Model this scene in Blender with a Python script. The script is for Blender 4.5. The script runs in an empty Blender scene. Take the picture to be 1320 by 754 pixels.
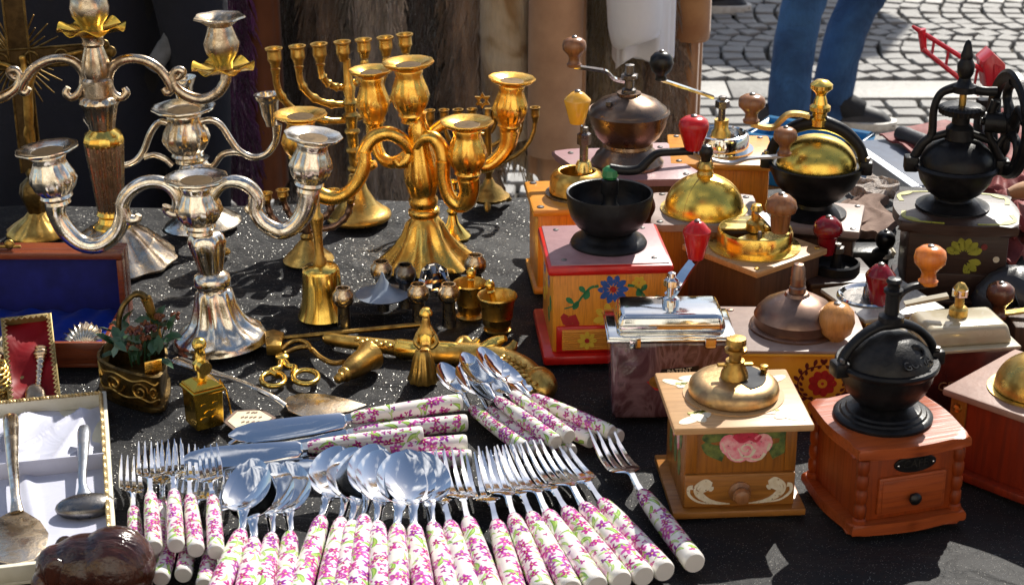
import bpy, bmesh, math, random
from mathutils import Vector, Matrix, Euler
R = math.radians
random.seed(7)
sc = bpy.context.scene
COL = sc.collection
# ---------------------------------------------------------------- camera, sky, sun, exposure
TZ = 0.75                      # height of the stall table
CZ = 1.47                      # eye height
PITCH = R(22); FPX = 2300.0    # tilt, focal length in photo pixels (1320 wide)
cd = bpy.data.cameras.new('camera'); cam = bpy.data.objects.new('camera', cd); COL.objects.link(cam)
cam.location = (0, 0, CZ); cam.rotation_euler = (R(90) - PITCH, 0, 0)
cd.sensor_width = 36; cd.lens = 36 * FPX / 1320; cd.clip_start = 0.05; cd.clip_end = 2000
cd.dof.use_dof = True; cd.dof.focus_distance = 1.72; cd.dof.aperture_fstop = 20
sc.camera = cam
SUN_EL, SUN_AZ = 41, 25        # the sun stands ahead of the camera, a little to the right
w = bpy.data.worlds.new('World'); sc.world = w; w.use_nodes = True
nt = w.node_tree; bg = nt.nodes['Background']; sk = nt.nodes.new('ShaderNodeTexSky')
sk.sky_type = 'NISHITA'; sk.sun_disc = False; sk.sun_elevation = R(SUN_EL); sk.sun_rotation = R(SUN_AZ)
sk.air_density = 1.0; sk.dust_density = 1.2
tcw = nt.nodes.new('ShaderNodeTexCoord'); mpw = nt.nodes.new('ShaderNodeMapping'); mpw.inputs['Scale'].default_value = (1, 1, 2.2)
nzw = nt.nodes.new('ShaderNodeTexNoise'); nzw.inputs['Scale'].default_value = 2.3; nzw.inputs['Detail'].default_value = 7; nzw.inputs['Roughness'].default_value = .55
rpw = nt.nodes.new('ShaderNodeValToRGB'); rpw.color_ramp.elements[0].position = .54; rpw.color_ramp.elements[1].position = .66
mxw = nt.nodes.new('ShaderNodeMix'); mxw.data_type = 'RGBA'; mxw.inputs[7].default_value = (9, 9, 9.3, 1)     # scattered white clouds, as the spoons mirror them
nt.links.new(tcw.outputs['Generated'], mpw.inputs[0]); nt.links.new(mpw.outputs[0], nzw.inputs['Vector']); nt.links.new(nzw.outputs[0], rpw.inputs[0])
nt.links.new(rpw.outputs[0], mxw.inputs[0]); nt.links.new(sk.outputs[0], mxw.inputs[6]); nt.links.new(mxw.outputs[2], bg.inputs[0]); bg.inputs[1].default_value = 0.075
sd = bpy.data.lights.new('sun', 'SUN'); sd.energy = 4.6; sd.angle = R(0.5); sd.color = (1, .95, .86)
so = bpy.data.objects.new('sun', sd); COL.objects.link(so)
_d = Vector((math.sin(R(SUN_AZ)) * math.cos(R(SUN_EL)), math.cos(R(SUN_AZ)) * math.cos(R(SUN_EL)), math.sin(R(SUN_EL))))
so.rotation_euler = _d.to_track_quat('Z', 'Y').to_euler(); so.location = (2, 4, 5)
sc.view_settings.view_transform = 'Standard'; sc.view_settings.look = 'None'
sc.view_settings.exposure = 0.68; sc.view_settings.gamma = 1
sc.cycles.max_bounces = 6; sc.cycles.glossy_bounces = 4; sc.cycles.caustics_reflective = False; sc.cycles.caustics_refractive = False
sc.cycles.sample_clamp_indirect = 4

# ---------------------------------------------------------------- measuring
def ray(px, py):
    a, b = (px - 660) / FPX, (377 - py) / FPX
    return Vector((a, math.cos(PITCH) + b * math.sin(PITCH), -math.sin(PITCH) + b * math.cos(PITCH)))
CAM = Vector((0, 0, CZ))
def at(px, py, z=TZ):
    d = ray(px, py); return CAM + d * ((z - CZ) / d.z)
def atY(px, py, Y):
    d = ray(px, py); return CAM + d * (Y / d.y)
def mpp(p):                    # metres per photo pixel at a place
    v = p - CAM; return (v.y * math.cos(PITCH) - v.z * math.sin(PITCH)) / FPX
class Fr:
    """a thing's own frame: stands at a spot on the table, turned by rz, leaning by tilt"""
    def __init__(s, bx, by, rz=0, tilt=0, z=TZ):
        s.o = at(bx, by, z); s.k = mpp(s.o)
        s.e = Euler((0, tilt, rz)); s.M = Matrix.Translation(s.o) @ s.e.to_matrix().to_4x4(); s.I = s.M.inverted()
        s.bx = bx
    def p(s, px, py, dy=0): return s.I @ atY(px, py, s.o.y + dy * s.k)
    def h(s, py): return (atY(s.bx, py, s.o.y) - s.o).z
    def prof(s, L): return [(r * s.k, s.h(y)) + tuple(x) for r, y, *x in L]

# ---------------------------------------------------------------- objects
def props(o, label=None, cat=None, group=None, kind=None):
    if label: o['label'] = label
    if cat: o['category'] = cat
    if group: o['group'] = group
    if kind: o['kind'] = kind
    return o
def empty(name, label, cat, loc, rot=(0, 0, 0), group=None):
    o = bpy.data.objects.new(name, None); o.empty_display_size = .02; COL.objects.link(o)
    o.location = loc; o.rotation_euler = rot
    return props(o, label, cat, group)
def mesh(name, VF, mat, sm=40):
    me = bpy.data.meshes.new(name); me.from_pydata([tuple(v) for v in VF[0]], [], VF[1])
    bm = bmesh.new(); bm.from_mesh(me); bmesh.ops.recalc_face_normals(bm, faces=bm.faces); bm.to_mesh(me); bm.free()
    if mat: me.materials.append(mat)
    if sm:
        for p in me.polygons: p.use_smooth = True
        me.set_sharp_from_angle(angle=R(sm))
    return me
def mk(name, VF, mat, parent=None, sm=40, T=None, loc=None):
    if T is not None: VF = tf(VF, T)
    o = bpy.data.objects.new(name, mesh(name, VF, mat, sm)); COL.objects.link(o)
    if parent: o.parent = parent
    if loc is not None: o.location = loc
    return o
def dup(o, parent=None):
    c = o.copy(); COL.objects.link(c)
    if parent: c.parent = parent
    for ch in list(o.children): dup(ch, c)
    return c
def tf(VF, T): return ([T @ Vector(v) for v in VF[0]], VF[1])
def join(*L):
    V, F = [], []
    for v, f in L:
        n = len(V); V += [Vector(a) for a in v]; F += [tuple(i + n for i in q) for q in f]
    return V, F
def TR(x=0, y=0, z=0, rx=0, ry=0, rz=0, s=1):
    return Matrix.Translation((x, y, z)) @ Euler((rx, ry, rz)).to_matrix().to_4x4() @ Matrix.Scale(s, 4)

# ---------------------------------------------------------------- shapes
def cr(pts, n=6):
    """smooth curve through points (of any length tuples)"""
    P = [tuple(p) for p in pts]; P = [tuple(2 * a - b for a, b in zip(P[0], P[1]))] + P + [tuple(2 * a - b for a, b in zip(P[-1], P[-2]))]
    out = []
    for i in range(1, len(P) - 2):
        for j in range(n):
            t = j / n
            out.append(tuple(.5 * (2 * b + (c - a) * t + (2 * a - 5 * b + 4 * c - d) * t * t + (3 * b - a - 3 * c + d) * t ** 3) for a, b, c, d in zip(P[i - 1], P[i], P[i + 1], P[i + 2])))
    out.append(P[-2]); return out
def lathe(prof, n=28, k=0, twist=0, oval=1, close=False, phase=0):
    """prof: (r, z[, flute amplitude])"""
    V, F = [], []
    for q in prof:
        r, z = q[0], q[1]; a = q[2] if len(q) > 2 else 0
        for i in range(n):
            t = 2 * math.pi * i / n + phase
            f = 1 + (a * math.cos(k * t + twist * z) if a else 0)
            V.append(Vector((r * f * math.cos(t), r * f * math.sin(t) * oval, z)))
    m = len(prof)
    for j in range(m if close else m - 1):
        a, b = j * n, ((j + 1) % m) * n
        for i in range(n): F.append((a + i, a + (i + 1) % n, b + (i + 1) % n, b + i))
    if not close:
        if prof[0][0] > 1e-7: F.append(tuple(range(n - 1, -1, -1)))
        if prof[-1][0] > 1e-7: F.append(tuple((m - 1) * n + i for i in range(n)))
    return V, F
def tube(pts, rad, n=10, flat=1, cyc=False, up=None):
    """pts list of vectors, rad number or list"""
    P = [Vector(p) for p in pts]; m = len(P)
    rad = rad if isinstance(rad, (list, tuple)) else [rad] * m
    V, F = [], []; nx = None
    for i in range(m):
        a = P[(i - 1) % m] if (cyc or i) else P[0]; b = P[(i + 1) % m] if (cyc or i < m - 1) else P[-1]
        t = (b - a).normalized()
        if nx is None: nx = (Vector(up) if up else (Vector((0, 1, 0)) if abs(t.y) < .9 else Vector((1, 0, 0))))
        nx = (nx - t * nx.dot(t)).normalized(); ny = t.cross(nx)
        for j in range(n):
            q = 2 * math.pi * j / n
            V.append(P[i] + nx * (math.cos(q) * rad[i]) + ny * (math.sin(q) * rad[i] * flat))
    for i in range(m if cyc else m - 1):
        a, b = i * n, ((i + 1) % m) * n
        for j in range(n): F.append((a + j, a + (j + 1) % n, b + (j + 1) % n, b + j))
    if not cyc: F += [tuple(range(n - 1, -1, -1)), tuple((m - 1) * n + j for j in range(n))]
    return V, F
def strip(rows):
    """rows: (x, y, z, half width along x, thickness) swept along y - a bar"""
    V, F = [], []
    for x, y, z, hw, t in rows:
        V += [Vector((x - hw, y, z)), Vector((x - hw * .7, y, z + t / 2)), Vector((x + hw * .7, y, z + t / 2)), Vector((x + hw, y, z)), Vector((x + hw * .7, y, z - t / 2)), Vector((x - hw * .7, y, z - t / 2))]
    m = len(rows)
    for i in range(m - 1):
        for j in range(6): F.append((i * 6 + j, i * 6 + (j + 1) % 6, i * 6 + 6 + (j + 1) % 6, i * 6 + 6 + j))
    F += [tuple(range(6)), tuple((m - 1) * 6 + j for j in range(6))]
    return V, F
def box(w, d, h, bev=0, x=0, y=0, z=0, seg=2, top=1.0):
    bm = bmesh.new(); bmesh.ops.create_cube(bm, size=1)
    for v in bm.verts:
        s = top if v.co.z > 0 else 1
        v.co = Vector((v.co.x * w * s, v.co.y * d * s, (v.co.z + .5) * h))
    if bev: bmesh.ops.bevel(bm, geom=list(bm.edges), offset=min(bev, .49 * min(w, d, h)), segments=seg, profile=.5, affect='EDGES')
    V = [v.co + Vector((x, y, z)) for v in bm.verts]; bm.verts.index_update()
    F = [tuple(v.index for v in f.verts) for f in bm.faces]; bm.free(); return V, F
def prism(poly, z0, z1, bev=0, seg=2):
    bm = bmesh.new(); b = [bm.verts.new((x, y, z0)) for x, y in poly]; t = [bm.verts.new((x, y, z1)) for x, y in poly]
    n = len(poly); bm.faces.new(b[::-1]); bm.faces.new(t)
    for i in range(n): bm.faces.new((b[i], b[(i + 1) % n], t[(i + 1) % n], t[i]))
    if bev:
        E = [e for e in bm.edges if abs(e.verts[0].co.z - e.verts[1].co.z) < 1e-7]
        bmesh.ops.bevel(bm, geom=E, offset=bev, segments=seg, profile=.5, affect='EDGES')
    bm.verts.index_update(); V = [v.co.copy() for v in bm.verts]; F = [tuple(v.index for v in f.verts) for f in bm.faces]; bm.free(); return V, F
def ball(r, x=0, y=0, z=0, n=14, sx=1, sy=1, sz=1):
    P = [(r * math.sin(math.pi * i / n), -r * math.cos(math.pi * i / n)) for i in range(n + 1)]
    P[0] = (0, -r); P[-1] = (0, r)
    return tf(lathe(P, 2 * n), Matrix.Translation((x, y, z)) @ Matrix.Diagonal((sx, sy, sz, 1)))
def grid(nu, nv, fn, thick=0):
    """fn(u,v)->point ; closed slab when thick"""
    V = [Vector(fn(i / nu, j / nv)) for j in range(nv + 1) for i in range(nu + 1)]
    n = nu + 1; F = [(j * n + i, j * n + i + 1, (j + 1) * n + i + 1, (j + 1) * n + i) for j in range(nv) for i in range(nu)]
    if thick:
        m = len(V); V += [v - Vector((0, 0, thick)) for v in V]; F += [tuple(m + i for i in f[::-1]) for f in F]
        rim = [i for i in range(n)] + [j * n + nu for j in range(1, nv + 1)] + [nv * n + i for i in range(nu - 1, -1, -1)] + [j * n for j in range(nv - 1, 0, -1)]
        for a, b in zip(rim, rim[1:] + rim[:1]): F.append((a, b, m + b, m + a))
    return V, F
def skin(V, E, rad, root=0, sub=2):
    me = bpy.data.meshes.new('t'); me.from_pydata(V, E, []); o = bpy.data.objects.new('t', me); COL.objects.link(o)
    mo = o.modifiers.new('s', 'SKIN'); mo.use_smooth_shade = True
    for i, d in enumerate(me.skin_vertices[0].data):
        r = rad[i]; d.radius = (r, r) if not isinstance(r, tuple) else r; d.use_root = (i == root)
    s2 = o.modifiers.new('u', 'SUBSURF'); s2.levels = sub
    dg = bpy.context.evaluated_depsgraph_get(); m2 = o.evaluated_get(dg).to_mesh()
    VF = ([v.co.copy() for v in m2.vertices], [tuple(p.vertices) for p in m2.polygons])
    o.evaluated_get(dg).to_mesh_clear(); bpy.data.objects.remove(o); bpy.data.meshes.remove(me); return VF
def blob(parts, vox, smooth=4):
    """one continuous body melted together from several lumps"""
    VF = join(*parts); me = bpy.data.meshes.new('t'); me.from_pydata([tuple(v) for v in VF[0]], [], VF[1]); o = bpy.data.objects.new('t', me); COL.objects.link(o)
    q = o.modifiers.new('r', 'REMESH'); q.mode = 'VOXEL'; q.voxel_size = vox; q = o.modifiers.new('s', 'SMOOTH'); q.factor = .6; q.iterations = smooth
    dg = bpy.context.evaluated_depsgraph_get(); m2 = o.evaluated_get(dg).to_mesh()
    R_ = ([v.co.copy() for v in m2.vertices], [tuple(p.vertices) for p in m2.polygons])
    o.evaluated_get(dg).to_mesh_clear(); bpy.data.objects.remove(o); bpy.data.meshes.remove(me); return R_
def text(body, size, depth=.0004, align='CENTER'):
    cu = bpy.data.curves.new('t', 'FONT'); cu.body = body; cu.size = size; cu.extrude = depth; cu.align_x = align; cu.align_y = 'CENTER'; cu.resolution_u = 3
    o = bpy.data.objects.new('t', cu); COL.objects.link(o); dg = bpy.context.evaluated_depsgraph_get(); m2 = o.evaluated_get(dg).to_mesh()
    VF = ([v.co.copy() for v in m2.vertices], [tuple(p.vertices) for p in m2.polygons])
    o.evaluated_get(dg).to_mesh_clear(); bpy.data.objects.remove(o); bpy.data.curves.remove(cu); return VF
# flat paint shapes on a front face (x right, z up), y = depth of the face
def ell(cx, cz, a, b, rot=0, n=14):
    c, s = math.cos(rot), math.sin(rot)
    return [(cx + a * math.cos(t) * c - b * math.sin(t) * s, cz + a * math.cos(t) * s + b * math.sin(t) * c) for t in [2 * math.pi * i / n for i in range(n)]]
def stroke(pts, w0, w1=None, n=6):
    P = cr(pts, n); L, Rr = [], []; w1 = w0 if w1 is None else w1
    for i, p in enumerate(P):
        a = P[max(0, i - 1)]; b = P[min(len(P) - 1, i + 1)]; dx, dz = b[0] - a[0], b[1] - a[1]; l = math.hypot(dx, dz) or 1
        t = i / (len(P) - 1); hw = (w0 + (w1 - w0) * t) / 2
        L.append((p[0] - dz / l * hw, p[1] + dx / l * hw)); Rr.append((p[0] + dz / l * hw, p[1] - dx / l * hw))
    return L + Rr[::-1]
def petal(cx, cz, ang, ln, wd, r0=0):
    c, s = math.cos(ang), math.sin(ang); P = []
    for u, v in [(0, 0), (.25, .6), (.55, 1), (.8, .85), (1, .25), (1, -.25), (.8, -.85), (.55, -1), (.25, -.6)]:
        x, z = r0 + u * ln, v * wd / 2; P.append((cx + x * c - z * s, cz + x * s + z * c))
    return P
def paint(polys, y, k):
    V, F = [], []
    for P in polys:
        n = len(V); m = len(P); V += [Vector((x * k, y, z * k)) for x, z in P]
        V += [Vector((x * k, y + .001, z * k)) for x, z in P]
        F.append(tuple(range(n, n + m)))
        for i in range(m): F.append((n + i, n + (i + 1) % m, n + m + (i + 1) % m, n + m + i))
    return V, F
# ---------------------------------------------------------------- materials
class N:
    def __init__(s, name):
        s.m = bpy.data.materials.new(name); s.m.use_nodes = True; s.t = s.m.node_tree; s.b = s.t.nodes['Principled BSDF']
        s.co = s.add('TexCoord').outputs['Object']
    def add(s, typ, **kw):
        n = s.t.nodes.new('ShaderNode' + typ)
        for k, v in kw.items():
            if k in n.inputs: n.inputs[k].default_value = v
            else: setattr(n, k, v)
        return n
    def ln(s, a, b): s.t.links.new(a, b)
    def map(s, scale=(1, 1, 1), rot=(0, 0, 0), src=None):
        n = s.add('Mapping'); n.inputs['Scale'].default_value = scale; n.inputs['Rotation'].default_value = rot; s.ln(src or s.co, n.inputs[0]); return n.outputs[0]
    def noise(s, scale, src=None, detail=4, dist=0, rough=.55):
        n = s.add('TexNoise'); n.inputs['Scale'].default_value = scale; n.inputs['Detail'].default_value = detail; n.inputs['Distortion'].default_value = dist; n.inputs['Roughness'].default_value = rough
        s.ln(src or s.co, n.inputs['Vector']); return n.outputs[0]
    def vor(s, scale, src=None, feature='F1', rnd=1):
        n = s.add('TexVoronoi'); n.feature = feature; n.inputs['Scale'].default_value = scale; n.inputs['Randomness'].default_value = rnd; s.ln(src or s.co, n.inputs['Vector']); return n
    def ramp(s, src, stops, interp='LINEAR'):
        n = s.add('ValToRGB'); n.color_ramp.interpolation = interp; e = n.color_ramp.elements
        while len(e) < len(stops): e.new(.5)
        for i, (p, c) in enumerate(stops):
            e[i].position = p; e[i].color = (c, c, c, 1) if isinstance(c, (int, float)) else (*c, 1)
        s.ln(src, n.inputs[0]); return n.outputs[0]
    def mix(s, f, a, b):
        n = s.add('Mix'); n.data_type = 'RGBA'
        for x, i in ((f, 0), (a, 6), (b, 7)):
            if isinstance(x, (int, float)): n.inputs[i].default_value = x
            elif isinstance(x, tuple): n.inputs[i].default_value = (*x, 1)
            else: s.ln(x, n.inputs[i])
        return n.outputs[2]
    def math(s, op, a, b=0.0, clamp=False):
        n = s.add('Math'); n.operation = op; n.use_clamp = clamp
        for i, x in enumerate((a, b)):
            if isinstance(x, (int, float)): n.inputs[i].default_value = x
            else: s.ln(x, n.inputs[i])
        return n.outputs[0]
    def vm(s, op, a, b):
        n = s.add('VectorMath'); n.operation = op
        for i, x in enumerate((a, b)):
            if isinstance(x, tuple): n.inputs[i].default_value = x
            elif isinstance(x, (int, float)): n.inputs[3].default_value = x
            else: s.ln(x, n.inputs[i])
        return n.outputs[0]
    def bump(s, src, strength=.3, dist=.001):
        n = s.add('Bump'); n.inputs['Strength'].default_value = strength; n.inputs['Distance'].default_value = dist; s.ln(src, n.inputs['Height']); s.ln(n.outputs[0], s.b.inputs['Normal']); return n
    def set(s, **kw):
        for k, v in kw.items():
            k = {'col': 'Base Color', 'rough': 'Roughness', 'metal': 'Metallic', 'coat': 'Coat Weight', 'cr': 'Coat Roughness', 'sheen': 'Sheen Weight', 'spec': 'Specular IOR Level', 'sss': 'Subsurface Weight', 'tr': 'Transmission Weight'}.get(k, k)
            if isinstance(v, tuple): s.b.inputs[k].default_value = (*v, 1)
            elif isinstance(v, (int, float)): s.b.inputs[k].default_value = v
            else: s.ln(v, s.b.inputs[k])
        return s
def plain(name, col, col2=None, rough=.5, metal=0, sc_=60, st=(1, 1, 1), bump=0, bs=None, bd=.001, coat=0, rvar=.1, lo=.35, hi=.65, **kw):
    n = N(name); c = n.map(st); f = n.noise(sc_, c)
    r = n.ramp(f, [(lo, 0.0), (hi, 1.0)])
    n.set(col=n.mix(r, col, col2 or tuple(x * .75 for x in col)), metal=metal, coat=coat, **kw)
    n.set(rough=n.math('ADD', n.math('MULTIPLY', f, rvar * 2), rough - rvar, True))
    if bump: n.bump(n.noise(bs or sc_ * 3, c), bump, bd)
    return n.m
def wood(name, c1, c2, c3=None, axis='z', sc_=14, rough=.35, coat=.3):
    n = N(name); st = {'z': (60, 60, 4), 'x': (4, 60, 60), 'y': (60, 4, 60)}[axis]
    c = n.map(st); f = n.noise(sc_ / 10, c, 5, 1.2); g = n.noise(sc_ / 2.2, c, 3)
    col = n.mix(n.ramp(f, [(.3, 0.0), (.7, 1.0)]), c1, c2)
    col = n.mix(n.math('MULTIPLY', n.ramp(g, [(.46, 0.0), (.66, 1.0)]), .75), col, c3 or tuple(x * .5 for x in c2))
    ed = n.ramp(n.add('NewGeometry').outputs['Pointiness'], [(.52, 0.0), (.60, 1.0)])
    wear = n.math('MAXIMUM', n.ramp(n.noise(55, None, 5), [(.62, 0.0), (.72, 1.0)]), ed)
    gr = n.ramp(n.noise(26, None, 6, .5), [(.30, 1.0), (.46, 0.0)]); col = n.mix(n.math('MULTIPLY', gr, .45), col, tuple(x * .35 for x in c2))
    col = n.mix(n.math('MULTIPLY', wear, .35), col, tuple(min(1, x * 1.35 + .012) for x in c1))
    n.set(col=col, coat=coat * .45, cr=.25, spec=.35, rough=n.math('ADD', n.math('MULTIPLY', g, .3), rough - .12))
    n.bump(g, .4, .0008); return n.m
def metal(name, col, dark, rough=.15, sc_=70, lo=.42, hi=.75, bump=.12, amt=.8, fine=.5):
    n = N(name); f = n.noise(sc_, None, 6, .4); g = n.noise(sc_ * 5, None, 3)
    pt = n.ramp(n.add('NewGeometry').outputs['Pointiness'], [(.40, 1.0), (.49, 0.0)])
    t = n.math('MAXIMUM', n.math('MULTIPLY', n.ramp(f, [(lo, 0.0), (hi, 1.0)]), amt), n.math('MULTIPLY', pt, .85), True)
    n.set(col=n.mix(t, col, dark), metal=1, rough=n.math('ADD', n.math('MULTIPLY', t, .25), n.math('ADD', n.math('MULTIPLY', g, .12), rough - .06)))
    n.bump(n.math('ADD', n.math('MULTIPLY', f, 1.0), n.math('MULTIPLY', g, fine)), bump, .002); return n.m
M_ = {}
M_['silver'] = metal('silver', (.92, .85, .72), (.36, .26, .15), .13, 75, .45, .70, .14, .75)
M_['silver_dark'] = metal('tarnished_silver', (.76, .64, .48), (.20, .13, .07), .18, 80, .4, .66, .16)
M_['steel'] = metal('polished_steel', (.90, .91, .92), (.72, .72, .72), .08, 40, .5, .8, .02, .5)
M_['chrome'] = metal('chrome', (.78, .78, .76), (.5, .46, .4), .09, 50, .55, .8, .02, .6)
M_['gold'] = metal('gilt', (1.0, .62, .13), (.62, .24, .02), .21, 70, .40, .70, .14)
M_['gold_hi'] = metal('bright_gilt', (1.0, .62, .08), (.85, .42, .03), .18, 60, .5, .8, .08)
M_['brass'] = metal('brass', (.78, .50, .13), (.26, .14, .03), .25, 80, .36, .66, .18)
M_['brass_old'] = metal('aged_brass', (.54, .33, .085), (.13, .07, .022), .3, 90, .38, .68, .25)
M_['brass_hi'] = metal('polished_brass', (.95, .64, .14), (.62, .36, .06), .18, 45, .5, .8, .05)
M_['worn_brass'] = metal('worn_brass', (.66, .44, .20), (.27, .17, .10), .3, 60, .40, .66, .14)
M_['brass_dome'] = metal('satin_brass', (.92, .64, .12), (.70, .46, .08), .28, 30, .6, .9, .04)
M_['brass_green'] = metal('pale_brass', (.84, .64, .22), (.46, .30, .08), .24, 60, .42, .7, .08)
M_['brass_dark'] = metal('dark_brass', (.24, .16, .055), (.045, .03, .014), .32, 100, .36, .62, .3)
M_['bronze'] = metal('bronze', (.25, .17, .12), (.09, .06, .045), .24, 40, .4, .7, .06)
M_['copper_brown'] = metal('brown_copper', (.30, .19, .14), (.14, .09, .07), .3, 40, .4, .7, .06)
M_['iron'] = plain('black_iron', (.006, .006, .007), (.012, .012, .013), .36, 0, 90, bump=.4, bs=350, bd=.0006, spec=.22)
M_['iron_rough'] = plain('cast_iron', (.009, .009, .010), (.03, .028, .026), .42, 0, 60, bump=.6, bs=260, bd=.0010, spec=.22)
M_['gun'] = metal('gunmetal', (.22, .21, .20), (.08, .07, .065), .25, 80, .4, .7, .1)
M_['blue_steel'] = metal('blued_steel', (.42, .46, .52), (.22, .2, .2), .3, 60, .4, .8, .08)
M_['bluegrey'] = plain('blue_grey_paint', (.32, .38, .46), (.24, .28, .34), .4, .3, 40)
M_['brass_black'] = metal('near_black_brass', (.10, .065, .03), (.03, .02, .012), .5, 80)  # near-black brass for the candle holes and the cross front
M_['black_plastic'] = plain('black_plastic', (.006, .006, .007), (.012, .012, .012), .3, spec=.35)
M_['pine'] = wood('honey_pine', (.80, .30, .022), (.68, .22, .015), (.42, .11, .01), 'z', 22)
M_['pine_x'] = wood('honey_pine_lying', (.74, .31, .03), (.6, .22, .02), (.35, .11, .01), 'x', 22)
M_['oak'] = wood('oak', (.30, .11, .012), (.21, .068, .007), None, 'z')
M_['oak_x'] = wood('oak_lying', (.34, .14, .025), (.25, .09, .013), None, 'x')
M_['plate_wood'] = wood('faded_wood', (.52, .31, .14), (.42, .23, .095), (.28, .14, .05), 'x', 12, .45, .1)
M_['mauve'] = plain('faded_mauve_paint', (.36, .20, .21), (.30, .16, .17), .45, 0, 70, bump=.2)
M_['rose_brown'] = plain('faded_rose_brown_paint', (.34, .20, .15), (.27, .15, .11), .5, 0, 60, bump=.3)
M_['grey_brown'] = plain('grey_brown_paint', (.33, .24, .20), (.26, .18, .15), .5, 0, 70, bump=.2)
M_['orange_wood'] = wood('orange_stained_wood', (.27, .045, .004), (.19, .027, .0025), (.09, .012, .002), 'z', 10, .42, .05)
M_['orange_wood_x'] = wood('orange_stained_wood_lying', (.34, .07, .014), (.25, .043, .007), (.13, .02, .004), 'x', 10, .33, .3)
M_['red_wood'] = wood('red_stained_wood', (.22, .022, .005), (.14, .013, .003), (.07, .008, .003), 'z', 10, .4, .1)
M_['dark_wood'] = wood('dark_wood', (.085, .036, .016), (.05, .021, .011), None, 'z', 12, .5, .1)
M_['black_brown'] = wood('black_brown_wood', (.045, .022, .014), (.03, .014, .01), None, 'x', 10, .4, .25)
M_['knob_wood'] = wood('turned_wood', (.30, .13, .05), (.19, .075, .025), None, 'z', 8, .25, .6)
M_['knob_dark'] = wood('dark_turned_wood', (.16, .05, .02), (.09, .028, .012), None, 'z', 8, .22, .8)
M_['knob_pale'] = wood('pale_turned_wood', (.62, .30, .085), (.48, .20, .05), (.3, .12, .03), 'z', 12, .28, .5)
M_['knob_orange'] = wood('orange_knob_wood', (.80, .24, .03), (.66, .16, .015), (.5, .1, .01), 'z', 8, .22, .8)
M_['knob_yellow'] = plain('yellow_lacquer', (.90, .48, .04), (.82, .40, .03), .2, 0, 40, coat=.6)
M_['red_paint'] = plain('red_paint', (.64, .016, .01), (.50, .01, .008), .32, 0, 60, coat=.2, bump=.1, spec=.35)
M_['red_knob'] = plain('red_lacquer', (.55, .012, .012), (.42, .006, .006), .25, 0, 60, coat=.25, spec=.35)
M_['burgundy'] = plain('burgundy_lacquer', (.24, .006, .014), (.16, .004, .008), .22, 0, 60, coat=.3, spec=.35)
M_['green_paint'] = plain('green_enamel', (.02, .22, .06), (.015, .15, .04), .3, 0, 60, coat=.5)
M_['yellow_paint'] = plain('yellow_paint', (.78, .40, .03), (.68, .33, .02), .35, 0, 50, coat=.3)
M_['yellow_dec'] = plain('yellow_flower_paint', (.80, .55, .05), (.7, .42, .03), .5)
M_['olive_dec'] = plain('olive_flower_paint', (.40, .38, .04), (.3, .3, .03), .5)
M_['green_dec'] = plain('green_leaf_paint', (.03, .22, .08), (.02, .15, .05), .5)
M_['dkgreen_dec'] = plain('dark_leaf_paint', (.035, .07, .02), (.16, .19, .04), .5, 0, 160)
M_['blue_dec'] = plain('blue_flower_paint', (.03, .12, .45), (.02, .08, .3), .5)
M_['blue_knob'] = plain('blue_lacquer', (.01, .16, .42), (.01, .12, .34), .25, coat=.5)
M_['red_dec'] = plain('red_flower_paint', (.48, .02, .02), (.36, .012, .012), .5)
M_['pink_dec'] = plain('pink_flower_paint', (.75, .16, .24), (.80, .45, .45), .5, 0, 190)
M_['rose_dec'] = plain('deep_rose_paint', (.55, .03, .08), (.42, .02, .05), .5, 0, 150)
M_['white_dec'] = plain('white_scroll_paint', (.72, .66, .52), (.62, .52, .36), .5, 0, 200)
M_['maroon_dec'] = plain('maroon_scroll_paint', (.13, .012, .012), (.09, .01, .01), .5)
M_['cream'] = plain('cream_enamel', (.46, .40, .27), (.40, .33, .21), .25, 0, 40, coat=.5)
M_['enamel'] = plain('grey_enamel', (.52, .50, .45), (.42, .40, .35), .28, .2, 50, coat=.4)
M_['oxblood'] = plain('oxblood_marbled_enamel', (.10, .018, .012), (.045, .012, .010), .25, 0, 60, coat=.5)
M_['leather_red'] = plain('red_brown_leather', (.24, .050, .045), (.16, .032, .03), .65, 0, 70, bump=.4, bs=400, spec=.25)
M_['leather_black'] = plain('black_leather', (.018, .018, .02), (.03, .03, .035), .38, 0, 60, bump=.4, bs=300)
M_['suede'] = plain('beige_suede', (.60, .35, .20), (.48, .27, .15), .85, 0, 18, bump=.3, bs=300, sheen=.3)
M_['suede_brown'] = plain('brown_suede', (.24, .075, .022), (.18, .054, .016), .85, 0, 14, bump=.3, bs=300, sheen=.2)
M_['pouch'] = plain('drab_suede', (.22, .14, .10), (.15, .09, .065), .9, 0, 60, bump=.5, bs=300)
M_['sheepskin'] = plain('tan_sheepskin', (.44, .21, .075), (.33, .14, .05), .85, 0, 22, bump=.4, bs=200, sheen=.4)
def fur(name, a, b, sc_=9, st=(9, 9, 1.6)):
    n = N(name); c = n.map(st); f = n.noise(sc_, c, 6, .6); g = n.noise(sc_ * 9, n.map((3, 3, .5)), 4)
    col = n.mix(n.ramp(f, [(.35, 0.0), (.65, 1.0)]), a, b); col = n.mix(n.math('MULTIPLY', g, .5), col, tuple(x * .5 for x in b))
    n.set(col=col, rough=.8, sheen=.7); n.bump(n.math('ADD', n.math('MULTIPLY', g, .5), f), 1.0, .02); return n.m
M_['fur_brown'] = fur('brown_fur', (.58, .37, .23), (.36, .21, .125))
M_['fur_grey'] = fur('grey_brown_fur', (.80, .66, .53), (.54, .41, .31))
M_['fur_black'] = fur('black_brown_fur', (.12, .07, .045), (.05, .03, .02))
M_['fur_olive'] = fur('olive_brown_fur', (.56, .40, .21), (.28, .19, .09))
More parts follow.
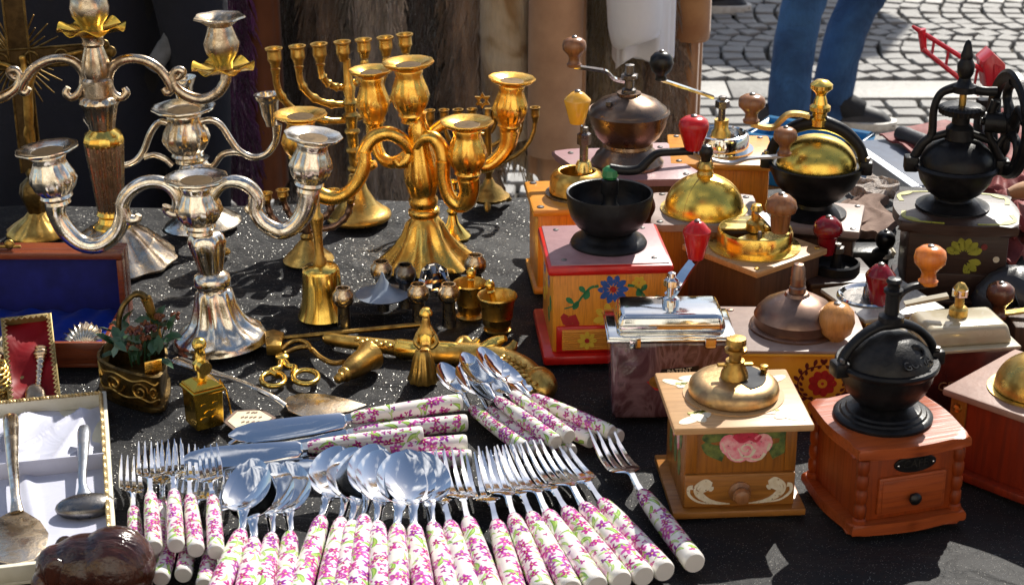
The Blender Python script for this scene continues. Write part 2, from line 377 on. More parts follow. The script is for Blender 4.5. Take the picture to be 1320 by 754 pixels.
n = N('spotted_fur'); f = n.noise(9, n.map((1, 1, .8)), 3, .8); g = n.noise(80, n.map((3, 3, .6)), 4)
n.set(col=n.mix(n.math('MULTIPLY', g, .4), n.ramp(f, [(.3, (.12, .07, .03)), (.42, (.42, .25, .10)), (.5, (.72, .56, .36)), (.7, (.85, .76, .60))]), (.2, .12, .06)), rough=.8, sheen=.5); n.bump(g, .8, .006); M_['fur_spotted'] = n.m
def denim(name, a, b):
    n = N(name); f = n.noise(7, None, 4, .5); g = n.noise(160, n.map((1, 1, .3)), 3)
    n.set(col=n.mix(n.math('MULTIPLY', g, .4), n.mix(n.ramp(f, [(.35, 0.0), (.68, 1.0)]), a, b), tuple(x * .5 for x in a)), rough=.85); n.bump(n.noise(14, None, 3, .8), .8, .02); return n.m
M_['denim'] = denim('blue_denim', (.011, .04, .115), (.045, .14, .32))
M_['denim_bright'] = denim('bright_blue_denim', (.012, .10, .30), (.02, .16, .42))
M_['navy_cloth'] = plain('navy_cloth', (.005, .0065, .014), (.010, .012, .024), .9, 0, 12, bump=.5, bs=20, bd=.01)
M_['black_trousers'] = plain('black_trouser_cloth', (.008, .008, .010), (.012, .012, .014), .8, 0, 12, bump=.5, bs=20, bd=.01)
M_['grey_trim'] = plain('grey_trim', (.16, .17, .19), (.11, .12, .13), .8, 0, 90, bump=.3)
M_['white_shirt'] = plain('white_cotton', (.86, .86, .88), (.80, .80, .84), .8, 0, 12, bump=.4, bs=14, bd=.01)
M_['purple'] = fur('purple_wool', (.24, .04, .22), (.10, .012, .09), 6, (8, 8, 1))
M_['skin'] = plain('skin', (.55, .32, .22), (.5, .28, .19), .5, sss=.1)
M_['hair'] = fur('brown_hair', (.08, .045, .02), (.04, .02, .01))
M_['sole'] = plain('white_rubber', (.65, .62, .55), (.5, .46, .4), .6)
M_['shoe'] = plain('black_canvas', (.015, .015, .018), (.03, .03, .034), .6, bump=.3)
M_['red_metal'] = plain('red_toy_paint', (.62, .015, .035), (.5, .01, .025), .3, coat=.4)
M_['blue_plastic'] = plain('blue_plastic', (.02, .22, .45), (.02, .17, .38), .4)
M_['alu'] = metal('brushed_aluminium', (.55, .57, .60), (.4, .4, .42), .4, 40, .4, .8, .05)
M_['bench_top'] = plain('slate_table_top', (.10, .13, .19), (.08, .10, .15), .5)
M_['paper'] = plain('cream_card', (.75, .66, .46), (.68, .58, .38), .7)
M_['print'] = plain('brown_print', (.13, .075, .045), (.2, .12, .08), .7)
M_['gold_braid'] = plain('gold_braid', (.66, .50, .24), (.36, .24, .09), .35, .6, 300, bump=.5, bs=500)
M_['box_edge'] = plain('cream_box_card', (.72, .68, .55), (.62, .58, .44), .6)
M_['box_olive'] = plain('brass_box_card', (.36, .27, .10), (.25, .18, .06), .45, .5, 60)
M_['mahogany'] = wood('mahogany', (.24, .055, .018), (.15, .03, .012), None, 'x', 10, .25, .7)
def satin(name, a, b, sheen=.6, rough=.3):
    n = N(name); f = n.noise(30, None, 3, .6)
    n.set(col=n.mix(f, a, b), rough=rough, sheen=sheen, spec=.22); n.bump(n.noise(40, None, 2, 1), .25, .004); return n.m
M_['satin_white'] = satin('white_satin', (.56, .57, .66), (.47, .48, .58), .1, .34)
M_['satin_red'] = satin('red_satin', (.26, .002, .007), (.16, .0015, .004), .0, .5)
M_['satin_blue'] = satin('royal_blue_satin', (.006, .035, .34), (.003, .02, .2), .05, .34)
M_['velvet_navy'] = plain('navy_velvet', (.003, .008, .17), (.002, .005, .11), .8, sheen=.02)
M_['carved'] = plain('glossy_dark_wood', (.020, .006, .004), (.07, .018, .008), .2, 0, 22, st=(1, 3, 1), coat=.35, bump=.9, bs=30, bd=.006)
M_['leaf'] = plain('dark_green_leaf', (.028, .075, .028), (.04, .10, .045), .35, 0, 60)
M_['leaf_pale'] = plain('pale_leaf', (.12, .19, .13), (.09, .15, .10), .45, 0, 60)
M_['floret'] = plain('rust_floret', (.20, .065, .018), (.12, .03, .012), .7, 0, 300, bump=.6)
M_['dark_berry'] = plain('dark_berry', (.05, .01, .015), (.09, .02, .02), .35)
M_['mortar_in'] = M_['brass_old']
n = N('purple_marbled_enamel'); c = n.map((1, 1, .35)); f = n.noise(26, c, 6, 2.6)
n.set(col=n.ramp(f, [(.3, (.045, .018, .022)), (.45, (.09, .036, .042)), (.55, (.19, .11, .12)), (.62, (.07, .028, .03)), (.8, (.28, .20, .21))]), rough=.14, coat=.6); M_['marbled'] = n.m
n = N('faceted_glass'); n.set(col=(.95, .96, .98), rough=.03, tr=1); M_['glass'] = n.m
# white china printed with purple blossom and green leaves
CHL = 186 * mpp(at(700, 680)); CHR = 14.6 * mpp(at(700, 680))
n = N('floral_china')
oi = n.add('ObjectInfo').outputs['Random']; sx = n.add('SeparateXYZ'); n.ln(n.co, sx.inputs[0]); y = sx.outputs[1]
th = n.math('ARCTAN2', sx.outputs[0], sx.outputs[2])
cb = n.add('CombineXYZ'); n.ln(n.math('ADD', n.math('MULTIPLY', th, CHR), n.math('MULTIPLY', oi, 3.7)), cb.inputs[0]); n.ln(n.math('ADD', y, n.math('MULTIPLY', oi, 1.3)), cb.inputs[1])
tt = n.math('DIVIDE', y, CHL)
bp_ = n.ramp(tt, [(0, .1), (.1, .35), (.17, .95), (.42, 1.0), (.52, .6), (.62, .7), (.69, .25), (.75, .3), (.82, 1.0), (1, 1.0)])
bg_ = n.ramp(tt, [(0, .7), (.1, .95), (.2, .5), (.5, .45), (.62, .6), (.68, 1.0), (.77, 1.0), (.86, .35), (1, .25)])
col = n.mix(n.math('MULTIPLY', n.ramp(n.noise(70, cb.outputs[0], 3), [(.5, 0.0), (.7, .55)]), bp_), (.78, .75, .69), (.74, .46, .62))
def cell(S, off):
    q = n.vm('ADD', n.vm('SCALE', cb.outputs[0], S), off); v = n.vor(1.0, q, rnd=.85); v.voronoi_dimensions = '2D'
    l = n.vm('SUBTRACT', q, v.outputs['Position']); ls = n.add('SeparateXYZ'); n.ln(l, ls.inputs[0]); cs = n.add('SeparateColor'); n.ln(v.outputs['Color'], cs.inputs[0])
    return ls.outputs[0], ls.outputs[1], cs
def leaves(col, S, off, w_, l_, ca, cb_):
    x_, y_, cs = cell(S, off); a = n.math('MULTIPLY', n.math('SUBTRACT', cs.outputs[0], .5), 2.6); c, s_ = n.math('COSINE', a), n.math('SINE', a)
    u_ = n.math('SUBTRACT', n.math('MULTIPLY', x_, c), n.math('MULTIPLY', y_, s_)); v_ = n.math('ADD', n.math('MULTIPLY', x_, s_), n.math('MULTIPLY', y_, c))
    u_ = n.math('ADD', u_, n.math('MULTIPLY', n.math('MULTIPLY', v_, v_), .7)); vv = n.math('DIVIDE', v_, l_)
    e = n.math('SUBTRACT', n.math('MULTIPLY', n.math('SUBTRACT', 1.0, n.math('MULTIPLY', vv, vv)), w_), n.math('ABSOLUTE', u_)); m = n.ramp(e, [(0, 0.0), (.03, 1.0)])
    m = n.math('MULTIPLY', m, n.math('LESS_THAN', cs.outputs[1], bg_)); return n.mix(m, col, n.mix(n.ramp(e, [(.02, 0.0), (w_ * .9, 1.0)]), ca, cb_))
def flowers(col, S, off, r0, k5, dens):
    x_, y_, cs = cell(S, off); r = n.math('SQRT', n.math('ADD', n.math('MULTIPLY', x_, x_), n.math('MULTIPLY', y_, y_))); a = n.math('ADD', n.math('MULTIPLY', n.math('ARCTAN2', y_, x_), k5), n.math('MULTIPLY', cs.outputs[2], 6.28))
    rb = n.math('MULTIPLY', n.math('ADD', r0, n.math('MULTIPLY', n.math('COSINE', a), r0 * .42)), n.math('ADD', .8, n.math('MULTIPLY', cs.outputs[0], .4)))
    rel = n.math('DIVIDE', r, rb); m = n.math('MULTIPLY', n.ramp(rel, [(.9, 1.0), (1.0, 0.0)]), n.math('LESS_THAN', cs.outputs[1], n.math('MULTIPLY', bp_, dens)))
    hue = n.ramp(cs.outputs[0], [(0, (.32, .006, .15)), (.35, (.50, .02, .24)), (.6, (.24, .025, .30)), (.85, (.58, .08, .38))])
    c = n.mix(n.ramp(rel, [(.15, 0.0), (.55, 1.0)]), (.25, .005, .10), hue); c = n.mix(n.ramp(rel, [(.7, 0.0), (1.0, .40)]), c, (.80, .45, .68)); c = n.mix(n.math('LESS_THAN', rel, .16), c, (.75, .65, .2))
    return n.mix(m, col, c)
col = leaves(col, 56, (3.3, 1.7, 0), .15, .60, (.10, .28, .02), (.42, .60, .12)); col = leaves(col, 74, (7.1, 4.2, 0), .11, .62, (.22, .42, .05), (.55, .68, .25))
col = flowers(col, 160, (1.2, 8.4, 0), .36, 3, .46); col = flowers(col, 84, (5.5, 2.6, 0), .40, 5, .70)
col = n.mix(n.math('GREATER_THAN', y, .0035), (.74, .71, .66), col)
n.set(col=col, rough=.14, coat=.3); M_['china'] = n.m
# black glitter cloth
n = N('black_glitter_cloth'); f = n.noise(9, None, 4); g = n.noise(900, None, 2)
v = n.vor(1350); cc = n.add('SeparateColor'); n.ln(v.outputs['Color'], cc.inputs[0])
fl = n.math('MULTIPLY', n.math('GREATER_THAN', cc.outputs[0], .955), n.math('LESS_THAN', v.outputs['Distance'], .45))
base = n.mix(f, (.004, .004, .005), (.010, .010, .012))
n.set(col=n.mix(fl, base, (.36, .35, .32)), rough=n.math('SUBTRACT', .62, n.math('MULTIPLY', fl, .3)), metal=n.math('MULTIPLY', fl, .7), sheen=.03, spec=.2)
ge = n.add('NewGeometry'); rn = n.vm('SCALE', n.vm('SUBTRACT', v.outputs['Color'], (.5, .5, .5)), 1.1)
bp = n.add('Bump'); bp.inputs['Strength'].default_value = .4; bp.inputs['Distance'].default_value = .010; wr_ = n.math('ADD', n.math('MULTIPLY', g, .12), n.math('ADD', n.noise(16, n.map((1, 1.8, 1)), 3, 1.2), n.math('MULTIPLY', n.noise(55, n.map((1, 1.6, 1)), 3, .8), .35))); n.ln(wr_, bp.inputs['Height'])
mn = n.mix(fl, bp.outputs[0], n.vm('NORMALIZE', n.vm('ADD', ge.outputs['Normal'], rn), 0.0)); n.ln(mn, n.b.inputs['Normal']); M_['glitter'] = n.m
# ground
n = N('paved_square'); c = n.map((1, .85, 1)); v = n.vor(12.5, c); vv = n.vor(12.5, c, 'DISTANCE_TO_EDGE'); j = n.ramp(vv.outputs[0], [(.04, 0.0), (.12, 1.0)]); f = n.noise(40, None, 5); cs = n.add('SeparateColor'); n.ln(v.outputs['Color'], cs.inputs[0])
n.set(col=n.mix(j, (.06, .05, .04), n.mix(cs.outputs[0], (.24, .23, .21), (.34, .325, .30))), rough=.8); n.bump(n.math('ADD', j, n.math('MULTIPLY', f, .2)), .6, .01); M_['paved'] = n.m
n = N('earth_joint'); f = n.noise(14, None, 5)
vv = n.vor(13, n.map((1, .9, 1)), 'DISTANCE_TO_EDGE'); j = n.ramp(vv.outputs[0], [(.03, 0.0), (.09, 1.0)])
n.set(col=n.mix(f, (.075, .064, .048), (.035, .030, .022)), rough=.95); n.bump(n.noise(90, None, 4), .6, .01); M_['earth'] = n.m
def stone(name, a, b):
    n = N(name); oi = n.add('ObjectInfo').outputs['Random']; f = n.noise(45, None, 6); s = n.noise(420, None, 2)
    col = n.mix(n.ramp(f, [(.35, 0.0), (.68, 1.0)]), a, b); col = n.mix(n.math('MULTIPLY', oi, .45), col, tuple(x * .72 for x in a)); col = n.mix(n.ramp(s, [(.6, 0.0), (.72, .5)]), col, (.12, .12, .12))
    n.set(col=col, rough=.6); n.bump(f, .6, .006); return n.m
M_['plaster'] = plain('ochre_plaster', (.66, .50, .30), (.58, .43, .25), .9, 0, 2)
M_['plaster_white'] = plain('pale_plaster', (.72, .68, .60), (.64, .60, .53), .9, 0, 2); M_['plaster_rose'] = plain('rose_plaster', (.62, .40, .30), (.54, .34, .25), .9, 0, 2)
M_['roof_tile'] = plain('red_roof_tiles', (.30, .10, .05), (.2, .07, .04), .8, 0, 8)
n = N('window_glass'); n.set(col=(.03, .035, .04), rough=.05); M_['pane'] = n.m
M_['sett'] = stone('granite_sett', (.33, .315, .29), (.23, .22, .205))
M_['slab'] = stone('granite_slab', (.29, .275, .25), (.22, .21, .19))

for nm in list(M_):
    if nm.endswith('_dec'):                # brushed paint: rubbed through in small spots
        mt = M_[nm]; t = mt.node_tree; b = t.nodes['Principled BSDF']; tc = t.nodes.new('ShaderNodeTexCoord'); nz = t.nodes.new('ShaderNodeTexNoise'); nz.inputs['Scale'].default_value = 420; nz.inputs['Detail'].default_value = 4
        rp = t.nodes.new('ShaderNodeValToRGB'); rp.color_ramp.elements[0].position = .29; rp.color_ramp.elements[1].position = .36
        t.links.new(tc.outputs['Object'], nz.inputs['Vector']); t.links.new(nz.outputs[0], rp.inputs[0]); t.links.new(rp.outputs[0], b.inputs['Alpha'])
# ---------------------------------------------------------------- ground and paving
g = mk('ground', ([(-60, -60, -.02), (60, -60, -.02), (60, 120, -.02), (-60, 120, -.02)], [(0, 1, 2, 3)]), M_['paved']); props(g, kind='structure')
pav = empty('cobble_pavement', None, None, (0, 0, 0)); props(pav, kind='structure')
mk('sand_bed', ([(-1.6, 3.4, -.012), (2.6, 3.4, -.012), (2.6, 7.6, -.012), (-1.6, 7.6, -.012)], [(0, 1, 2, 3)]), M_['earth'], pav)
def sett(seed):
    r = random.Random(seed); h = [(x + r.uniform(-.05, .05), y + r.uniform(-.05, .05)) for x, y in ((-.4, -.5), (.4, -.5), (.5, -.38), (.5, .38), (.4, .5), (-.4, .5), (-.5, .38), (-.5, -.38))]
    V = [Vector((x * 1.02, y * 1.02, -.018)) for x, y in h] + [Vector((x, y, .006)) for x, y in h] + [Vector((x * .93, y * .93, .011 + r.uniform(-.001, .002))) for x, y in h]
    F = [tuple(i + 8 * a for i in q) for a in (0, 1) for q in [(j, (j + 1) % 8, (j + 1) % 8 + 8, j + 8) for j in range(8)]] + [tuple(range(16, 24))]
    return V, F
SV = [sett(i) for i in range(7)]; SM = [mesh('cobblestone', v, M_['sett'], 0) for v in SV]
spots = []
rs = random.Random(5)
Y1 = at(1000, 109, 0).y; Y0 = at(1000, 131, 0).y
W = .56; n = 7
def inview(p, lo=880, hi=1345):
    # measured on the photo: which of the paving shows
    v = p - CAM; z = v.y * math.cos(PITCH) - v.z * math.sin(PITCH); u = 660 + FPX * v.x / z; t = 377 - FPX * (v.y * math.sin(PITCH) + v.z * math.cos(PITCH)) / z
    return lo < u < hi and -25 < t < 262
c = 0
while Y1 + c * W < 7.2:
    for a in range(-6, 44):
        x0 = .2 + a * .074 + (c % 2) * .03
        for i in range(n):
            t = (i + .5) / n; q = 2 * t - 1
            x = x0 + .085 * q * q; y = Y1 + .03 + (c + t) * W
            sl = .085 * 4 * q / W
            spots.append((x + rs.uniform(-.004, .004), y + rs.uniform(-.004, .004), -math.atan(sl) * .95 + rs.uniform(-.08, .08), .066 * rs.uniform(.88, 1.04), W / n * .90 * rs.uniform(.9, 1.03), rs.uniform(-.003, .003)))
    c += 1
row = 0; y = Y0 - .044
while y > 3.7:
    x = -1.2 + rs.uniform(0, .05)
    while x < 2.3:
        wd = rs.uniform(.07, .115)
        spots.append((x + wd / 2, y - .010 * (1 + math.sin(x * 1.5)), rs.uniform(-.1, .1) - .014 * math.cos(x * 1.5), wd * .9, .076 * rs.uniform(.9, 1.05), rs.uniform(-.003, .003)))
        x += wd
    y -= .088; row += 1
spots.sort(key=lambda q: q[1])
rest = []; cnt = 0
for i, (x, y, rz, wx, wy, dz) in enumerate(spots):
    if inview(Vector((x, y, 0))) and cnt < 295 and (y > Y1 or at(1000, 215, 0).y < y):
        o = bpy.data.objects.new('cobblestone', SM[i % 7]); COL.objects.link(o); o.parent = pav; o.location = (x, y, dz); o.rotation_euler = (0, 0, rz); o.scale = (wx, wy, 1); cnt += 1
    elif inview(Vector((x, y, 0)), -300, 1700):
        rest.append(tf(SV[i % 7], Matrix.Translation((x, y, dz)) @ Matrix.Rotation(rz, 4, 'Z') @ Matrix.Diagonal((wx, wy, 1, 1))))
o = mk('far_cobbles', join(*rest), M_['sett'], pav, 0); o['kind'] = 'stuff'
x = -.6
for i in range(6):
    L = rs.uniform(.5, .8)
    T = TR(x + L / 2, (Y0 + Y1) / 2, -.02, rz=rs.uniform(-.01, .01))
    mk('kerb_slab', box(L - .006, Y1 - Y0 - .004, .032, .003), M_['slab'], pav, T=T); x += L
# ---------------------------------------------------------------- stall table and cloth
TB = at(660, 257).y; TBR = at(1100, 236).y
tb = empty('market_table', 'long trestle table under the black glitter cloth', 'table', (0.1, 1.45, 0))
mk('tabletop', box(2.3, 1.06, .03, .004, z=.708), M_['oak_x'], tb)
for sx in (-1, 1):
    for sy in (-1, 1): mk('leg', box(.05, .05, .708, .004, sx * 1.05, sy * .45), M_['oak'], tb)
def cloth_z(x, y):
    a = .0016 * math.sin(23 * x + 31 * y + 2 * math.sin(9 * x)) + .0014 * math.sin(61 * y - 17 * x + 2.5 * math.sin(11 * y)) + .0008 * math.sin(140 * y + 30 * math.sin(3 * x))
    # soft folds at the left behind the bell and along the open middle
    b = math.exp(-((x + .20) / .16) ** 2 - ((y - 1.74) / .10) ** 2)
    return TZ - .0042 + a + b * .0035 * (math.sin(170 * y + 28 * x + 2 * math.sin(25 * x)) - .6)
def back_y(x): return TB + .018 * math.sin(5 * x + 1) + (TBR - TB) * min(1, max(0, (x - .1) / .3))
def clothfn(u, v):
    x = -1.06 + u * 2.32; yb = back_y(x)
    s = v * 1.25
    if s < .06: return (x, .925 - .004 * math.sin(30 * x), TZ - .30 + s / .06 * .296)
    if s < 1.06:
        t = s - .06; y = .93 + (yb - .93) * t; return (x, y, cloth_z(x, y))
    t = (s - 1.06) / .19; return (x, yb + .012 + .012 * math.sin(40 * x) * t, TZ - .004 - t * .28)
c = mk('table_cloth', grid(190, 230, clothfn), M_['glitter'], None, 80); props(c, 'black glitter cloth spread over the market table', 'tablecloth')
# ---------------------------------------------------------------- coats on a rail behind the stall
CY = 3.15
def coat_mesh(x0, x1, hem, top, d, fold, ph, Y, taper=.85, lean=0, fz=0):
    cx, hw = (x0 + x1) / 2, (x1 - x0) / 2; V, F = [], []; n = 96; rows = 60; H = top - hem
    for j in range(rows + 1):
        t = j / rows; z = hem + H * t; s = (1 if t < .55 else 1 - (1 - taper) * (t - .55) / .45)
        if j == rows: s *= .5
        for i in range(n):
            a = 2 * math.pi * i / n
            jt = fz * (math.sin(37 * a + 53 * t + 3 * math.sin(11 * t + ph)) * math.sin(61 * t + 19 * a) + .6 * math.sin(83 * a - 29 * t)); f = 1 + jt + fold * (math.sin(5 * a + ph + 1.6 * t) + .6 * math.sin(9 * a + 2 * ph - 2 * t)) * (1 - .55 * t)
            V.append(Vector((cx + lean * (1 - t) + hw * s * math.copysign(abs(math.cos(a)) ** .7, math.cos(a)) * (1 + .3 * (f - 1)), Y + d * f * math.copysign(abs(math.sin(a)) ** .8, math.sin(a)), z + (.012 * math.sin(3 * a + ph) if j == 0 else 0))))
    for j in range(rows):
        for i in range(n): F.append((j * n + i, j * n + (i + 1) % n, (j + 1) * n + (i + 1) % n, (j + 1) * n + i))
    F += [tuple(range(n - 1, -1, -1)), tuple(rows * n + i for i in range(n))]
    return V, F
def coat(name, label, px0, px1, hem, mat, Y=CY, d=.07, fold=.12, ph=0, top=1.42, lean=0, grp='garments hanging on the rail', sleeve=None):
    a, b = atY(px0, hem, Y), atY(px1, hem, Y)
    e = empty(name, label, name.split('_')[-1], ((a.x + b.x) / 2, Y, a.z), group=grp)
    off = Vector(e.location)
    mk('body', tf(coat_mesh(a.x, b.x, a.z, top, d, fold, ph, Y, lean=lean, fz=.05 if 'fur' in mat or mat == 'purple' else .008), Matrix.Translation(-off)), M_[mat], e, 80)
    if 'fur' in mat or mat == 'purple':    # guard hairs
        rg = random.Random(int(px0)); CV, CF = coat_mesh(a.x, b.x, a.z, top, d, fold, ph, Y, lean=lean, fz=.05); FV, FF = [], []; cyc = Vector(((a.x + b.x) / 2, Y, 0)); ln = .055 if mat != 'fur_spotted' else .035
        for _ in range(3000):
            v = CV[rg.randrange(int(len(CV) * .62))]
            if v.y > Y + .01: continue
            q = v + Vector((rg.uniform(-.004, .004), 0, rg.uniform(-.008, .008))); o_ = Vector((v.x - cyc.x, v.y - cyc.y, 0)).normalized(); s_ = Vector((-o_.y, o_.x, 0)); L_ = ln * rg.uniform(.5, 1.1); sw = s_ * rg.uniform(-.3, .3) * L_
            m_ = len(FV); FV += [q - s_ * .0012 - off, q + s_ * .0012 - off, q + o_ * L_ * .30 - Vector((0, 0, L_ * .5)) + sw * .5 + s_ * .0009 - off, q + o_ * L_ * rg.uniform(.25, .5) - Vector((0, 0, L_)) + sw - off]; FF += [(m_, m_ + 1, m_ + 2), (m_, m_ + 2, m_ + 3)]
        mk('fur_hairs', (FV, FF), M_[mat], e, 0)['kind'] = 'stuff'
    hk = [Vector((0, 0, top - off.z - .02)), Vector((0, 0, top - off.z + .07))]
    hk += [Vector((0, -.018 * math.sin(q), top - off.z + .07 + .018 - .018 * math.cos(q))) for q in (1, 2, 3, 4)]
    mk('hanger_hook', tube(hk, .002, 6), M_['steel'], e)
    if sleeve:
        P = [atY(x, y, Y - d - .015) - off for x, y, r in sleeve]; P[0].z = top - .1 - off.z
        mk('sleeve', tube(cr(P, 4), [q[0] for q in cr([(r * .0014,) for x, y, r in sleeve], 4)], 14), M_[mat], e, 80)
    return e
coat('purple_coat', 'purple woolly coat hanging beside the brown suede one, at the left end of the row', 283, 328, 252, 'purple', 3.05, .05, .2, 1)
coat('suede_coat', 'plain dark red-brown suede coat hanging between the purple coat and the dark gap', 320, 372, 238, 'suede_brown', 3.1, .05, .09, 2)
coat('fur_coat', 'dark filler shape for the shaded gap right of the red-brown suede coat', 364, 420, 246, 'fur_black', 3.2, .06, .12, .4)  # black coat shape added where only a shaded gap shows between coats
coat('fur_coat', 'mid brown fur coat hanging behind the left cups of the seven-branched candlestick', 408, 462, 240, 'fur_brown', 3.12, .06, .12, 3)
coat('fur_coat', 'pale grey-brown fur coat hanging behind the right cups of the seven-branched candlestick', 458, 518, 240, 'fur_grey', 3.08, .06, .13, 5)
coat('fur_coat', 'black-brown fur coat hanging behind the gold candelabrum, right of the grey-brown one', 512, 580, 240, 'fur_black', 3.14, .07, .12, 2.2)
coat('fur_coat', 'dark brown fur coat hanging left of the spotted cream fur', 576, 640, 236, 'fur_brown', 3.1, .06, .12, 4.1)
coat('fur_coat', 'spotted cream and tan fur coat', 636, 686, 205, 'fur_spotted', 3.1, .05, .12, .3, sleeve=[(648, -60, 30), (652, 90, 32), (662, 176, 30)])
coat('suede_coat', 'pale beige suede coat hanging right of the spotted fur', 680, 753, 222, 'suede', 3.06, .06, .13, 3.3, sleeve=[(722, -60, 34), (716, 60, 34), (714, 196, 34)])
coat('fur_coat', 'olive brown fur coat hanging between the beige suede coat and the white shirt', 750, 812, 215, 'fur_olive', 3.1, .06, .14, 1.4)
coat('fur_coat', 'brown fur coat hanging behind the white shirt', 806, 872, 205, 'fur_brown', 3.16, .06, .12, .9)
coat('sheepskin_coat', 'tan sheepskin coat at the right end of the row', 856, 900, 152, 'sheepskin', 3.2, .06, .12, 1.9, sleeve=[(886, -60, 28), (890, 0, 27), (888, 50, 25)])
sh_ = coat('white_shirt', 'white cotton shirt hanging in front of the furs', 791, 866, 78, 'white_shirt', 2.98, .035, .22, .7, sleeve=[(815, -60, 38), (818, 0, 34), (822, 50, 28)])
q0, q1 = atY(797, 54, 2.905), atY(846, 50, 2.905); so_ = Vector(sh_.location)
mk('cuff_seam', tube([q0 - so_ + Vector((.004 * math.sin(i), .012 * (2 * i / 8 - 1) ** 2, 0)) + (q1 - q0) * i / 8 for i in range(9)], .0022, 6), M_['white_shirt'], sh_)
for px_ in (812, 834): mk('fold', tube([atY(px_, -40, 2.915) - so_, atY(px_ + 4, 10, 2.91) - so_, atY(px_ + 8, 48, 2.908) - so_], [.006, .008, .004], 8), M_['white_shirt'], sh_, 80)
rl = empty('clothes_rail', 'steel clothes rail that carries the row of coats', 'clothes rail', (0, CY, 0))
mk('crossbar', tube([(-.75, 0, 1.5), (.34, 0, 1.5)], .013, 10), M_['steel'], rl)
for x in (-.74, .12):
    mk('upright', tube([(x, 0, .02), (x, 0, 1.5)], .014, 10), M_['steel'], rl); mk('foot', tube([(x, -.25, .03), (x, .25, .03)], .014, 10), M_['steel'], rl)
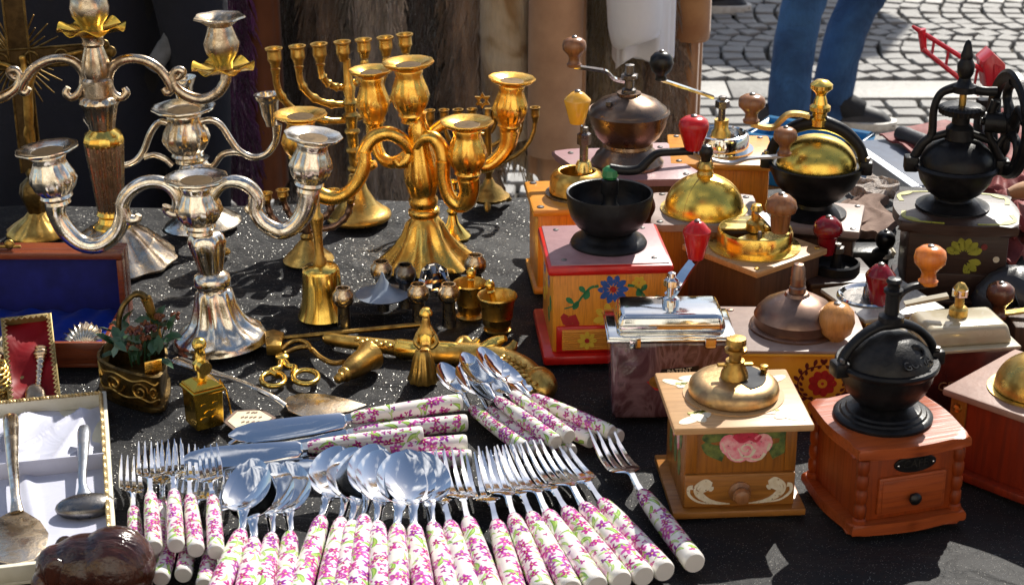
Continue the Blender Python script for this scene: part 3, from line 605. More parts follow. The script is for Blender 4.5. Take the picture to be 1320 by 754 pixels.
# ---------------------------------------------------------------- people
def person(label, hips, feet, knees, face, hair, top, legs, shoes, stoop=0, arms=None, up_arms=False):
    """hips, feet, knees: points on the ground plane and above; face = heading (0 looks along +x)"""
    c, s = math.cos(face), math.sin(face); fw = Vector((c, s, 0)); sd_ = Vector((-s, c, 0)); hips = Vector(hips)
    e = empty('person', label, 'person', (hips.x, hips.y, 0)); o = Vector((hips.x, hips.y, 0)); H = hips - o
    ch = H + Vector((0, 0, .38)) + fw * stoop; nk = ch + Vector((0, 0, .16)) + fw * stoop * .3; hd = nk + Vector((0, 0, .17)) + fw * .02
    V = [H, H + Vector((0, 0, .18)) + fw * stoop * .4, ch, nk, nk + Vector((0, 0, .06)), hd, hd + Vector((0, 0, .09))]; E = [(0, 1), (1, 2), (2, 3), (3, 4), (4, 5), (5, 6)]; r = [(.15, .11), (.14, .10), (.16, .11), (.06, .06), (.055, .055), (.085, .1), (.06, .07)]
    J = []
    for i, sg in enumerate((1, -1)):
        k, f = Vector(knees[i]) - o, Vector(feet[i]) - o; hp = H + sd_ * sg * .09 - Vector((0, 0, .04)); an = f + Vector((0, 0, .09)); n = len(V)
        V += [hp, k, an, f + Vector((0, 0, .035)) + fw * .12]; E += [(0, n), (n, n + 1), (n + 1, n + 2), (n + 2, n + 3)]; r += [.074, .048, .034, .03]; J.append((hp, k, an, f))
    HD = []
    for i, sg in enumerate((1, -1)):
        sh = ch + sd_ * sg * .19 + Vector((0, 0, .06)); a = (arms or [(.02, .02), (.02, .02)])[i]
        el = sh + Vector((0, 0, -.29)) + fw * a[0] + sd_ * sg * .06; wr = el + (Vector((0, 0, -.24)) + fw * a[1] + sd_ * sg * .01 if not up_arms else fw * .2 + Vector((0, 0, .1)) - sd_ * sg * .1); n = len(V)
        V += [sh, el, wr, wr + Vector((0, 0, -.07)) + fw * .01]; E += [(2, n), (n, n + 1), (n + 1, n + 2), (n + 2, n + 3)]; r += [.06, .042, .028, (.018, .038)]; HD.append((sh, el, wr))
        pm = n + 3
        for q in range(4):
            b = V[pm] + fw * (.027 - .018 * q); m = len(V); L = (.04, .046, .043, .034)[q]
            V += [b + Vector((0, 0, -.025)), b + Vector((0, 0, -.025 - L * .6)) - sd_ * sg * .008, b + Vector((0, 0, -.025 - L)) - sd_ * sg * .02]; E += [(pm, m), (m, m + 1), (m + 1, m + 2)]; r += [.009, .0085, .007]
        m = len(V); V += [V[pm] + fw * .04 + Vector((0, 0, .02)), V[pm] + fw * .055 + Vector((0, 0, -.02))]; E += [(n + 2, m), (m, m + 1)]; r += [.011, .009]
    b = mk('body', skin([tuple(v) for v in V], E, r, 0, 2), M_['skin'], e, 80)
    # jeans, shoes, jacket, hair
    L = []
    for hp, k, an, f in J:
        kn = k + fw * .012; P = cr([hp + Vector((0, 0, .06)), (hp + k) / 2 + fw * .012, kn, (k + an) / 2 - fw * .012, an + Vector((0, 0, -.075))], 6)
        rad = [.09, .072, .060, .057, .058]; rr = [q[0] * (1 + .02 * math.sin(i * 1.3)) for i, q in enumerate(cr([(x,) for x in rad], 6))]
        L.append(tube(P, rr, 20))
    for j, (V_, F_) in enumerate(L):       # creases of worn denim
        for i, v in enumerate(V_):
            ring, a = divmod(i, 20); v += Vector((math.cos(a * .314), math.sin(a * .314), .3)) * (.0035 * math.sin(ring * 1.7 + 2 * math.sin(a * .63 + j) + j) + .0025 * math.sin(ring * 2.9 + a * .9))
    L.append(tf(lathe([(.14, -.12), (.175, -.04), (.165, .06), (.15, .12)], 24, oval=.72), Matrix.Translation(H) @ Matrix.Rotation(face + math.pi / 2, 4, 'Z')))
    mk('trousers', join(*L), M_[legs], e, 80)
    if up_arms: mk('long_coat', tf(lathe([(.2, -.62, .03), (.205, -.58, .03), (.195, -.3, .03), (.18, 0, .02), (.17, .1)], 48, 7, oval=.7), Matrix.Translation(H) @ Matrix.Rotation(face + math.pi / 2, 4, 'Z')), M_[top], e, 80)
    for hp, k, an, f in J:
        T = Matrix.Translation(f) @ Matrix.Rotation(face, 4, 'Z')
        up = lambda u, v: (-.08 + .27 * u, (.044 * (1 - abs(2 * u - 1.1) ** 2.4 * .45)) * math.cos(math.pi * v), .022 + math.sin(math.pi * v) * (.085 * (1 - u) ** 1.1 + .028 * min(1, (1 - u) * 8 + .15)))
        s1 = mk('shoe', grid(16, 14, up), M_[shoes], e, 80, T=T)
        pl = [(-.085, -.02), (-.07, -.036), (0, -.036), (.08, -.05), (.15, -.046), (.188, -.02), (.192, .01), (.17, .036), (.1, .05), (0, .04), (-.07, .036), (-.085, .02)]
        mk('sock', tube([f + Vector((0, 0, .13)) - fw * .006, f + Vector((0, 0, .09)) + fw * .012, f + fw * .05 + Vector((0, 0, .062)), f + fw * .10 + Vector((0, 0, .048))], [.044, .050, .046, .036], 14), M_['black_trousers'], e, 80)
        mk('sole', tf(prism([(x * 1.04, y * 1.08) for x, y in pl], 0, .034, .005), T), M_['sole'], s1)
    jk = lathe([(.165, -.06, .02), (.17, .0, .03), (.16, .1, .03), (.165, .25, .02), (.18, .38), (.15, .46), (.08, .51), (.07, .56)], 40, 9, oval=.72)
    A = [tf(jk, Matrix.Translation(H) @ Matrix.Shear('XY', 4, (c * stoop / .4, s * stoop / .4)) @ Matrix.Rotation(face + math.pi / 2, 4, 'Z'))]
    jo = mk('jacket', A[0], M_[top], e, 80)
    for sh, el, wr in HD: mk('sleeve', tube(cr([sh + Vector((0, 0, .03)), sh - Vector((0, 0, .06)), el, wr], 6), [q[0] for q in cr([(.075,), (.075,), (.062,), (.045,)], 6)], 16), M_[top], e, 80)
    mk('hair', tf(ball(.108, n=10, sz=1.05), Matrix.Translation(hd + Vector((0, 0, .045)) - fw * .02)), M_['hair'], e, 80)
    fx = hd + fw * .1
    mk('nose', tf(ball(.014, n=6, sz=1.6), Matrix.Translation(fx + fw * .008)), M_['skin'], e); mk('mouth', tf(ball(.02, n=6, sz=.3), Matrix.Translation(fx - Vector((0, 0, .05)) - fw * .008)), M_['leather_red'], e)
    for sg in (1, -1):
        mk('eye', ball(.011, *(fx + sd_ * sg * .032 + Vector((0, 0, .02)) - fw * .014), n=6), M_['sole'], e); mk('ear', tf(ball(.026, n=6, sy=.4), Matrix.Translation(hd + sd_ * sg * .092)), M_['skin'], e)
    return e, H, J
f1, f2 = at(1064, 166, 0), at(1012, 192, 0)
k1, k2 = atY(1128, -38, f1.y + .02), atY(1047, -30, f2.y + .05)
k1.z = .47; k2.z = .5
hp = (f1 + f2) / 2 + Vector((.21, .03, .93))
person('person in blue jeans and black shoes with white soles walking past the stall', hp, [f1, f2], [k1, k2], R(-8), 1, 'navy_cloth', 'denim', 'shoe', .04)
q1 = at(897, 16, 0); q2 = q1 + Vector((-.35, .12, 0))
person('person of whom one black shoe shows at the top, right of the coats', (q1 + q2) / 2 + Vector((0, 0, .93)), [q1, q2], [q1 + Vector((0, 0, .5)), q2 + Vector((.06, 0, .5))], R(-5), 1, 'navy_cloth', 'black_trousers', 'shoe', .03)
PY = 2.52; pc = atY(60, 60, PY)
e, H, J = person('person in a dark navy jacket with a grey edge, standing behind the candelabra', (pc.x, PY, .97), [(pc.x + .12, PY, 0), (pc.x - .1, PY + .03, 0)], [(pc.x + .12, PY - .02, .5), (pc.x - .1, PY + .01, .5)], R(-90), 1, 'navy_cloth', 'black_trousers', 'shoe', .02, up_arms=True)
off = Vector(e.location)
# open jacket skirt, grey facing and the bright jeans seam at its right edge
jk = [atY(x, y, PY - .10) - off for x, y in ((222, -30), (224, 30), (214, 60), (196, 90))]
mk('jacket_edge', tube(cr(jk, 6), [.011] * 12 + [.013] * 7, 10, .5, up=(1, 0, 0)), M_['grey_trim'], e, 80)
P = [atY(x, y, PY - .07) - off for x, y in ((235, -70), (248, 20), (258, 100), (262, 170), (262, 300))]
mk('jacket_skirt', tube(cr(P, 6), [q[0] for q in cr([(.06,), (.05,), (.042,), (.04,), (.04,)], 6)], 16), M_['navy_cloth'], e, 80)
P = [atY(x, y, PY - .085) - off for x, y in ((262, 110), (266, 160), (268, 210), (266, 300))]
mk('jeans_seam', tube(cr(P, 6), [q[0] for q in cr([(.006,), (.014,), (.018,), (.018,)], 6)], 12), M_['denim_bright'], e, 80)
e, H, J = person('person in black behind the brass crucifix at the left edge', (atY(-70, 60, 2.75).x, 2.75, .97), [(atY(-70, 60, 2.75).x + .1, 2.75, 0), (atY(-70, 60, 2.75).x - .1, 2.75, 0)], [(atY(-70, 60, 2.75).x + .1, 2.73, .5), (atY(-70, 60, 2.75).x - .1, 2.73, .5)], R(-90), 1, 'black_trousers', 'black_trousers', 'shoe', .02, up_arms=True)
# ---------------------------------------------------------------- the parasol beyond the frame that throws the shade on the paving
sh = at(935, 40, 0); dr = _d * (2.35 / _d.z)
pb = sh + Vector((dr.x, dr.y, 0))
ps = empty('parasol', 'plain market parasol standing on the square behind the coats', 'parasol', pb)
mk('pole', tube([(0, 0, 0), (0, 0, 2.6)], .02, 10), M_['oak'], ps); mk('canopy', lathe([(.62, 2.3), (.63, 2.31), (.02, 2.62), (0, 2.62)], 8), M_['white_shirt'], ps, 20); mk('foot', box(.4, .4, .06, .01), M_['slab'], ps)
# ---------------------------------------------------------------- the sunlit houses behind the photographer, mirrored in the metal
for hx, hw, hh, mt, lb in ((-13, 11.8, 9.5, 'plaster', 'ochre town house across the square behind the photographer'), (0, 13.8, 11, 'plaster_white', 'pale town house across the square behind the photographer'), (13, 11.8, 9, 'plaster_rose', 'rose town house across the square behind the photographer')):
    hs_ = empty('town_house', lb, 'house', (hx, -11, 0)); mk('wall', box(hw, 6, hh, 0, 0, -3, -.02), M_[mt], hs_)
    mk('roof', ([(-hw / 2 - .3, .4, hh - .1), (hw / 2 + .3, .4, hh - .1), (hw / 2 + .3, -6.4, hh - .1), (-hw / 2 - .3, -6.4, hh - .1), (-hw / 2 - .3, -3, hh + 3), (hw / 2 + .3, -3, hh + 3)], [(0, 1, 5, 4), (2, 3, 4, 5), (0, 4, 3), (1, 2, 5), (0, 3, 2, 1)]), M_['roof_tile'], hs_)
    for fl_ in range(3):
        for c_ in range(4):
            x_ = (c_ - 1.5) * hw / 4; z_ = .9 + fl_ * 3; wf = mk('window', box(1.25, .12, 1.75, .01, x_, .03, z_), M_['box_edge'], hs_); mk('pane', box(1.05, .04, 1.55, 0, x_, .085, z_ + .1), M_['pane'], wf)
# ---------------------------------------------------------------- the neighbouring folding table with leather goods
ZF = TZ - .03
A, B = at(1103, 180, ZF), at(1187, 238, ZF)
u = (B - A).normalized(); v = Vector((-u.y, u.x, 0)); v = v if v.x > 0 else -v
LB = (B - A).length + .012; WB = .62
ft = empty('folding_table', 'slate grey folding table with an aluminium edge standing on the paving', 'folding table', (A.x, A.y, 0), (0, 0, math.atan2(u.y, u.x)))
sg = 1 if (Matrix.Rotation(-math.atan2(u.y, u.x), 3, 'Z') @ v).y > 0 else -1
k = mpp(A)
mk('tabletop', box(LB, WB, .012, .002, LB / 2, sg * WB / 2, ZF - .014), M_['bench_top'], ft)
mk('edge_rail', box(LB - 10 * k, .014, 25 * k, .002, LB / 2 + 5 * k, -sg * .007, ZF - 26 * k), M_['alu'], ft)
mk('corner_cap', box(13 * k, .02, 27 * k, .003, 4 * k, -sg * .007, ZF - 27 * k), M_['black_plastic'], ft)
for x, y in ((LB * .42, .05), (LB * .42, WB - .05), (LB - .03, .05), (.06, WB - .05)): mk('leg', tube([(x, sg * y, .0), (x, sg * y, ZF - .014)], .013, 10), M_['black_plastic'], ft)
cb = at(1142, 225, ZF - .05) ; cl = ft.matrix_basis.inverted() @ cb
mk('cable', tube(cr([(LB * .30, -sg * .0, ZF - .03), (LB * .30, -sg * .016, ZF - .06), (LB * .33, -sg * .015, ZF - .16), (LB * .36, -sg * .02, ZF - .3)], 6), .0025, 6), M_['black_plastic'], ft)
def sheet(name, label, cat, poly, z, mat, amp, th, ph, nseg=16, grp=None, part=None):
    """a limp quad of leather laid down between four pixel corners"""
    c4 = [at(x, y, z) for x, y in poly]; o = (c4[0] + c4[2]) / 2
    def fn(u, v):
        p = c4[0] * (1 - u) * (1 - v) + c4[1] * u * (1 - v) + c4[2] * u * v + c4[3] * (1 - u) * v - o
        p += Vector((.01 * math.sin(9 * v + ph), .01 * math.sin(8 * u + ph), 0))
        p.z += th + amp * (math.sin(11 * u + 5 * v + ph) * math.sin(6 * v - 4 * u + 2 * ph) + .5 * math.sin(23 * u + ph) * math.cos(17 * v) + 1.0); return p
    e = mk(name, grid(nseg, nseg, fn, th), M_[mat], None, 60, loc=o); return props(e, label, cat, grp)
sheet('leather_hide', 'red-brown leather hide on the slate folding table', 'leather', [(1133, 178), (1215, 222), (1290, 190), (1215, 160)], ZF, 'leather_red', .003, .003, 0)
sheet('leather_hide', 'creased red-brown leather hide beyond the black handwheel', 'leather', [(1232, 190), (1330, 250), (1420, 190), (1290, 150)], ZF + .01, 'leather_red', .010, .003, 2)
rb = at(1160, 172, ZF + .012); re = at(1232, 205, ZF + .012)
o = mk('leather_roll', tube(cr([rb - rb, (re - rb) * .5 + Vector((0, .006, 0)), re - rb], 5), [.011, .0125, .012, .0125, .013, .0125, .013, .012, .0125, .013, .0115], 12), M_['leather_black'], None, 60, loc=rb); props(o, 'rolled black leather on top of the flat red-brown hide', 'leather roll')
# red leather heap beside the black mill at the right edge
for i, (po, z, ph) in enumerate([([(1262, 350), (1335, 335), (1335, 262), (1270, 268)], TZ + .004, 1), ([(1282, 300), (1345, 318), (1345, 240), (1268, 240)], TZ + .03, 3)]):
    sheet('leather_bag', ['flat red leather bag on the cloth behind the handwheel mill', 'creased red leather bag on top of the other one at the right edge'][i], 'bag', po, z, 'leather_red', .011, .004, ph, 22)
hb = at(1300, 250, TZ + .06)
o = mk('leather_strap', tube(cr([(0, 0, 0), (.03, .0, .006), (.06, -.01, .004), (.1, -.02, 0)], 5), [.008, .011, .013, .014, .013, .013, .014, .014, .013, .013, .012, .012, .011, .011, .010, .01], 10, .7), M_['sheepskin'], None, 60, loc=hb); props(o, 'thick tan leather strap on the red bags', 'strap')
sheet('suede_pouch', 'tan suede pouch lying between the brass-domed black mill and the handwheel mill', 'pouch', [(1092, 318), (1152, 312), (1140, 262), (1088, 268)], TZ + .002, 'pouch', .003, .010, 4, 18)
sheet('grey_scarf', 'folded dark grey scarf on the cloth at the back right', 'scarf', [(1108, 262), (1150, 262), (1146, 240), (1104, 240)], TZ + .002, 'fur_grey', .004, .008, 2, 14)
# black leather bag with silver stitching behind the cream-lidded mill
pb = at(1306, 400); o = empty('black_bag', 'black leather bag slumped on the cloth behind the cream-lidded mill', 'bag', pb)
k = mpp(pb)
V = lathe([(52 * k, 0, .05), (58 * k, 14 * k, .09), (50 * k, 34 * k, .12), (30 * k, 52 * k, .2), (8 * k, 60 * k, .2), (0, 60 * k)], 32, 5, 60, .8); mk('body', V, M_['leather_black'], o, 70)
mk('flap', grid(10, 10, lambda u, v: ((-40 + 80 * u) * k, (-40 - 14 * math.sin(3 * v)) * k, (58 - 52 * v + 6 * math.sin(7 * u)) * k), .002), M_['leather_black'], o, 70)
mk('strap', tube(cr([Vector((x * k, -56 * k, z * k)) for x, z in ((-22, 52), (-12, 30), (-14, 10), (-4, 2))], 6), 6 * k, 8, .4), M_['gun'], o, 70)
# blue crate at the end of the table, beyond the domed mills
cb = at(1036, 232, TZ - .15); k = mpp(cb)
cr8 = empty('plastic_crate', 'bright blue plastic crate behind the brass-domed black mill', 'crate', (cb.x, cb.y, cb.z), (0, 0, R(-32)))
cw, cdp, chh = .17, .10, .07
for a, (w_, d_, x, y) in enumerate(((cw, .006, 0, -cdp / 2), (cw, .006, 0, cdp / 2), (.006, cdp - .012, -cw / 2 + .003, 0), (.006, cdp - .012, cw / 2 - .003, 0))): mk('side_panel', box(w_, d_, chh, .002, x, y), M_['blue_plastic'], cr8)
mk('crate_floor', box(cw - .014, cdp - .014, .005, 0, z=.001), M_['blue_plastic'], cr8)
mk('rim', tube([(-cw / 2, -cdp / 2, chh), (cw / 2, -cdp / 2, chh), (cw / 2, cdp / 2, chh), (-cw / 2, cdp / 2, chh)], .008, 8, cyc=True), M_['blue_plastic'], cr8)
st = empty('camp_stool', 'low trestle that carries the blue crate', 'trestle', (cb.x, cb.y, 0), (0, 0, R(-32)))
mk('seat', box(.18, .14, .02, .003, z=cb.z - .021), M_['oak_x'], st)
for sx in (-1, 1):
    for sy in (-1, 1): mk('leg', tube([(sx * .07, sy * .05, 0), (sx * .07, sy * .05, cb.z - .021)], .012, 8), M_['oak'], st)
# red toy excavator arm on the folding table
tg = at(1262, 178, ZF + .03); dg = empty('toy_digger', 'red metal toy digger arm with a box bucket', 'toy', tg)
D = lambda x, y, dy=0: atY(x, y, tg.y + dy) - tg
mk('base', lathe([(.022, 0), (.022, .008), (.010, .014), (.009, D(1262, 128).z), (0, D(1262, 128).z)], 14), M_['black_plastic'], dg)
for dy in (-.012, .012):
    mk('boom_rail', tube([D(1193, 45, dy), D(1268, 92, dy)], .0032, 8), M_['red_metal'], dg); mk('boom_rail', tube([D(1190, 64, dy), D(1262, 122, dy)], .0032, 8), M_['red_metal'], dg)
for t in (.15, .4, .65, .9): mk('cross_rod', tube([D(1193 + 75 * t, 45 + 47 * t, -.012), D(1190 + 72 * t, 64 + 58 * t, .012)], .002, 6), M_['red_metal'], dg)
mk('arm_bracket', tube([D(1188, 38), D(1191, 66)], [.006, .0045], 8), M_['red_metal'], dg); mk('claw', tube([D(1189, 42), D(1182, 38), D(1176, 34)], [.004, .003, .002], 8), M_['red_metal'], dg)
P = [D(*q) for q in ((1262, 76), (1276, 64), (1291, 78), (1292, 108), (1280, 123), (1268, 112))]
pr = prism([(q.x, q.z) for q in P], -.022, .022, .002)
mk('bucket', tf(pr, Matrix.Rotation(R(90), 4, 'X')), M_['red_metal'], dg)
for i in range(3): mk('bucket_rib', tube([D(1283 + 3 * i, 84 + i, -.025), D(1283 + 3 * i, 112 - i, -.025)], .0018, 6), M_['red_metal'], dg)
# ---------------------------------------------------------------- candlesticks
def root_of(fr, name, label, cat, group=None): return empty(name, label, cat, fr.o, fr.e, group)
def cup(Rr, H, k=10, amp=.075, tw=60):
    return lathe([(0, 0), (.42 * Rr, 0), (.40 * Rr, .06 * H), (.52 * Rr, .12 * H), (.48 * Rr, .17 * H, amp * .4), (.62 * Rr, .27 * H, amp), (.72 * Rr, .42 * H, amp), (.66 * Rr, .56 * H, amp), (.54 * Rr, .70 * H, amp), (.50 * Rr, .78 * H, amp * .4), (.56 * Rr, .84 * H), (.54 * Rr, .87 * H), (.74 * Rr, .91 * H), (.96 * Rr, .965 * H, .02), (1.0 * Rr, .99 * H, .025), (.99 * Rr, 1.01 * H, .025), (.93 * Rr, 1.012 * H), (.74 * Rr, .985 * H), (.58 * Rr, .965 * H), (.50 * Rr, .95 * H), (.45 * Rr, .80 * H), (.42 * Rr, .55 * H), (0, .53 * H)], 40, k, tw)
def plaincup(r, h):
    return lathe([(0, 0), (.55 * r, 0), (.6 * r, .1 * h), (.75 * r, .3 * h), (.92 * r, .42 * h), (.88 * r, .5 * h), (.85 * r, .85 * h), (1.08 * r, .92 * h), (1.1 * r, h), (.85 * r, h), (.75 * r, .9 * h), (.7 * r, .5 * h), (0, .48 * h)], 18)
def put_cup(fr, e, rim, bot, rpx, mat, dy=0, fn=cup, name='candle_cup', **kw):
    a, b = fr.p(*bot, dy), fr.p(*rim, dy); d = b - a
    q = d.to_track_quat('Z', 'Y').to_matrix().to_4x4()
    o = mk(name, fn(rpx * fr.k, d.length, **kw), M_[mat], e, 50, T=Matrix.Translation(a) @ q)
    Rr, H = rpx * fr.k, d.length
    mk('socket', lathe([(.50 * Rr, .953 * H), (.47 * Rr, .955 * H), (.44 * Rr, .93 * H), (.40 * Rr, .56 * H), (0, .55 * H)], 28), M_['brass_black'], o, 50, T=Matrix.Translation(a) @ q)  # near-black lining makes the candle hole read dark
    return o
def arm(fr, e, pts, rpx, mat, dy0=0, dy1=0, name='arm', nn=6, flat=1, beads=0):
    m = len(pts); P = []; rr = []
    for i, q in enumerate(pts):
        t = i / (m - 1); P.append(tuple(fr.p(q[0], q[1], dy0 + (dy1 - dy0) * t)) + ((q[2] if len(q) > 2 else rpx) * fr.k,))
    C = cr(P, nn); rad = [c[3] for c in C]
    if beads: rad = [r * (1 + .32 * (1 if i % beads == 0 else 0)) for i, r in enumerate(rad)]
    return mk(name, tube([c[:3] for c in C], rad, 12, flat), M_[mat], e, 60)
def scroll(cx, cy, r, a0, turns, sgn=1, n=10, rt=.25):
    return [(cx + r * (1 - (1 - rt) * i / n) * math.cos(a0 + sgn * turns * 2 * math.pi * i / n), cy + r * (1 - (1 - rt) * i / n) * math.sin(a0 + sgn * turns * 2 * math.pi * i / n)) for i in range(n + 1)]

# silver three-armed candelabrum in front
f = Fr(285, 441, tilt=R(-4)); k = f.k
e = root_of(f, 'silver_candelabrum', 'silver three-armed candelabrum with a swirled dome foot, nearest of the silver ones', 'candelabrum')
H = f.h
pr = [(0, 0), (60, 0), (61.5, 2), (60, 5), (59.5, 7, .01), (59, 9, .02), (56, 13, .05), (48, 18, .09), (39, 24, .11), (32, 33, .11), (28, 45, .10), (25, 58, .08), (23, 70, .06), (20, 74), (0, 75)]
mk('foot', lathe([(r * k, z * k) + tuple(x) for r, z, *x in pr], 60, 9, 34, .95), M_['silver'], e, 50)
pr = [(0, 113), (16, 113), (20, 117), (24, 124, .03), (25, 131, .03), (22, 138), (18, 142), (19, 150, .07), (26, 176, .09), (27, 185, .08), (22, 193), (20, 198), (24, 205, .05), (27, 216, .08), (26, 226, .08), (20, 238, .05), (17, 246), (0, 247)]
mk('stem', lathe(f.prof([(0, 376), (20, 376), (19, 371), (23, 367), (24, 361), (22, 354), (15, 350), (16, 343, .08), (20, 324, .1), (23, 312, .09), (21, 303, .05), (16, 299), (0, 298)]), 40, 6), M_['silver'], e, 45)
put_cup(f, e, (253, 229), (258, 300), 40, 'silver')
put_cup(f, e, (60, 191), (75, 262), 39, 'silver'); put_cup(f, e, (404, 174), (398, 246), 36, 'silver')
arm(f, e, [(243, 262, 5), (228, 276, 6), (215, 272, 5), (216, 266, 7)] , 7, 'silver', name='scroll_end')
arm(f, e, [(228, 272, 7), (229, 255, 8), (218, 240, 8), (200, 234, 8.5), (180, 238, 9), (163, 252, 9), (158, 268, 9), (165, 282, 8), (176, 283, 6), (179, 277, 4)], 8, 'silver')
arm(f, e, [(157, 262, 9), (158, 280, 10), (150, 300, 10), (130, 315, 11), (106, 314, 11), (86, 298, 12), (74, 278, 12), (72, 262, 14), (76, 256, 13)], 11, 'silver')
arm(f, e, [(270, 270, 7), (274, 252, 8), (286, 238, 8), (302, 234, 8.5), (320, 240, 9), (332, 254, 9), (331, 266, 8), (322, 271, 6), (317, 266, 4)], 8, 'silver')
arm(f, e, [(328, 252, 8), (329, 272, 9), (340, 288, 10), (360, 298, 11), (378, 292, 11), (392, 275, 12), (398, 256, 13), (398, 246, 13)], 11, 'silver')

# tall fluted candelabrum with brass trims
f = Fr(150, 334, tilt=R(-1)); k = f.k
e = root_of(f, 'fluted_candelabrum', 'tall fluted silver candelabrum with wavy brass drip pans, at the left', 'candelabrum')
L = [(0, 336), (76, 336, .03), (77, 333, .03), (70, 327, .05), (56, 315, .08), (42, 302, .08), (31, 294, .05), (24, 291), (0, 291)]
mk('foot', lathe(f.prof(L), 64, 11, 0), M_['silver_dark'], e, 50)
mk('brass_ring', lathe(f.prof([(0, 293), (25, 293), (24, 289), (18, 285), (16, 279), (19, 275), (17, 271), (0, 271)]), 24, 12), M_['brass_hi'], e, 30)
mk('fluted_column', lathe(f.prof([(0, 275), (15, 275, .10), (23, 184, .10), (0, 184)]), 160, 20), M_['silver_dark'], e, 80)
mk('brass_ring', lathe(f.prof([(0, 186), (24, 186), (25, 180, .04), (22, 172, .04), (13, 164), (0, 164)]), 24, 12), M_['brass_hi'], e, 30)
mk('baluster', lathe(f.prof([(0, 165), (16, 165), (18, 150, .06), (21, 136, .07), (25, 131, .04), (24, 126), (19, 123), (19, 102), (16, 99), (18, 92, .05), (16, 78, .06), (11, 60, .05), (14, 56), (13, 50), (15, 46), (11, 42), (0, 42)]), 48, 12), M_['silver_dark'], e, 45)
def pan(r, z, k, w=6): # wavy drip pan
    return lathe([(.25 * r, z), (.6 * r, z + .03 * r), (r, z + .16 * r, .05), (.98 * r, z + .2 * r, .05), (.6 * r, z + .08 * r), (.25 * r, z + .06 * r)], 48, w)
def wavy_pan(r, n=7, amp=.10):
    V, F = lathe([(.22 * r, 0), (.55 * r, .02 * r), (.85 * r, .12 * r), (1.0 * r, .16 * r), (1.0 * r, .19 * r), (.84 * r, .16 * r), (.5 * r, .08 * r), (.22 * r, .06 * r)], 56)
    for v in V:
        q = v.x ** 2 + v.y ** 2; a = math.atan2(v.y, v.x); v.z += amp * r * (q / r / r) ** 1.5 * math.sin(n * a)
    return V, F
mk('drip_pan', tf(wavy_pan(42 * k), TR(z=f.h(42))), M_['gold_hi'], e, 60)
bulb = [(0, 40), (13, 40), (14, 33), (16, 29), (22, 20, .02), (24, 9, .02), (22, -2), (16, -12), (15, -18), (24, -24, .05), (31, -27, .06), (30, -29, .06), (15, -26), (12, -20), (0, -20)]
mk('candle_cup', lathe(f.prof(bulb), 40, 7), M_['silver_dark'], e, 50)
def side(sx, nm=0):
    X = lambda x: x if sx > 0 else 2 * 124 - x
    arm(f, e, [(X(x), y, r) for x, y, r in ((141, 108, 5), (141, 95, 5.5), (150, 82, 6), (166, 76, 6), (186, 78, 6), (204, 88, 6), (216, 103, 6), (221, 116, 5), (215, 120, 4.5), (210, 114, 3.5))], 6, 'silver_dark')
    arm(f, e, [(X(x), y, r) for x, y, r in ((140, 108, 5), (146, 120, 5), (156, 126, 5), (163, 120, 5), (160, 113, 3.5))], 5, 'silver_dark', name='scroll_end')
    arm(f, e, [(X(x), y, r) for x, y, r in ((226, 102, 3), (232, 100, 4), (236, 93, 5), (229, 90, 5), (223, 97, 5), (226, 112, 6), (242, 124, 7), (262, 128, 7), (280, 120, 7), (290, 106, 7), (292, 92, 7))], 6, 'silver_dark')
    b = f.p(X(288), 92)
    mk('drip_pan', tf(wavy_pan(39 * k), Matrix.Translation(b)), M_['gold_hi'], e, 60)
    put = [(0, 0), (12, 0), (12, 8), (20, 20, .02), (22, 32, .02), (17, 45), (15, 52), (22, 58, .05), (31, 62, .06), (30, 64, .06), (16, 61), (13, 56), (0, 54)]
    mk('candle_cup', tf(lathe([(r * k, z * k * 1.02) + tuple(x) for r, z, *x in put], 40, 7), Matrix.Translation(b + Vector((0, 0, 4 * k)))), M_['silver_dark'], e, 50)
side(1); side(-1)

# silver candelabrum with thin branches, behind
f = Fr(262, 290, tilt=R(-4)); k = f.k
e = root_of(f, 'silver_candelabrum', 'silver candelabrum with thin wiry branches and a plain round foot, behind the swirled one', 'candelabrum')
mk('foot', lathe([(0, 0), (48 * k, 0), (50 * k, 3 * k), (47 * k, 6 * k), (36 * k, 13 * k), (20 * k, 24 * k), (12 * k, 40 * k), (0, 41 * k)], 48), M_['silver'], e, 50)
mk('stem', lathe(f.prof([(0, 262), (12, 262), (16, 255), (22, 235, .05), (24, 222, .05), (16, 208, .05), (20, 204), (0, 203)]), 32, 8), M_['silver'], e, 50)
put_cup(f, e, (236, 138), (243, 208), 40, 'silver', tw=0)
arm(f, e, [(252, 175, 4), (256, 160, 4.5), (270, 155, 4.5), (284, 161, 4.5), (297, 180, 4.5), (308, 194, 4.5), (326, 203, 4.5), (344, 198, 4.5), (355, 183, 4.5), (357, 168, 6), (357, 160, 7)], 4.5, 'silver')
arm(f, e, [(262, 222, 4), (275, 214, 4), (286, 200, 4), (300, 196, 4.5), (312, 197, 4.5)], 4, 'silver', name='brace')
arm(f, e, [(222, 175, 4), (217, 160, 4.5), (205, 158, 4.5), (194, 172, 4.5), (185, 195, 4.5), (174, 208, 4.5), (158, 213, 4.5), (140, 208, 4.5), (131, 196, 5), (130, 186, 6)], 4.5, 'silver')
arm(f, e, [(222, 214, 4), (212, 205, 4), (198, 200, 4), (186, 203, 4)], 4, 'silver', name='brace')
f2 = [(0, 0), (7, 0), (8, 6), (11, 14), (13, 30), (15, 33), (17, 37), (18, 41), (14, 41), (11, 36), (10, 20), (0, 18)]
for (x, y), dy in (((350, 162), 0), ((131, 190), 0), ((240, 140), 60)):
    b = f.p(x, y, dy); mk('candle_cup', tf(lathe([(r * k, z * k) for r, z in f2], 28), Matrix.Translation(b)), M_['silver'], e, 40)
f3 = f
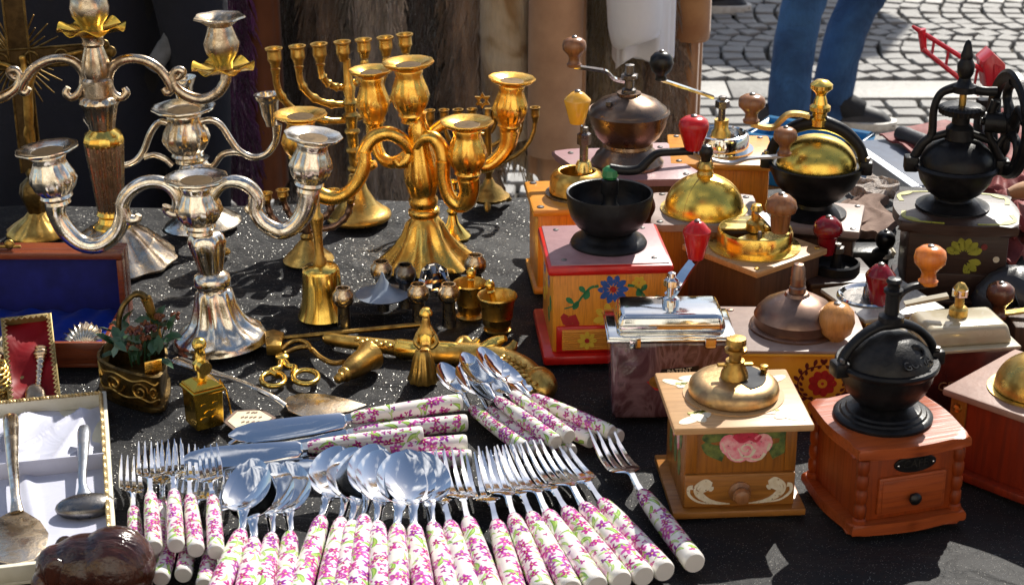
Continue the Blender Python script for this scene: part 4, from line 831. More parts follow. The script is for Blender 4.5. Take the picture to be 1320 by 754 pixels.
o = mk('curtain_ring', tf(tube([(12 * k * math.cos(t), 8 * k * math.sin(t), 0) for t in [i * .3927 for i in range(16)]], 3.2 * k, 8, 1, True), TR(z=3.4 * k)), M_['brass'], None, 60, loc=at(282, 328)); props(o, 'small flat brass ring on the cloth behind the swirled silver foot', 'ring')

# gilt five-light candelabrum
f = Fr(551, 338, tilt=R(-2.5)); k = f.k
e = root_of(f, 'gold_candelabrum', 'bright gilt five-light candelabrum with swirled cups in the middle of the stall', 'candelabrum')
L = [(0, 0), (58, 0, .10), (60, 3, .12), (54, 9, .13), (40, 22, .12), (29, 38, .1), (23, 54, .07), (19, 60), (17, 63), (20, 66), (20, 72), (17, 75), (0, 76)]
mk('foot', lathe([(r * k, z * k) + tuple(x) for r, z, *x in L], 64, 8, 12), M_['gold'], e, 60)
h0 = f.h(82) / k
mk('stem', lathe([(r * k, z * k) + tuple(x) for r, z, *x in [(0, 75), (16, 75), (18, 80), (19, 86), (16, 90), (18, 96, .05), (21, 110, .09), (21, 122, .09), (17, 142, .08), (14, 156, .06), (13, 170, .05), (14, 178), (11, 186), (10, 196), (12, 200), (0, 201)]], 48, 9, 40), M_['gold'], e, 60)
put_cup(f, e, (526, 80), (531, 157), 32, 'gold'); 
put_cup(f, e, (387, 147), (390, 210), 33, 'gold', -30); put_cup(f, e, (478, 90), (483, 165), 28, 'gold', 40)
put_cup(f, e, (602, 157), (603, 232), 33, 'gold', -30); put_cup(f, e, (660, 101), (656, 170), 30, 'gold', 40)
arm(f, e, [(530, 190, 7), (524, 206, 8), (514, 212, 6), (508, 205, 4)], 7, 'gold', -4, -10, 'scroll_end')
arm(f, e, [(531, 205, 6), (526, 190, 8), (514, 177, 9), (498, 172, 9), (480, 179, 9), (470, 194, 9), (467, 206, 9), (475, 214, 7), (484, 211, 5)], 8, 'gold', -4, -22)
arm(f, e, [(470, 196, 8), (469, 216, 9), (460, 236, 9), (444, 251, 9), (424, 255, 10), (404, 246, 11), (393, 230, 11), (390, 212, 13)], 9, 'gold', -22, -30)
arm(f, e, [(535, 208, 6), (537, 190, 7), (546, 179, 8), (558, 178, 9), (568, 190, 10), (572, 206, 10), (571, 214, 8)], 8, 'gold', -4, -22)
arm(f, e, [(571, 208, 10), (572, 232, 9), (579, 254, 9), (590, 264, 10), (600, 260, 12), (605, 246, 13), (604, 230, 14)], 10, 'gold', -22, -30)
arm(f, e, [(532, 188, 6), (520, 204, 8), (505, 210, 8), (492, 203, 8), (484, 186, 9), (482, 166, 11)], 9, 'gold', 4, 40)
arm(f, e, [(540, 196, 6), (553, 176, 7), (572, 160, 8), (594, 156, 8), (605, 170, 8), (600, 190, 8), (606, 208, 9), (624, 215, 9), (642, 204, 10), (654, 188, 11), (657, 170, 13)], 9, 'gold', 4, 40)
o = mk('glass_block', box(.034, .03, .028, .006, seg=1, top=.7), M_['glass'], None, 0, loc=at(560, 372)); o.rotation_euler.z = .5; props(o, 'faceted clear glass block in front of the gilt foot', 'glass block')

# seven-branched brass candlestick
f = Fr(463, 281, tilt=R(-2.5)); k = f.k
e = root_of(f, 'seven_branched_candlestick', 'brass seven-branched candlestick with knotted semicircular arms, tallest of the branched brass ones', 'candlestick')
mk('foot', lathe([(0, 0), (41 * k, 0), (42 * k, 3 * k), (41 * k, 6 * k), (36 * k, 9 * k), (24 * k, 20 * k), (14 * k, 38 * k), (9 * k, 58 * k), (0, 58 * k)], 40), M_['brass'], e, 50)
sk_ = [(0, 224)] + [q for y in range(222, 150, -24) for q in ((7, y), (10, y - 3), (10, y - 6), (6.5, y - 9), (7.5, y - 16))] + [(9, 152), (11, 148), (7, 144), (8, 136), (10, 132), (6, 126), (9, 112), (6, 106), (5, 82), (5, 76), (0, 76)]
mk('stem', lathe(f.prof(sk_), 18), M_['brass'], e, 50)
def br(x): return (x - 443) * .55
cups = {355: 63, 385: 60, 413: 57, 443: 55, 470: 51, 498: 48, 523: 44}
for x, y in cups.items():
    dy = br(x); b = f.p(x, y + 24, dy); mk('candle_cup', tf(plaincup(10 * k, (23 if x != 443 else 24) * k * 1.04), Matrix.Translation(b)), M_['brass'], e, 45)
def semi(xl, xr, yc, ym):
    P = []; yl = cups[xl] + 26; yr = cups[xr] + 26
    for i in range(19):
        t = i / 18; a = math.pi * (1 - t); xm, hw = (xl + xr) / 2, (xr - xl) / 2
        x = xm + hw * math.cos(a); y0 = yl + (yr - yl) * t; yb = ym + (yr - yl) * (t - .5); y = y0 + (yb - y0) * math.sin(a) ** .8
        P.append(tuple(f.p(x, y, br(x))))
    C = cr(P, 2); rad = [4.4 * k * (1 + (.4 if i % 5 == 0 else 0)) for i in range(len(C))]
    mk('branch', tube(C, rad, 10), M_['brass'], e, 60)
semi(413, 470, 0, 113); semi(385, 498, 0, 135); semi(355, 523, 0, 156)

# small brass branched candlestick behind the bell
f = Fr(398, 336, tilt=R(-1)); k = f.k
e = root_of(f, 'branched_candlestick', 'small brass branched candlestick with a ribbed round foot, behind the hand bell', 'candlestick')
mk('foot', lathe([(0, 0), (32 * k, 0), (33 * k, 2 * k), (31 * k, 5 * k), (22 * k, 13 * k, .03), (13 * k, 24 * k, .03), (8 * k, 30 * k), (9 * k, 34 * k), (6 * k, 38 * k), (0, 38 * k)], 48, 24), M_['brass'], e, 50)
mk('stem', lathe(f.prof([(0, 300), (6, 300), (7, 296), (5, 290), (7, 284), (5, 278), (6, 262), (8, 258), (9, 248), (10, 246), (7, 246), (6, 254), (0, 254)]), 16), M_['copper_brown'], e, 50)
for xs in (((344, 262), (350, 278), (366, 292), (396, 297)), ((365, 258), (372, 274), (382, 284), (397, 287)), ((452, 262), (447, 278), (430, 292), (398, 297)), ((430, 258), (424, 274), (412, 284), (398, 287))):
    arm(f, e, list(xs), 4, 'copper_brown', name='branch', beads=4, dy0=0)
    mk('candle_cup', tf(plaincup(8 * k, 14 * k), Matrix.Translation(f.p(*xs[0]))), M_['brass'], e, 45)

# small nine-branched candlestick with a star
f = Fr(631, 264, tilt=R(-1)); k = f.k
e = root_of(f, 'star_candlestick', 'dark brass branched candlestick topped with a six-pointed star, standing on clawed feet', 'candlestick')
mk('foot', lathe([(0, 8 * k), (24 * k, 8 * k), (26 * k, 12 * k, .03), (20 * k, 17 * k), (17 * k, 22 * k), (9 * k, 28 * k), (5 * k, 36 * k), (0, 36 * k)], 40, 20), M_['brass_old'], e, 50)
for a in (-95, 25, 145):
    c, s = math.cos(R(a)), math.sin(R(a)); mk('claw_foot', tube([(18 * k * c, 18 * k * s, 11 * k), (24 * k * c, 24 * k * s, 8 * k), (27 * k * c, 27 * k * s, 2.6 * k), (31 * k * c, 31 * k * s, 2.2 * k)], [4 * k, 5 * k, 4 * k, 2 * k], 8), M_['brass_old'], e, 60)
mk('stem', lathe(f.prof([(0, 240), (5, 240), (4, 225), (7, 220), (4, 214), (5, 190), (4, 160), (6, 152), (3.5, 146), (3.5, 140), (0, 140)]), 14), M_['brass_old'], e, 50)
star = [(11 * (1 if i % 2 == 0 else .56) * k * math.cos(R(90 + 30 * i)), 11 * (1 if i % 2 == 0 else .56) * k * math.sin(R(90 + 30 * i))) for i in range(12)]
hole = [(x * .42, y * .42) for x, y in star]
V = [Vector((x, yy, z)) for yy in (-2 * k, 2 * k) for P in (star, hole) for x, z in P]
F = []
for i in range(12):
    j = (i + 1) % 12; F += [(i, j, 12 + j, 12 + i), (24 + i, 24 + j, 36 + j, 36 + i), (i, j, 24 + j, 24 + i), (12 + i, 12 + j, 36 + j, 36 + i)]
mk('star', (V, F), M_['brass_old'], e, 0, T=Matrix.Translation(f.p(622, 130)))
def sy_(x): return 144 + (x - 555) * -.03
for i, (xl, xr, ym) in enumerate(((555, 690, 213), (573, 672, 202), (591, 655, 190), (609, 638, 174))):
    P = []
    for j in range(15):
        a = math.pi * (1 - j / 14); x = (xl + xr) / 2 + (xr - xl) / 2 * math.cos(a); y = sy_(x) + 14 + (ym - sy_(x) - 14) * math.sin(a) ** .9
        P.append(f.p(x, y, (x - 622) * .3))
    mk('branch', tube(P, 3 * k, 8), M_['brass_old'], e, 60)
    for x in (xl, xr): mk('candle_cup', tf(plaincup(6.3 * k, 20 * k), Matrix.Translation(f.p(x, sy_(x) + 18, (x - 622) * .3))), M_['brass_old'], e, 45)

f = Fr(584, 306); k = f.k
e = root_of(f, 'small_candlestick', 'small single brass candlestick half hidden behind the gilt candelabrum', 'candlestick')
mk('foot', lathe([(0, 0), (22 * k, 0), (23 * k, 3 * k), (18 * k, 8 * k), (8 * k, 20 * k), (5 * k, 32 * k), (0, 32 * k)], 28), M_['brass_hi'], e, 50)
mk('stem', lathe([(0, 30 * k), (5 * k, 30 * k), (8 * k, 36 * k), (4 * k, 42 * k), (4 * k, 56 * k), (7 * k, 60 * k), (0, 61 * k)], 16), M_['brass_hi'], e, 50); mk('candle_cup', tf(plaincup(8 * k, 16 * k), TR(z=60 * k)), M_['brass_hi'], e)

# brass altar crucifix
f = Fr(50, 300); k = f.k
e = root_of(f, 'altar_crucifix', 'ornate dark brass crucifix with rays on a ribbed foot, at the left edge', 'crucifix')
mk('foot', lathe([(0, 0), (40 * k, 0, .03), (40 * k, 4 * k, .03), (30 * k, 12 * k, .05), (16 * k, 22 * k, .05), (10 * k, 30 * k), (0, 30 * k)], 48, 14), M_['brass'], e, 50)
mk('stem', lathe(f.prof([(0, 280), (9, 280), (14, 262, .1), (18, 250, .12), (16, 238, .1), (7, 228), (9, 222), (6, 216), (0, 216)]), 32, 6), M_['brass_dark'], e, 50)
c0 = f.p(20, 76); top = f.p(12, -50); bot = f.p(42, 222)
cross = []
def bar(a, b, hw, t): 
    d = (b - a).normalized(); nrm = Vector((-d.z, 0, d.x)); 
    V = [p + nrm * s * hw + Vector((0, y, 0)) for p in (a, b) for s in (-1, 1) for y in (-t, t)]
    return V, [(0, 1, 3, 2), (4, 6, 7, 5), (0, 4, 5, 1), (2, 3, 7, 6), (0, 2, 6, 4), (1, 5, 7, 3)]
Lh, Rh = f.p(-88, 84), f.p(128, 68)
parts = [bar(top, bot, 13 * k, 3 * k), bar(Lh, Rh, 12 * k, 2.8 * k)]
mk('cross', join(*parts), M_['brass_black'], e, 30)
rim = []
for a, b, hw in ((top, bot, 13), (Lh, Rh, 12)):
    d = (b - a).normalized(); nrm = Vector((-d.z, 0, d.x))
    for s in (-1, 1): rim.append(tube([a + nrm * s * hw * k + Vector((0, -3 * k, 0)), b + nrm * s * hw * k + Vector((0, -3 * k, 0))], 1.6 * k, 6))
for p, q in ((Rh, (1, .07)), (Lh, (-1, -.07)), (top, (-.06, 1))):
    for dx, dz in ((0, 0), (.0, 1), (0, -1), (1, 0)):
        u_ = Vector((q[0], 0, q[1])); n_ = Vector((-q[1], 0, q[0])); rim.append(tf(ball(7.5 * k, n=8, sy=.55), Matrix.Translation(p + u_ * (7 + 7 * dx) * k + n_ * 9 * dz * k)))
for t in (.25, .42, .6, .78):
    p = Lh.lerp(Rh, t); rim.append(tf(tube([(8 * k * math.cos(a), 0, 8 * k * math.sin(a)) for a in [i * .524 for i in range(12)]], 1.8 * k, 6, 1, True), Matrix.Translation(p + Vector((0, -3 * k, 0)))))
mk('relief', join(*rim), M_['brass_dark'], e, 50)
rays = []
for i in range(40):
    a = 2 * math.pi * i / 40
    if min(abs(math.sin(a)), abs(math.cos(a))) < .2: continue
    l = (62 if i % 2 else 48) * k; d = Vector((math.cos(a), 0, math.sin(a))); rays.append(tube([c0 + d * 14 * k, c0 + d * l], [2.2 * k, .8 * k], 6))
o = mk('rays', join(*rays), M_['brass_dark'], e, 50); o['kind'] = 'stuff'
fig = lambda x, y, d=-7: tuple(f.p(x, y, d))
V = [fig(38, 150), fig(36, 125), fig(33, 98), fig(31, 84), fig(28, 70), fig(8, 84), fig(-22, 78), fig(-55, 72), fig(55, 82), fig(84, 72), fig(108, 66), fig(41, 172), fig(44, 200), fig(45, 212), fig(34, 172), fig(41, 200), fig(43, 212)]
E = [(0, 1), (1, 2), (2, 3), (3, 4), (2, 5), (5, 6), (6, 7), (2, 8), (8, 9), (9, 10), (0, 11), (11, 12), (12, 13), (0, 14), (14, 15), (15, 16)]
mk('corpus', skin(V, E, [q * k for q in (8, 7, 9, 4, 6, 4, 3.4, 3, 4, 3.4, 3, 5, 3.5, 3, 5, 3.5, 3)], 0, 2), M_['brass_old'], e, 80)

# ---------------------------------------------------------------- small brass and steel goods in the middle
f = Fr(418, 407, tilt=R(-2)); k = f.k
e = root_of(f, 'hand_bell', 'brass hand bell with a long bamboo-shaped handle', 'bell')
mk('bell', lathe([(29 * k, 3 * k), (33 * k, 0), (34 * k, 2 * k), (31 * k, 9 * k), (27 * k, 24 * k), (25 * k, 42 * k), (24 * k, 62 * k), (23 * k, 66 * k), (20 * k, 69 * k), (6 * k, 73 * k), (0, 73 * k)], 40), M_['brass_hi'], e, 40)
mk('handle', lathe([(0, 72 * k), (9 * k, 72 * k), (9 * k, 77 * k), (6.5 * k, 81 * k), (5.5 * k, 100 * k), (6 * k, 116 * k), (9 * k, 132 * k), (9.5 * k, 134 * k), (9 * k, 137 * k), (6 * k, 140 * k), (5.5 * k, 160 * k), (7 * k, 176 * k), (8 * k, 178 * k), (5 * k, 183 * k), (0, 184 * k)], 20), M_['brass'], e, 50)
tx = ['leftmost steel bud holder, beside the hand bell', 'steel bud holder at the back, left of the gilt foot', 'darkest steel bud holder, at the back in front of the gilt foot', 'steel bud holder in front, right of the grey cone', 'steel bud holder at the front right, next to the mortars', 'steel bud holder at the back behind the left mortar']
for i, (x, y, m) in enumerate(((441, 372, 'gun'), (490, 338, 'gun'), (520, 342, 'gun'), (537, 367, 'gun'), (576, 367, 'gun'), (610, 330, 'gun'))):
    f = Fr(x + 3, y + 53); k = f.k; e = root_of(f, 'bud_holder', tx[i], 'bud holder', 'steel bud holders in front of the gilt candelabrum')
    mk('tube', lathe([(0, 0), (9.5 * k, 0), (9 * k, 3 * k), (8 * k, 32 * k), (8.5 * k, 34 * k), (0, 34 * k)], 20), M_[m], e, 40)
    mk('ball_mouth', lathe([(0, 32 * k), (7 * k, 32 * k), (11.5 * k, 36 * k), (14.5 * k, 43 * k), (13.5 * k, 51 * k), (9.5 * k, 56 * k), (9.5 * k, 58 * k), (7.5 * k, 58 * k), (7 * k, 54 * k), (9 * k, 48 * k), (8 * k, 40 * k), (0, 38 * k)], 24), M_['gun' if i == 2 else 'silver_dark'], e, 50)
f = Fr(494, 400); k = f.k
e = root_of(f, 'grey_cone_stand', 'blue-grey hat-shaped metal cone on a short stem between the bud holders', 'metal cone')
mk('stem', lathe([(0, 0), (8 * k, 0), (7 * k, 24 * k), (0, 24 * k)], 16), M_['gun'], e)
mk('cone', lathe([(0, 22 * k), (33 * k, 21 * k), (35 * k, 23 * k), (22 * k, 27 * k), (11 * k, 34 * k), (4 * k, 44 * k), (1.5 * k, 52 * k), (0, 53 * k)], 36), M_['bluegrey'], e, 50)
def mortar(bx, by, rr, hh, lean, lab, foot):
    f = Fr(bx, by); k = f.k; e = root_of(f, 'mortar', lab, 'mortar', 'brass mortars with pestles')
    mk('bowl', lathe([(0, 0), (foot * k, 0), ((foot + 1) * k, 3 * k), (foot * .75 * k, 6 * k), (rr * .68 * k, 9 * k), (rr * .74 * k, hh * .4 * k), (rr * .78 * k, hh * .42 * k), (rr * .77 * k, hh * .46 * k), (rr * .86 * k, hh * .85 * k), (rr * k, hh * k), (rr * .97 * k, (hh + 2) * k), (rr * .88 * k, hh * k), (rr * .74 * k, hh * .6 * k), (rr * .6 * k, 10 * k), (0, 9 * k)], 36), M_['brass'], e, 40)
    a = Vector((rr * .2 * k * -lean, 0, 12 * k)); b = Vector((rr * .55 * k * lean, rr * .2 * k, (hh + 14) * k))
    d = b - a; L = d.length; q = d.to_track_quat('Z', 'Y').to_matrix().to_4x4()
    p = mk('pestle', tf(lathe([(0, 0), (7 * k, 2 * k), (8 * k, 8 * k), (5 * k, 14 * k), (4 * k, L - 14 * k), (5.5 * k, L - 10 * k), (4 * k, L - 8 * k), (6.5 * k, L - 4 * k), (6.5 * k, L + 1 * k), (4 * k, L + 5 * k), (0, L + 6 * k)], 18), Matrix.Translation(a) @ q), M_['brass_hi'], e, 50)
mortar(606, 409, 22, 47, .15, 'brass mortar with an upright pestle, the farther of the two', 17)
mortar(641, 426, 26, 48, -.7, 'brass mortar with a leaning pestle, the nearer of the two', 17)

# candle snuffer with a bell
o3 = at(455, 482); k = mpp(o3)
def lay(name, lab, cat, grp=None, px=None):
    return empty(name, lab, cat, at(*px), (0, 0, 0), grp)
def gp(e, x, y, z): # point on the height z (in pixels) seen at x,y, local to e
    return at(x, y, TZ + z * mpp(Vector(e.location))) - Vector(e.location)
e = lay('candle_snuffer', 'aged brass candle snuffer with a bell cup lying on its side', 'candle snuffer', None, (455, 482)); k = mpp(Vector(e.location))
a, b = gp(e, 434, 490, 13), gp(e, 478, 458, 18); d = b - a; q = d.to_track_quat('Z', 'Y').to_matrix().to_4x4(); l = d.length
mk('bell_cup', tf(lathe([(0, 0), (4 * k, 0), (6 * k, l * .03), (4 * k, l * .07), (7 * k, l * .1), (7 * k, l * .13), (5 * k, l * .17), (10 * k, l * .22), (10 * k, l * .25), (8 * k, l * .28), (12 * k, l * .36), (15 * k, l * .55), (16.5 * k, l * .85), (20 * k, l * .97), (20 * k, l), (16 * k, l), (13 * k, l * .6), (0, l * .5)], 32), Matrix.Translation(a) @ q), M_['brass_old'], e, 50)
P = [gp(e, *q) for q in ((443, 467, 18), (428, 468, 8), (412, 460, 4), (398, 448, 4), (382, 449, 4), (366, 456, 5))]
mk('handle', tube(cr(P, 6), 3.6 * k, 8), M_['brass_old'], e, 60)
# wick trimmer
e = lay('wick_trimmer', 'brass wick trimmer scissors with two open finger rings', 'scissors', None, (372, 480)); k = mpp(Vector(e.location))
a = gp(e, 355, 446, 5)
mk('snuff_box', tf(prism([(-11 * k, -22 * k), (8 * k, -26 * k), (12 * k, 18 * k), (-2 * k, 30 * k), (-14 * k, 24 * k)], -3 * k, 12 * k, 1.2 * k), Matrix.Translation(a) @ Matrix.Rotation(.12, 4, 'Z')), M_['brass'], e, 30)
mk('hinge', tf(lathe([(0, 0), (9 * k, 0), (9 * k, 8 * k), (5 * k, 11 * k), (0, 11 * k)], 16), Matrix.Translation(gp(e, 364, 466, 1))), M_['brass_hi'], e)
for cx, cy, rx, ry, st in ((352, 489, 15, 9, ((362, 466), (360, 474), (350, 478), (358, 484))), (394, 486, 16, 9, ((367, 466), (372, 472), (380, 474), (378, 482)))):
    P = [gp(e, cx + rx * math.cos(t), cy + ry * math.sin(t), 4) for t in [i * math.pi / 12 for i in range(24)]]; mk('finger_ring', tube(P, 3.6 * k, 8, 1, True), M_['brass_hi'], e, 60)
    mk('shank', tube(cr([gp(e, x, y, 4.5) for x, y in st], 6), 4.4 * k, 8), M_['brass_hi'], e, 60)
mk('blade_loop', tube(cr([gp(e, *q) for q in ((362, 452, 6), (372, 443, 6), (384, 439, 6), (396, 443, 6), (402, 452, 5))], 6), 3.4 * k, 8), M_['brass'], e, 60)
e = lay('brass_rod', 'thin dark brass rod lying behind the scissors and pistol barrel', 'rod', None, (460, 428)); k = mpp(Vector(e.location))
mk('rod', tube([gp(e, 362, 436, 4), gp(e, 548, 418, 6)], [3 * k, 3.6 * k], 10), M_['brass_old'], e); mk('end_knob', tf(ball(6 * k, n=8), Matrix.Translation(gp(e, 549, 417, 6))), M_['brass_old'], e)
# pistol-shaped ornament
e = lay('ornamental_pistol', 'ornate brass flintlock pistol ornament lying on the cloth', 'pistol', None, (590, 465)); k = mpp(Vector(e.location))
def seg(pts, name, mat='brass', n=14, flat=1): 
    P = cr([tuple(gp(e, x, y, z)) + (r * k,) for x, y, z, r in pts], 6); return mk(name, tube([p[:3] for p in P], [p[3] for p in P], n, flat), M_[mat], e, 60)
seg([(421, 437, 7, 5), (424, 437, 8, 8), (450, 441, 9, 9), (500, 447, 10, 10), (512, 449, 10, 10.5)], 'barrel')
rel = [tf(ball(4.2 * k, n=6, sz=.6), Matrix.Translation(gp(e, 460 + 6 * i, 438 + i * .8 + (2 if i % 2 else -1), 17))) for i in range(9)]
mk('barrel_relief', join(*rel), M_['brass'], e, 60)
seg([(510, 449, 10, 11), (514, 449, 10, 13), (535, 452, 11, 13), (540, 452, 11, 11)], 'collar', 'brass_hi')
seg([(538, 453, 11, 11), (565, 456, 12, 14), (600, 458, 13, 17), (630, 461, 13, 18), (655, 468, 13, 18), (676, 478, 13, 17), (690, 490, 13, 15), (697, 500, 13, 15)], 'stock')
seg([(560, 448, 18, 9), (580, 449, 21, 9), (590, 450, 21, 8)], 'lock_plate', 'brass_hi')
seg([(588, 448, 22, 6), (598, 440, 24, 8), (608, 444, 26, 5), (616, 438, 30, 4)], 'hammer')
seg([(618, 452, 22, 7), (632, 446, 27, 10), (642, 440, 32, 8), (652, 436, 38, 4)], 'frizzen', 'brass_hi')
seg([(640, 458, 22, 6), (658, 450, 26, 7), (664, 440, 34, 4)], 'cock_spur')
rel = []
for i in range(22):
    t = i / 21; x = 640 + 48 * t; y = 462 + 26 * t ** 1.5; rel.append(tf(ball(4.5 * k, n=6, sz=.5), Matrix.Translation(gp(e, x + 7 * math.sin(i * 2.1), y + 6 * math.cos(i * 2.1), 27))))
mk('grip_relief', join(*rel), M_['brass'], e, 60)
a, b = gp(e, 692, 488, 14), gp(e, 702, 507, 14); d = b - a; q = d.to_track_quat('Z', 'Y').to_matrix().to_4x4(); l = d.length
mk('butt_cap', tf(lathe([(0, -.1 * l), (15 * k, -.1 * l), (19 * k, .1 * l), (20 * k, .2 * l), (19 * k, .24 * l), (21 * k, .3 * l), (20.5 * k, .6 * l), (14 * k, .95 * l), (5 * k, 1.1 * l), (0, 1.12 * l)], 28), Matrix.Translation(a) @ q), M_['brass'], e, 50)
seg([(628, 475, 8, 2.5), (640, 486, 5, 2.8), (655, 488, 5, 2.8), (664, 478, 8, 2.5)], 'trigger_guard')
# lady figure bell
f = Fr(546, 490); k = f.k
e = root_of(f, 'lady_bell', 'small brass table bell shaped as a lady in a pleated skirt', 'figurine')
mk('skirt', lathe([(0, 0), (19 * k, 0, .08), (19.5 * k, 2 * k, .09), (15 * k, 16 * k, .1), (12 * k, 32 * k, .08), (9 * k, 42 * k), (7 * k, 44 * k), (0, 44 * k)], 48, 10), M_['brass'], e, 60)
z = lambda x, y, d=0: tuple(f.p(x, y, d))
V = [z(548, 447), z(549, 436), z(549, 426), z(549, 416), z(549, 406), z(539, 432), z(535, 442, -6), z(543, 450, -10), z(559, 432), z(564, 442, -6), z(554, 450, -10)]
mk('torso', skin(V, [(0, 1), (1, 2), (2, 3), (3, 4), (2, 5), (5, 6), (6, 7), (2, 8), (8, 9), (9, 10)], [q * k for q in (8, 8, 9, 4.5, 7, 4.5, 4, 3.4, 4.5, 4, 3.4)], 0, 2), M_['brass'], e, 80)
mk('cap', tf(lathe([(8.5 * k, 0), (8.5 * k, 3 * k), (5 * k, 8 * k), (0, 9 * k)], 16), Matrix.Translation(f.p(549, 406)) @ TR(z=1 * k)), M_['brass_hi'], e)
mk('shawl', tf(lathe([(12 * k, -14 * k, .1), (11 * k, -4 * k, .08), (6 * k, 3 * k)], 30, 6, oval=.8), Matrix.Translation(f.p(549, 428))), M_['brass_hi'], e, 60)
# golden lantern-shaped decanter pump with paper tag
f = Fr(264, 545, rz=R(34)); k = f.k
e = root_of(f, 'golden_pump_bottle', 'golden square house-shaped bottle with a spout and a paper tag', 'bottle')
Sd = 37
mk('body', box(Sd * k, Sd * k, 50 * k, 1.2 * k, seg=1, top=1.06), M_['gold_hi'], e, 20)
mk('top_rim', join(box((Sd + 7) * k, (Sd + 7) * k, 5 * k, 1 * k, z=49 * k, seg=1), box((Sd + 3) * k, (Sd + 3) * k, 3 * k, .6 * k, z=54 * k, seg=1)), M_['gold_hi'], e, 20)
mk('roof', lathe([((Sd * .69) * k, 57 * k), (14 * k, 63 * k), (0, 64 * k)], 4, phase=math.pi / 4), M_['gold_hi'], e, 0)
mk('spout', lathe([(0, 58 * k), (6 * k, 58 * k), (6 * k, 76 * k), (10 * k, 78 * k), (10.5 * k, 86 * k), (7 * k, 89 * k), (6.5 * k, 104 * k), (9 * k, 107 * k), (9.5 * k, 113 * k), (6 * k, 118 * k), (0, 119 * k)], 20), M_['brass_hi'], e, 50)
mk('tap_disc', tf(lathe([(0, -4 * k), (9 * k, -4 * k), (9 * k, 6 * k), (0, 6 * k)], 18), TR(0, -9 * k, 82 * k, rx=R(90))), M_['brass_hi'], e)
for sx in (-8, 8): mk('relief', paint([ell(sx, 14, 6, 4, 0), ell(sx, 34, 4, 2.5, 0), ell(-sx * .4, 24, 5, 2, .4)], -Sd * k * .5 - .0012, k), M_['brass_hi'], e, 0)
mk('cord', tube(cr([f.I @ at(*q) for q in ((283, 489, TZ + 60 * k), (292, 505, TZ + 40 * k), (297, 528, TZ + 6 * k), (301, 541, TZ + 1.5 * k))], 6), 1.3 * k, 6), M_['gold_hi'], e)
tz = TZ + .0015
hx = [(288, 544), (303, 530), (337, 528), (356, 539), (340, 552), (305, 558)]
o = at(322, 543, tz); e = empty('paper_tag', 'cream hexagonal paper tag with brown border lying beside the golden bottle', 'tag', o)
pl = [(at(x, y, tz) - o) for x, y in hx]
mk('card', prism([(p.x, p.y) for p in pl], 0, .0008), M_['print'], e, 0)
mk('label_face', prism([(p.x * .84, p.y * .84) for p in pl], .0004, .0012), M_['paper'], e, 0)
w_ = []
for r_, (yy, xs) in enumerate(((533, (318, 324, 328)), (539, (311, 316, 322, 327, 334)), (545, (312, 318, 325, 331)), (551, (314, 321)))):
    for x in xs: w_.append([tuple((at(x + dx - r_ * .3, yy + dy, tz) - o)[:2]) for dx, dy in ((0, 0), (4.2, -1.2), (4.0, .6), (-.4, 1.8))])
mk('printed_words', join(*[prism(q, .0010, .0015) for q in w_]), M_['print'], e, 0)
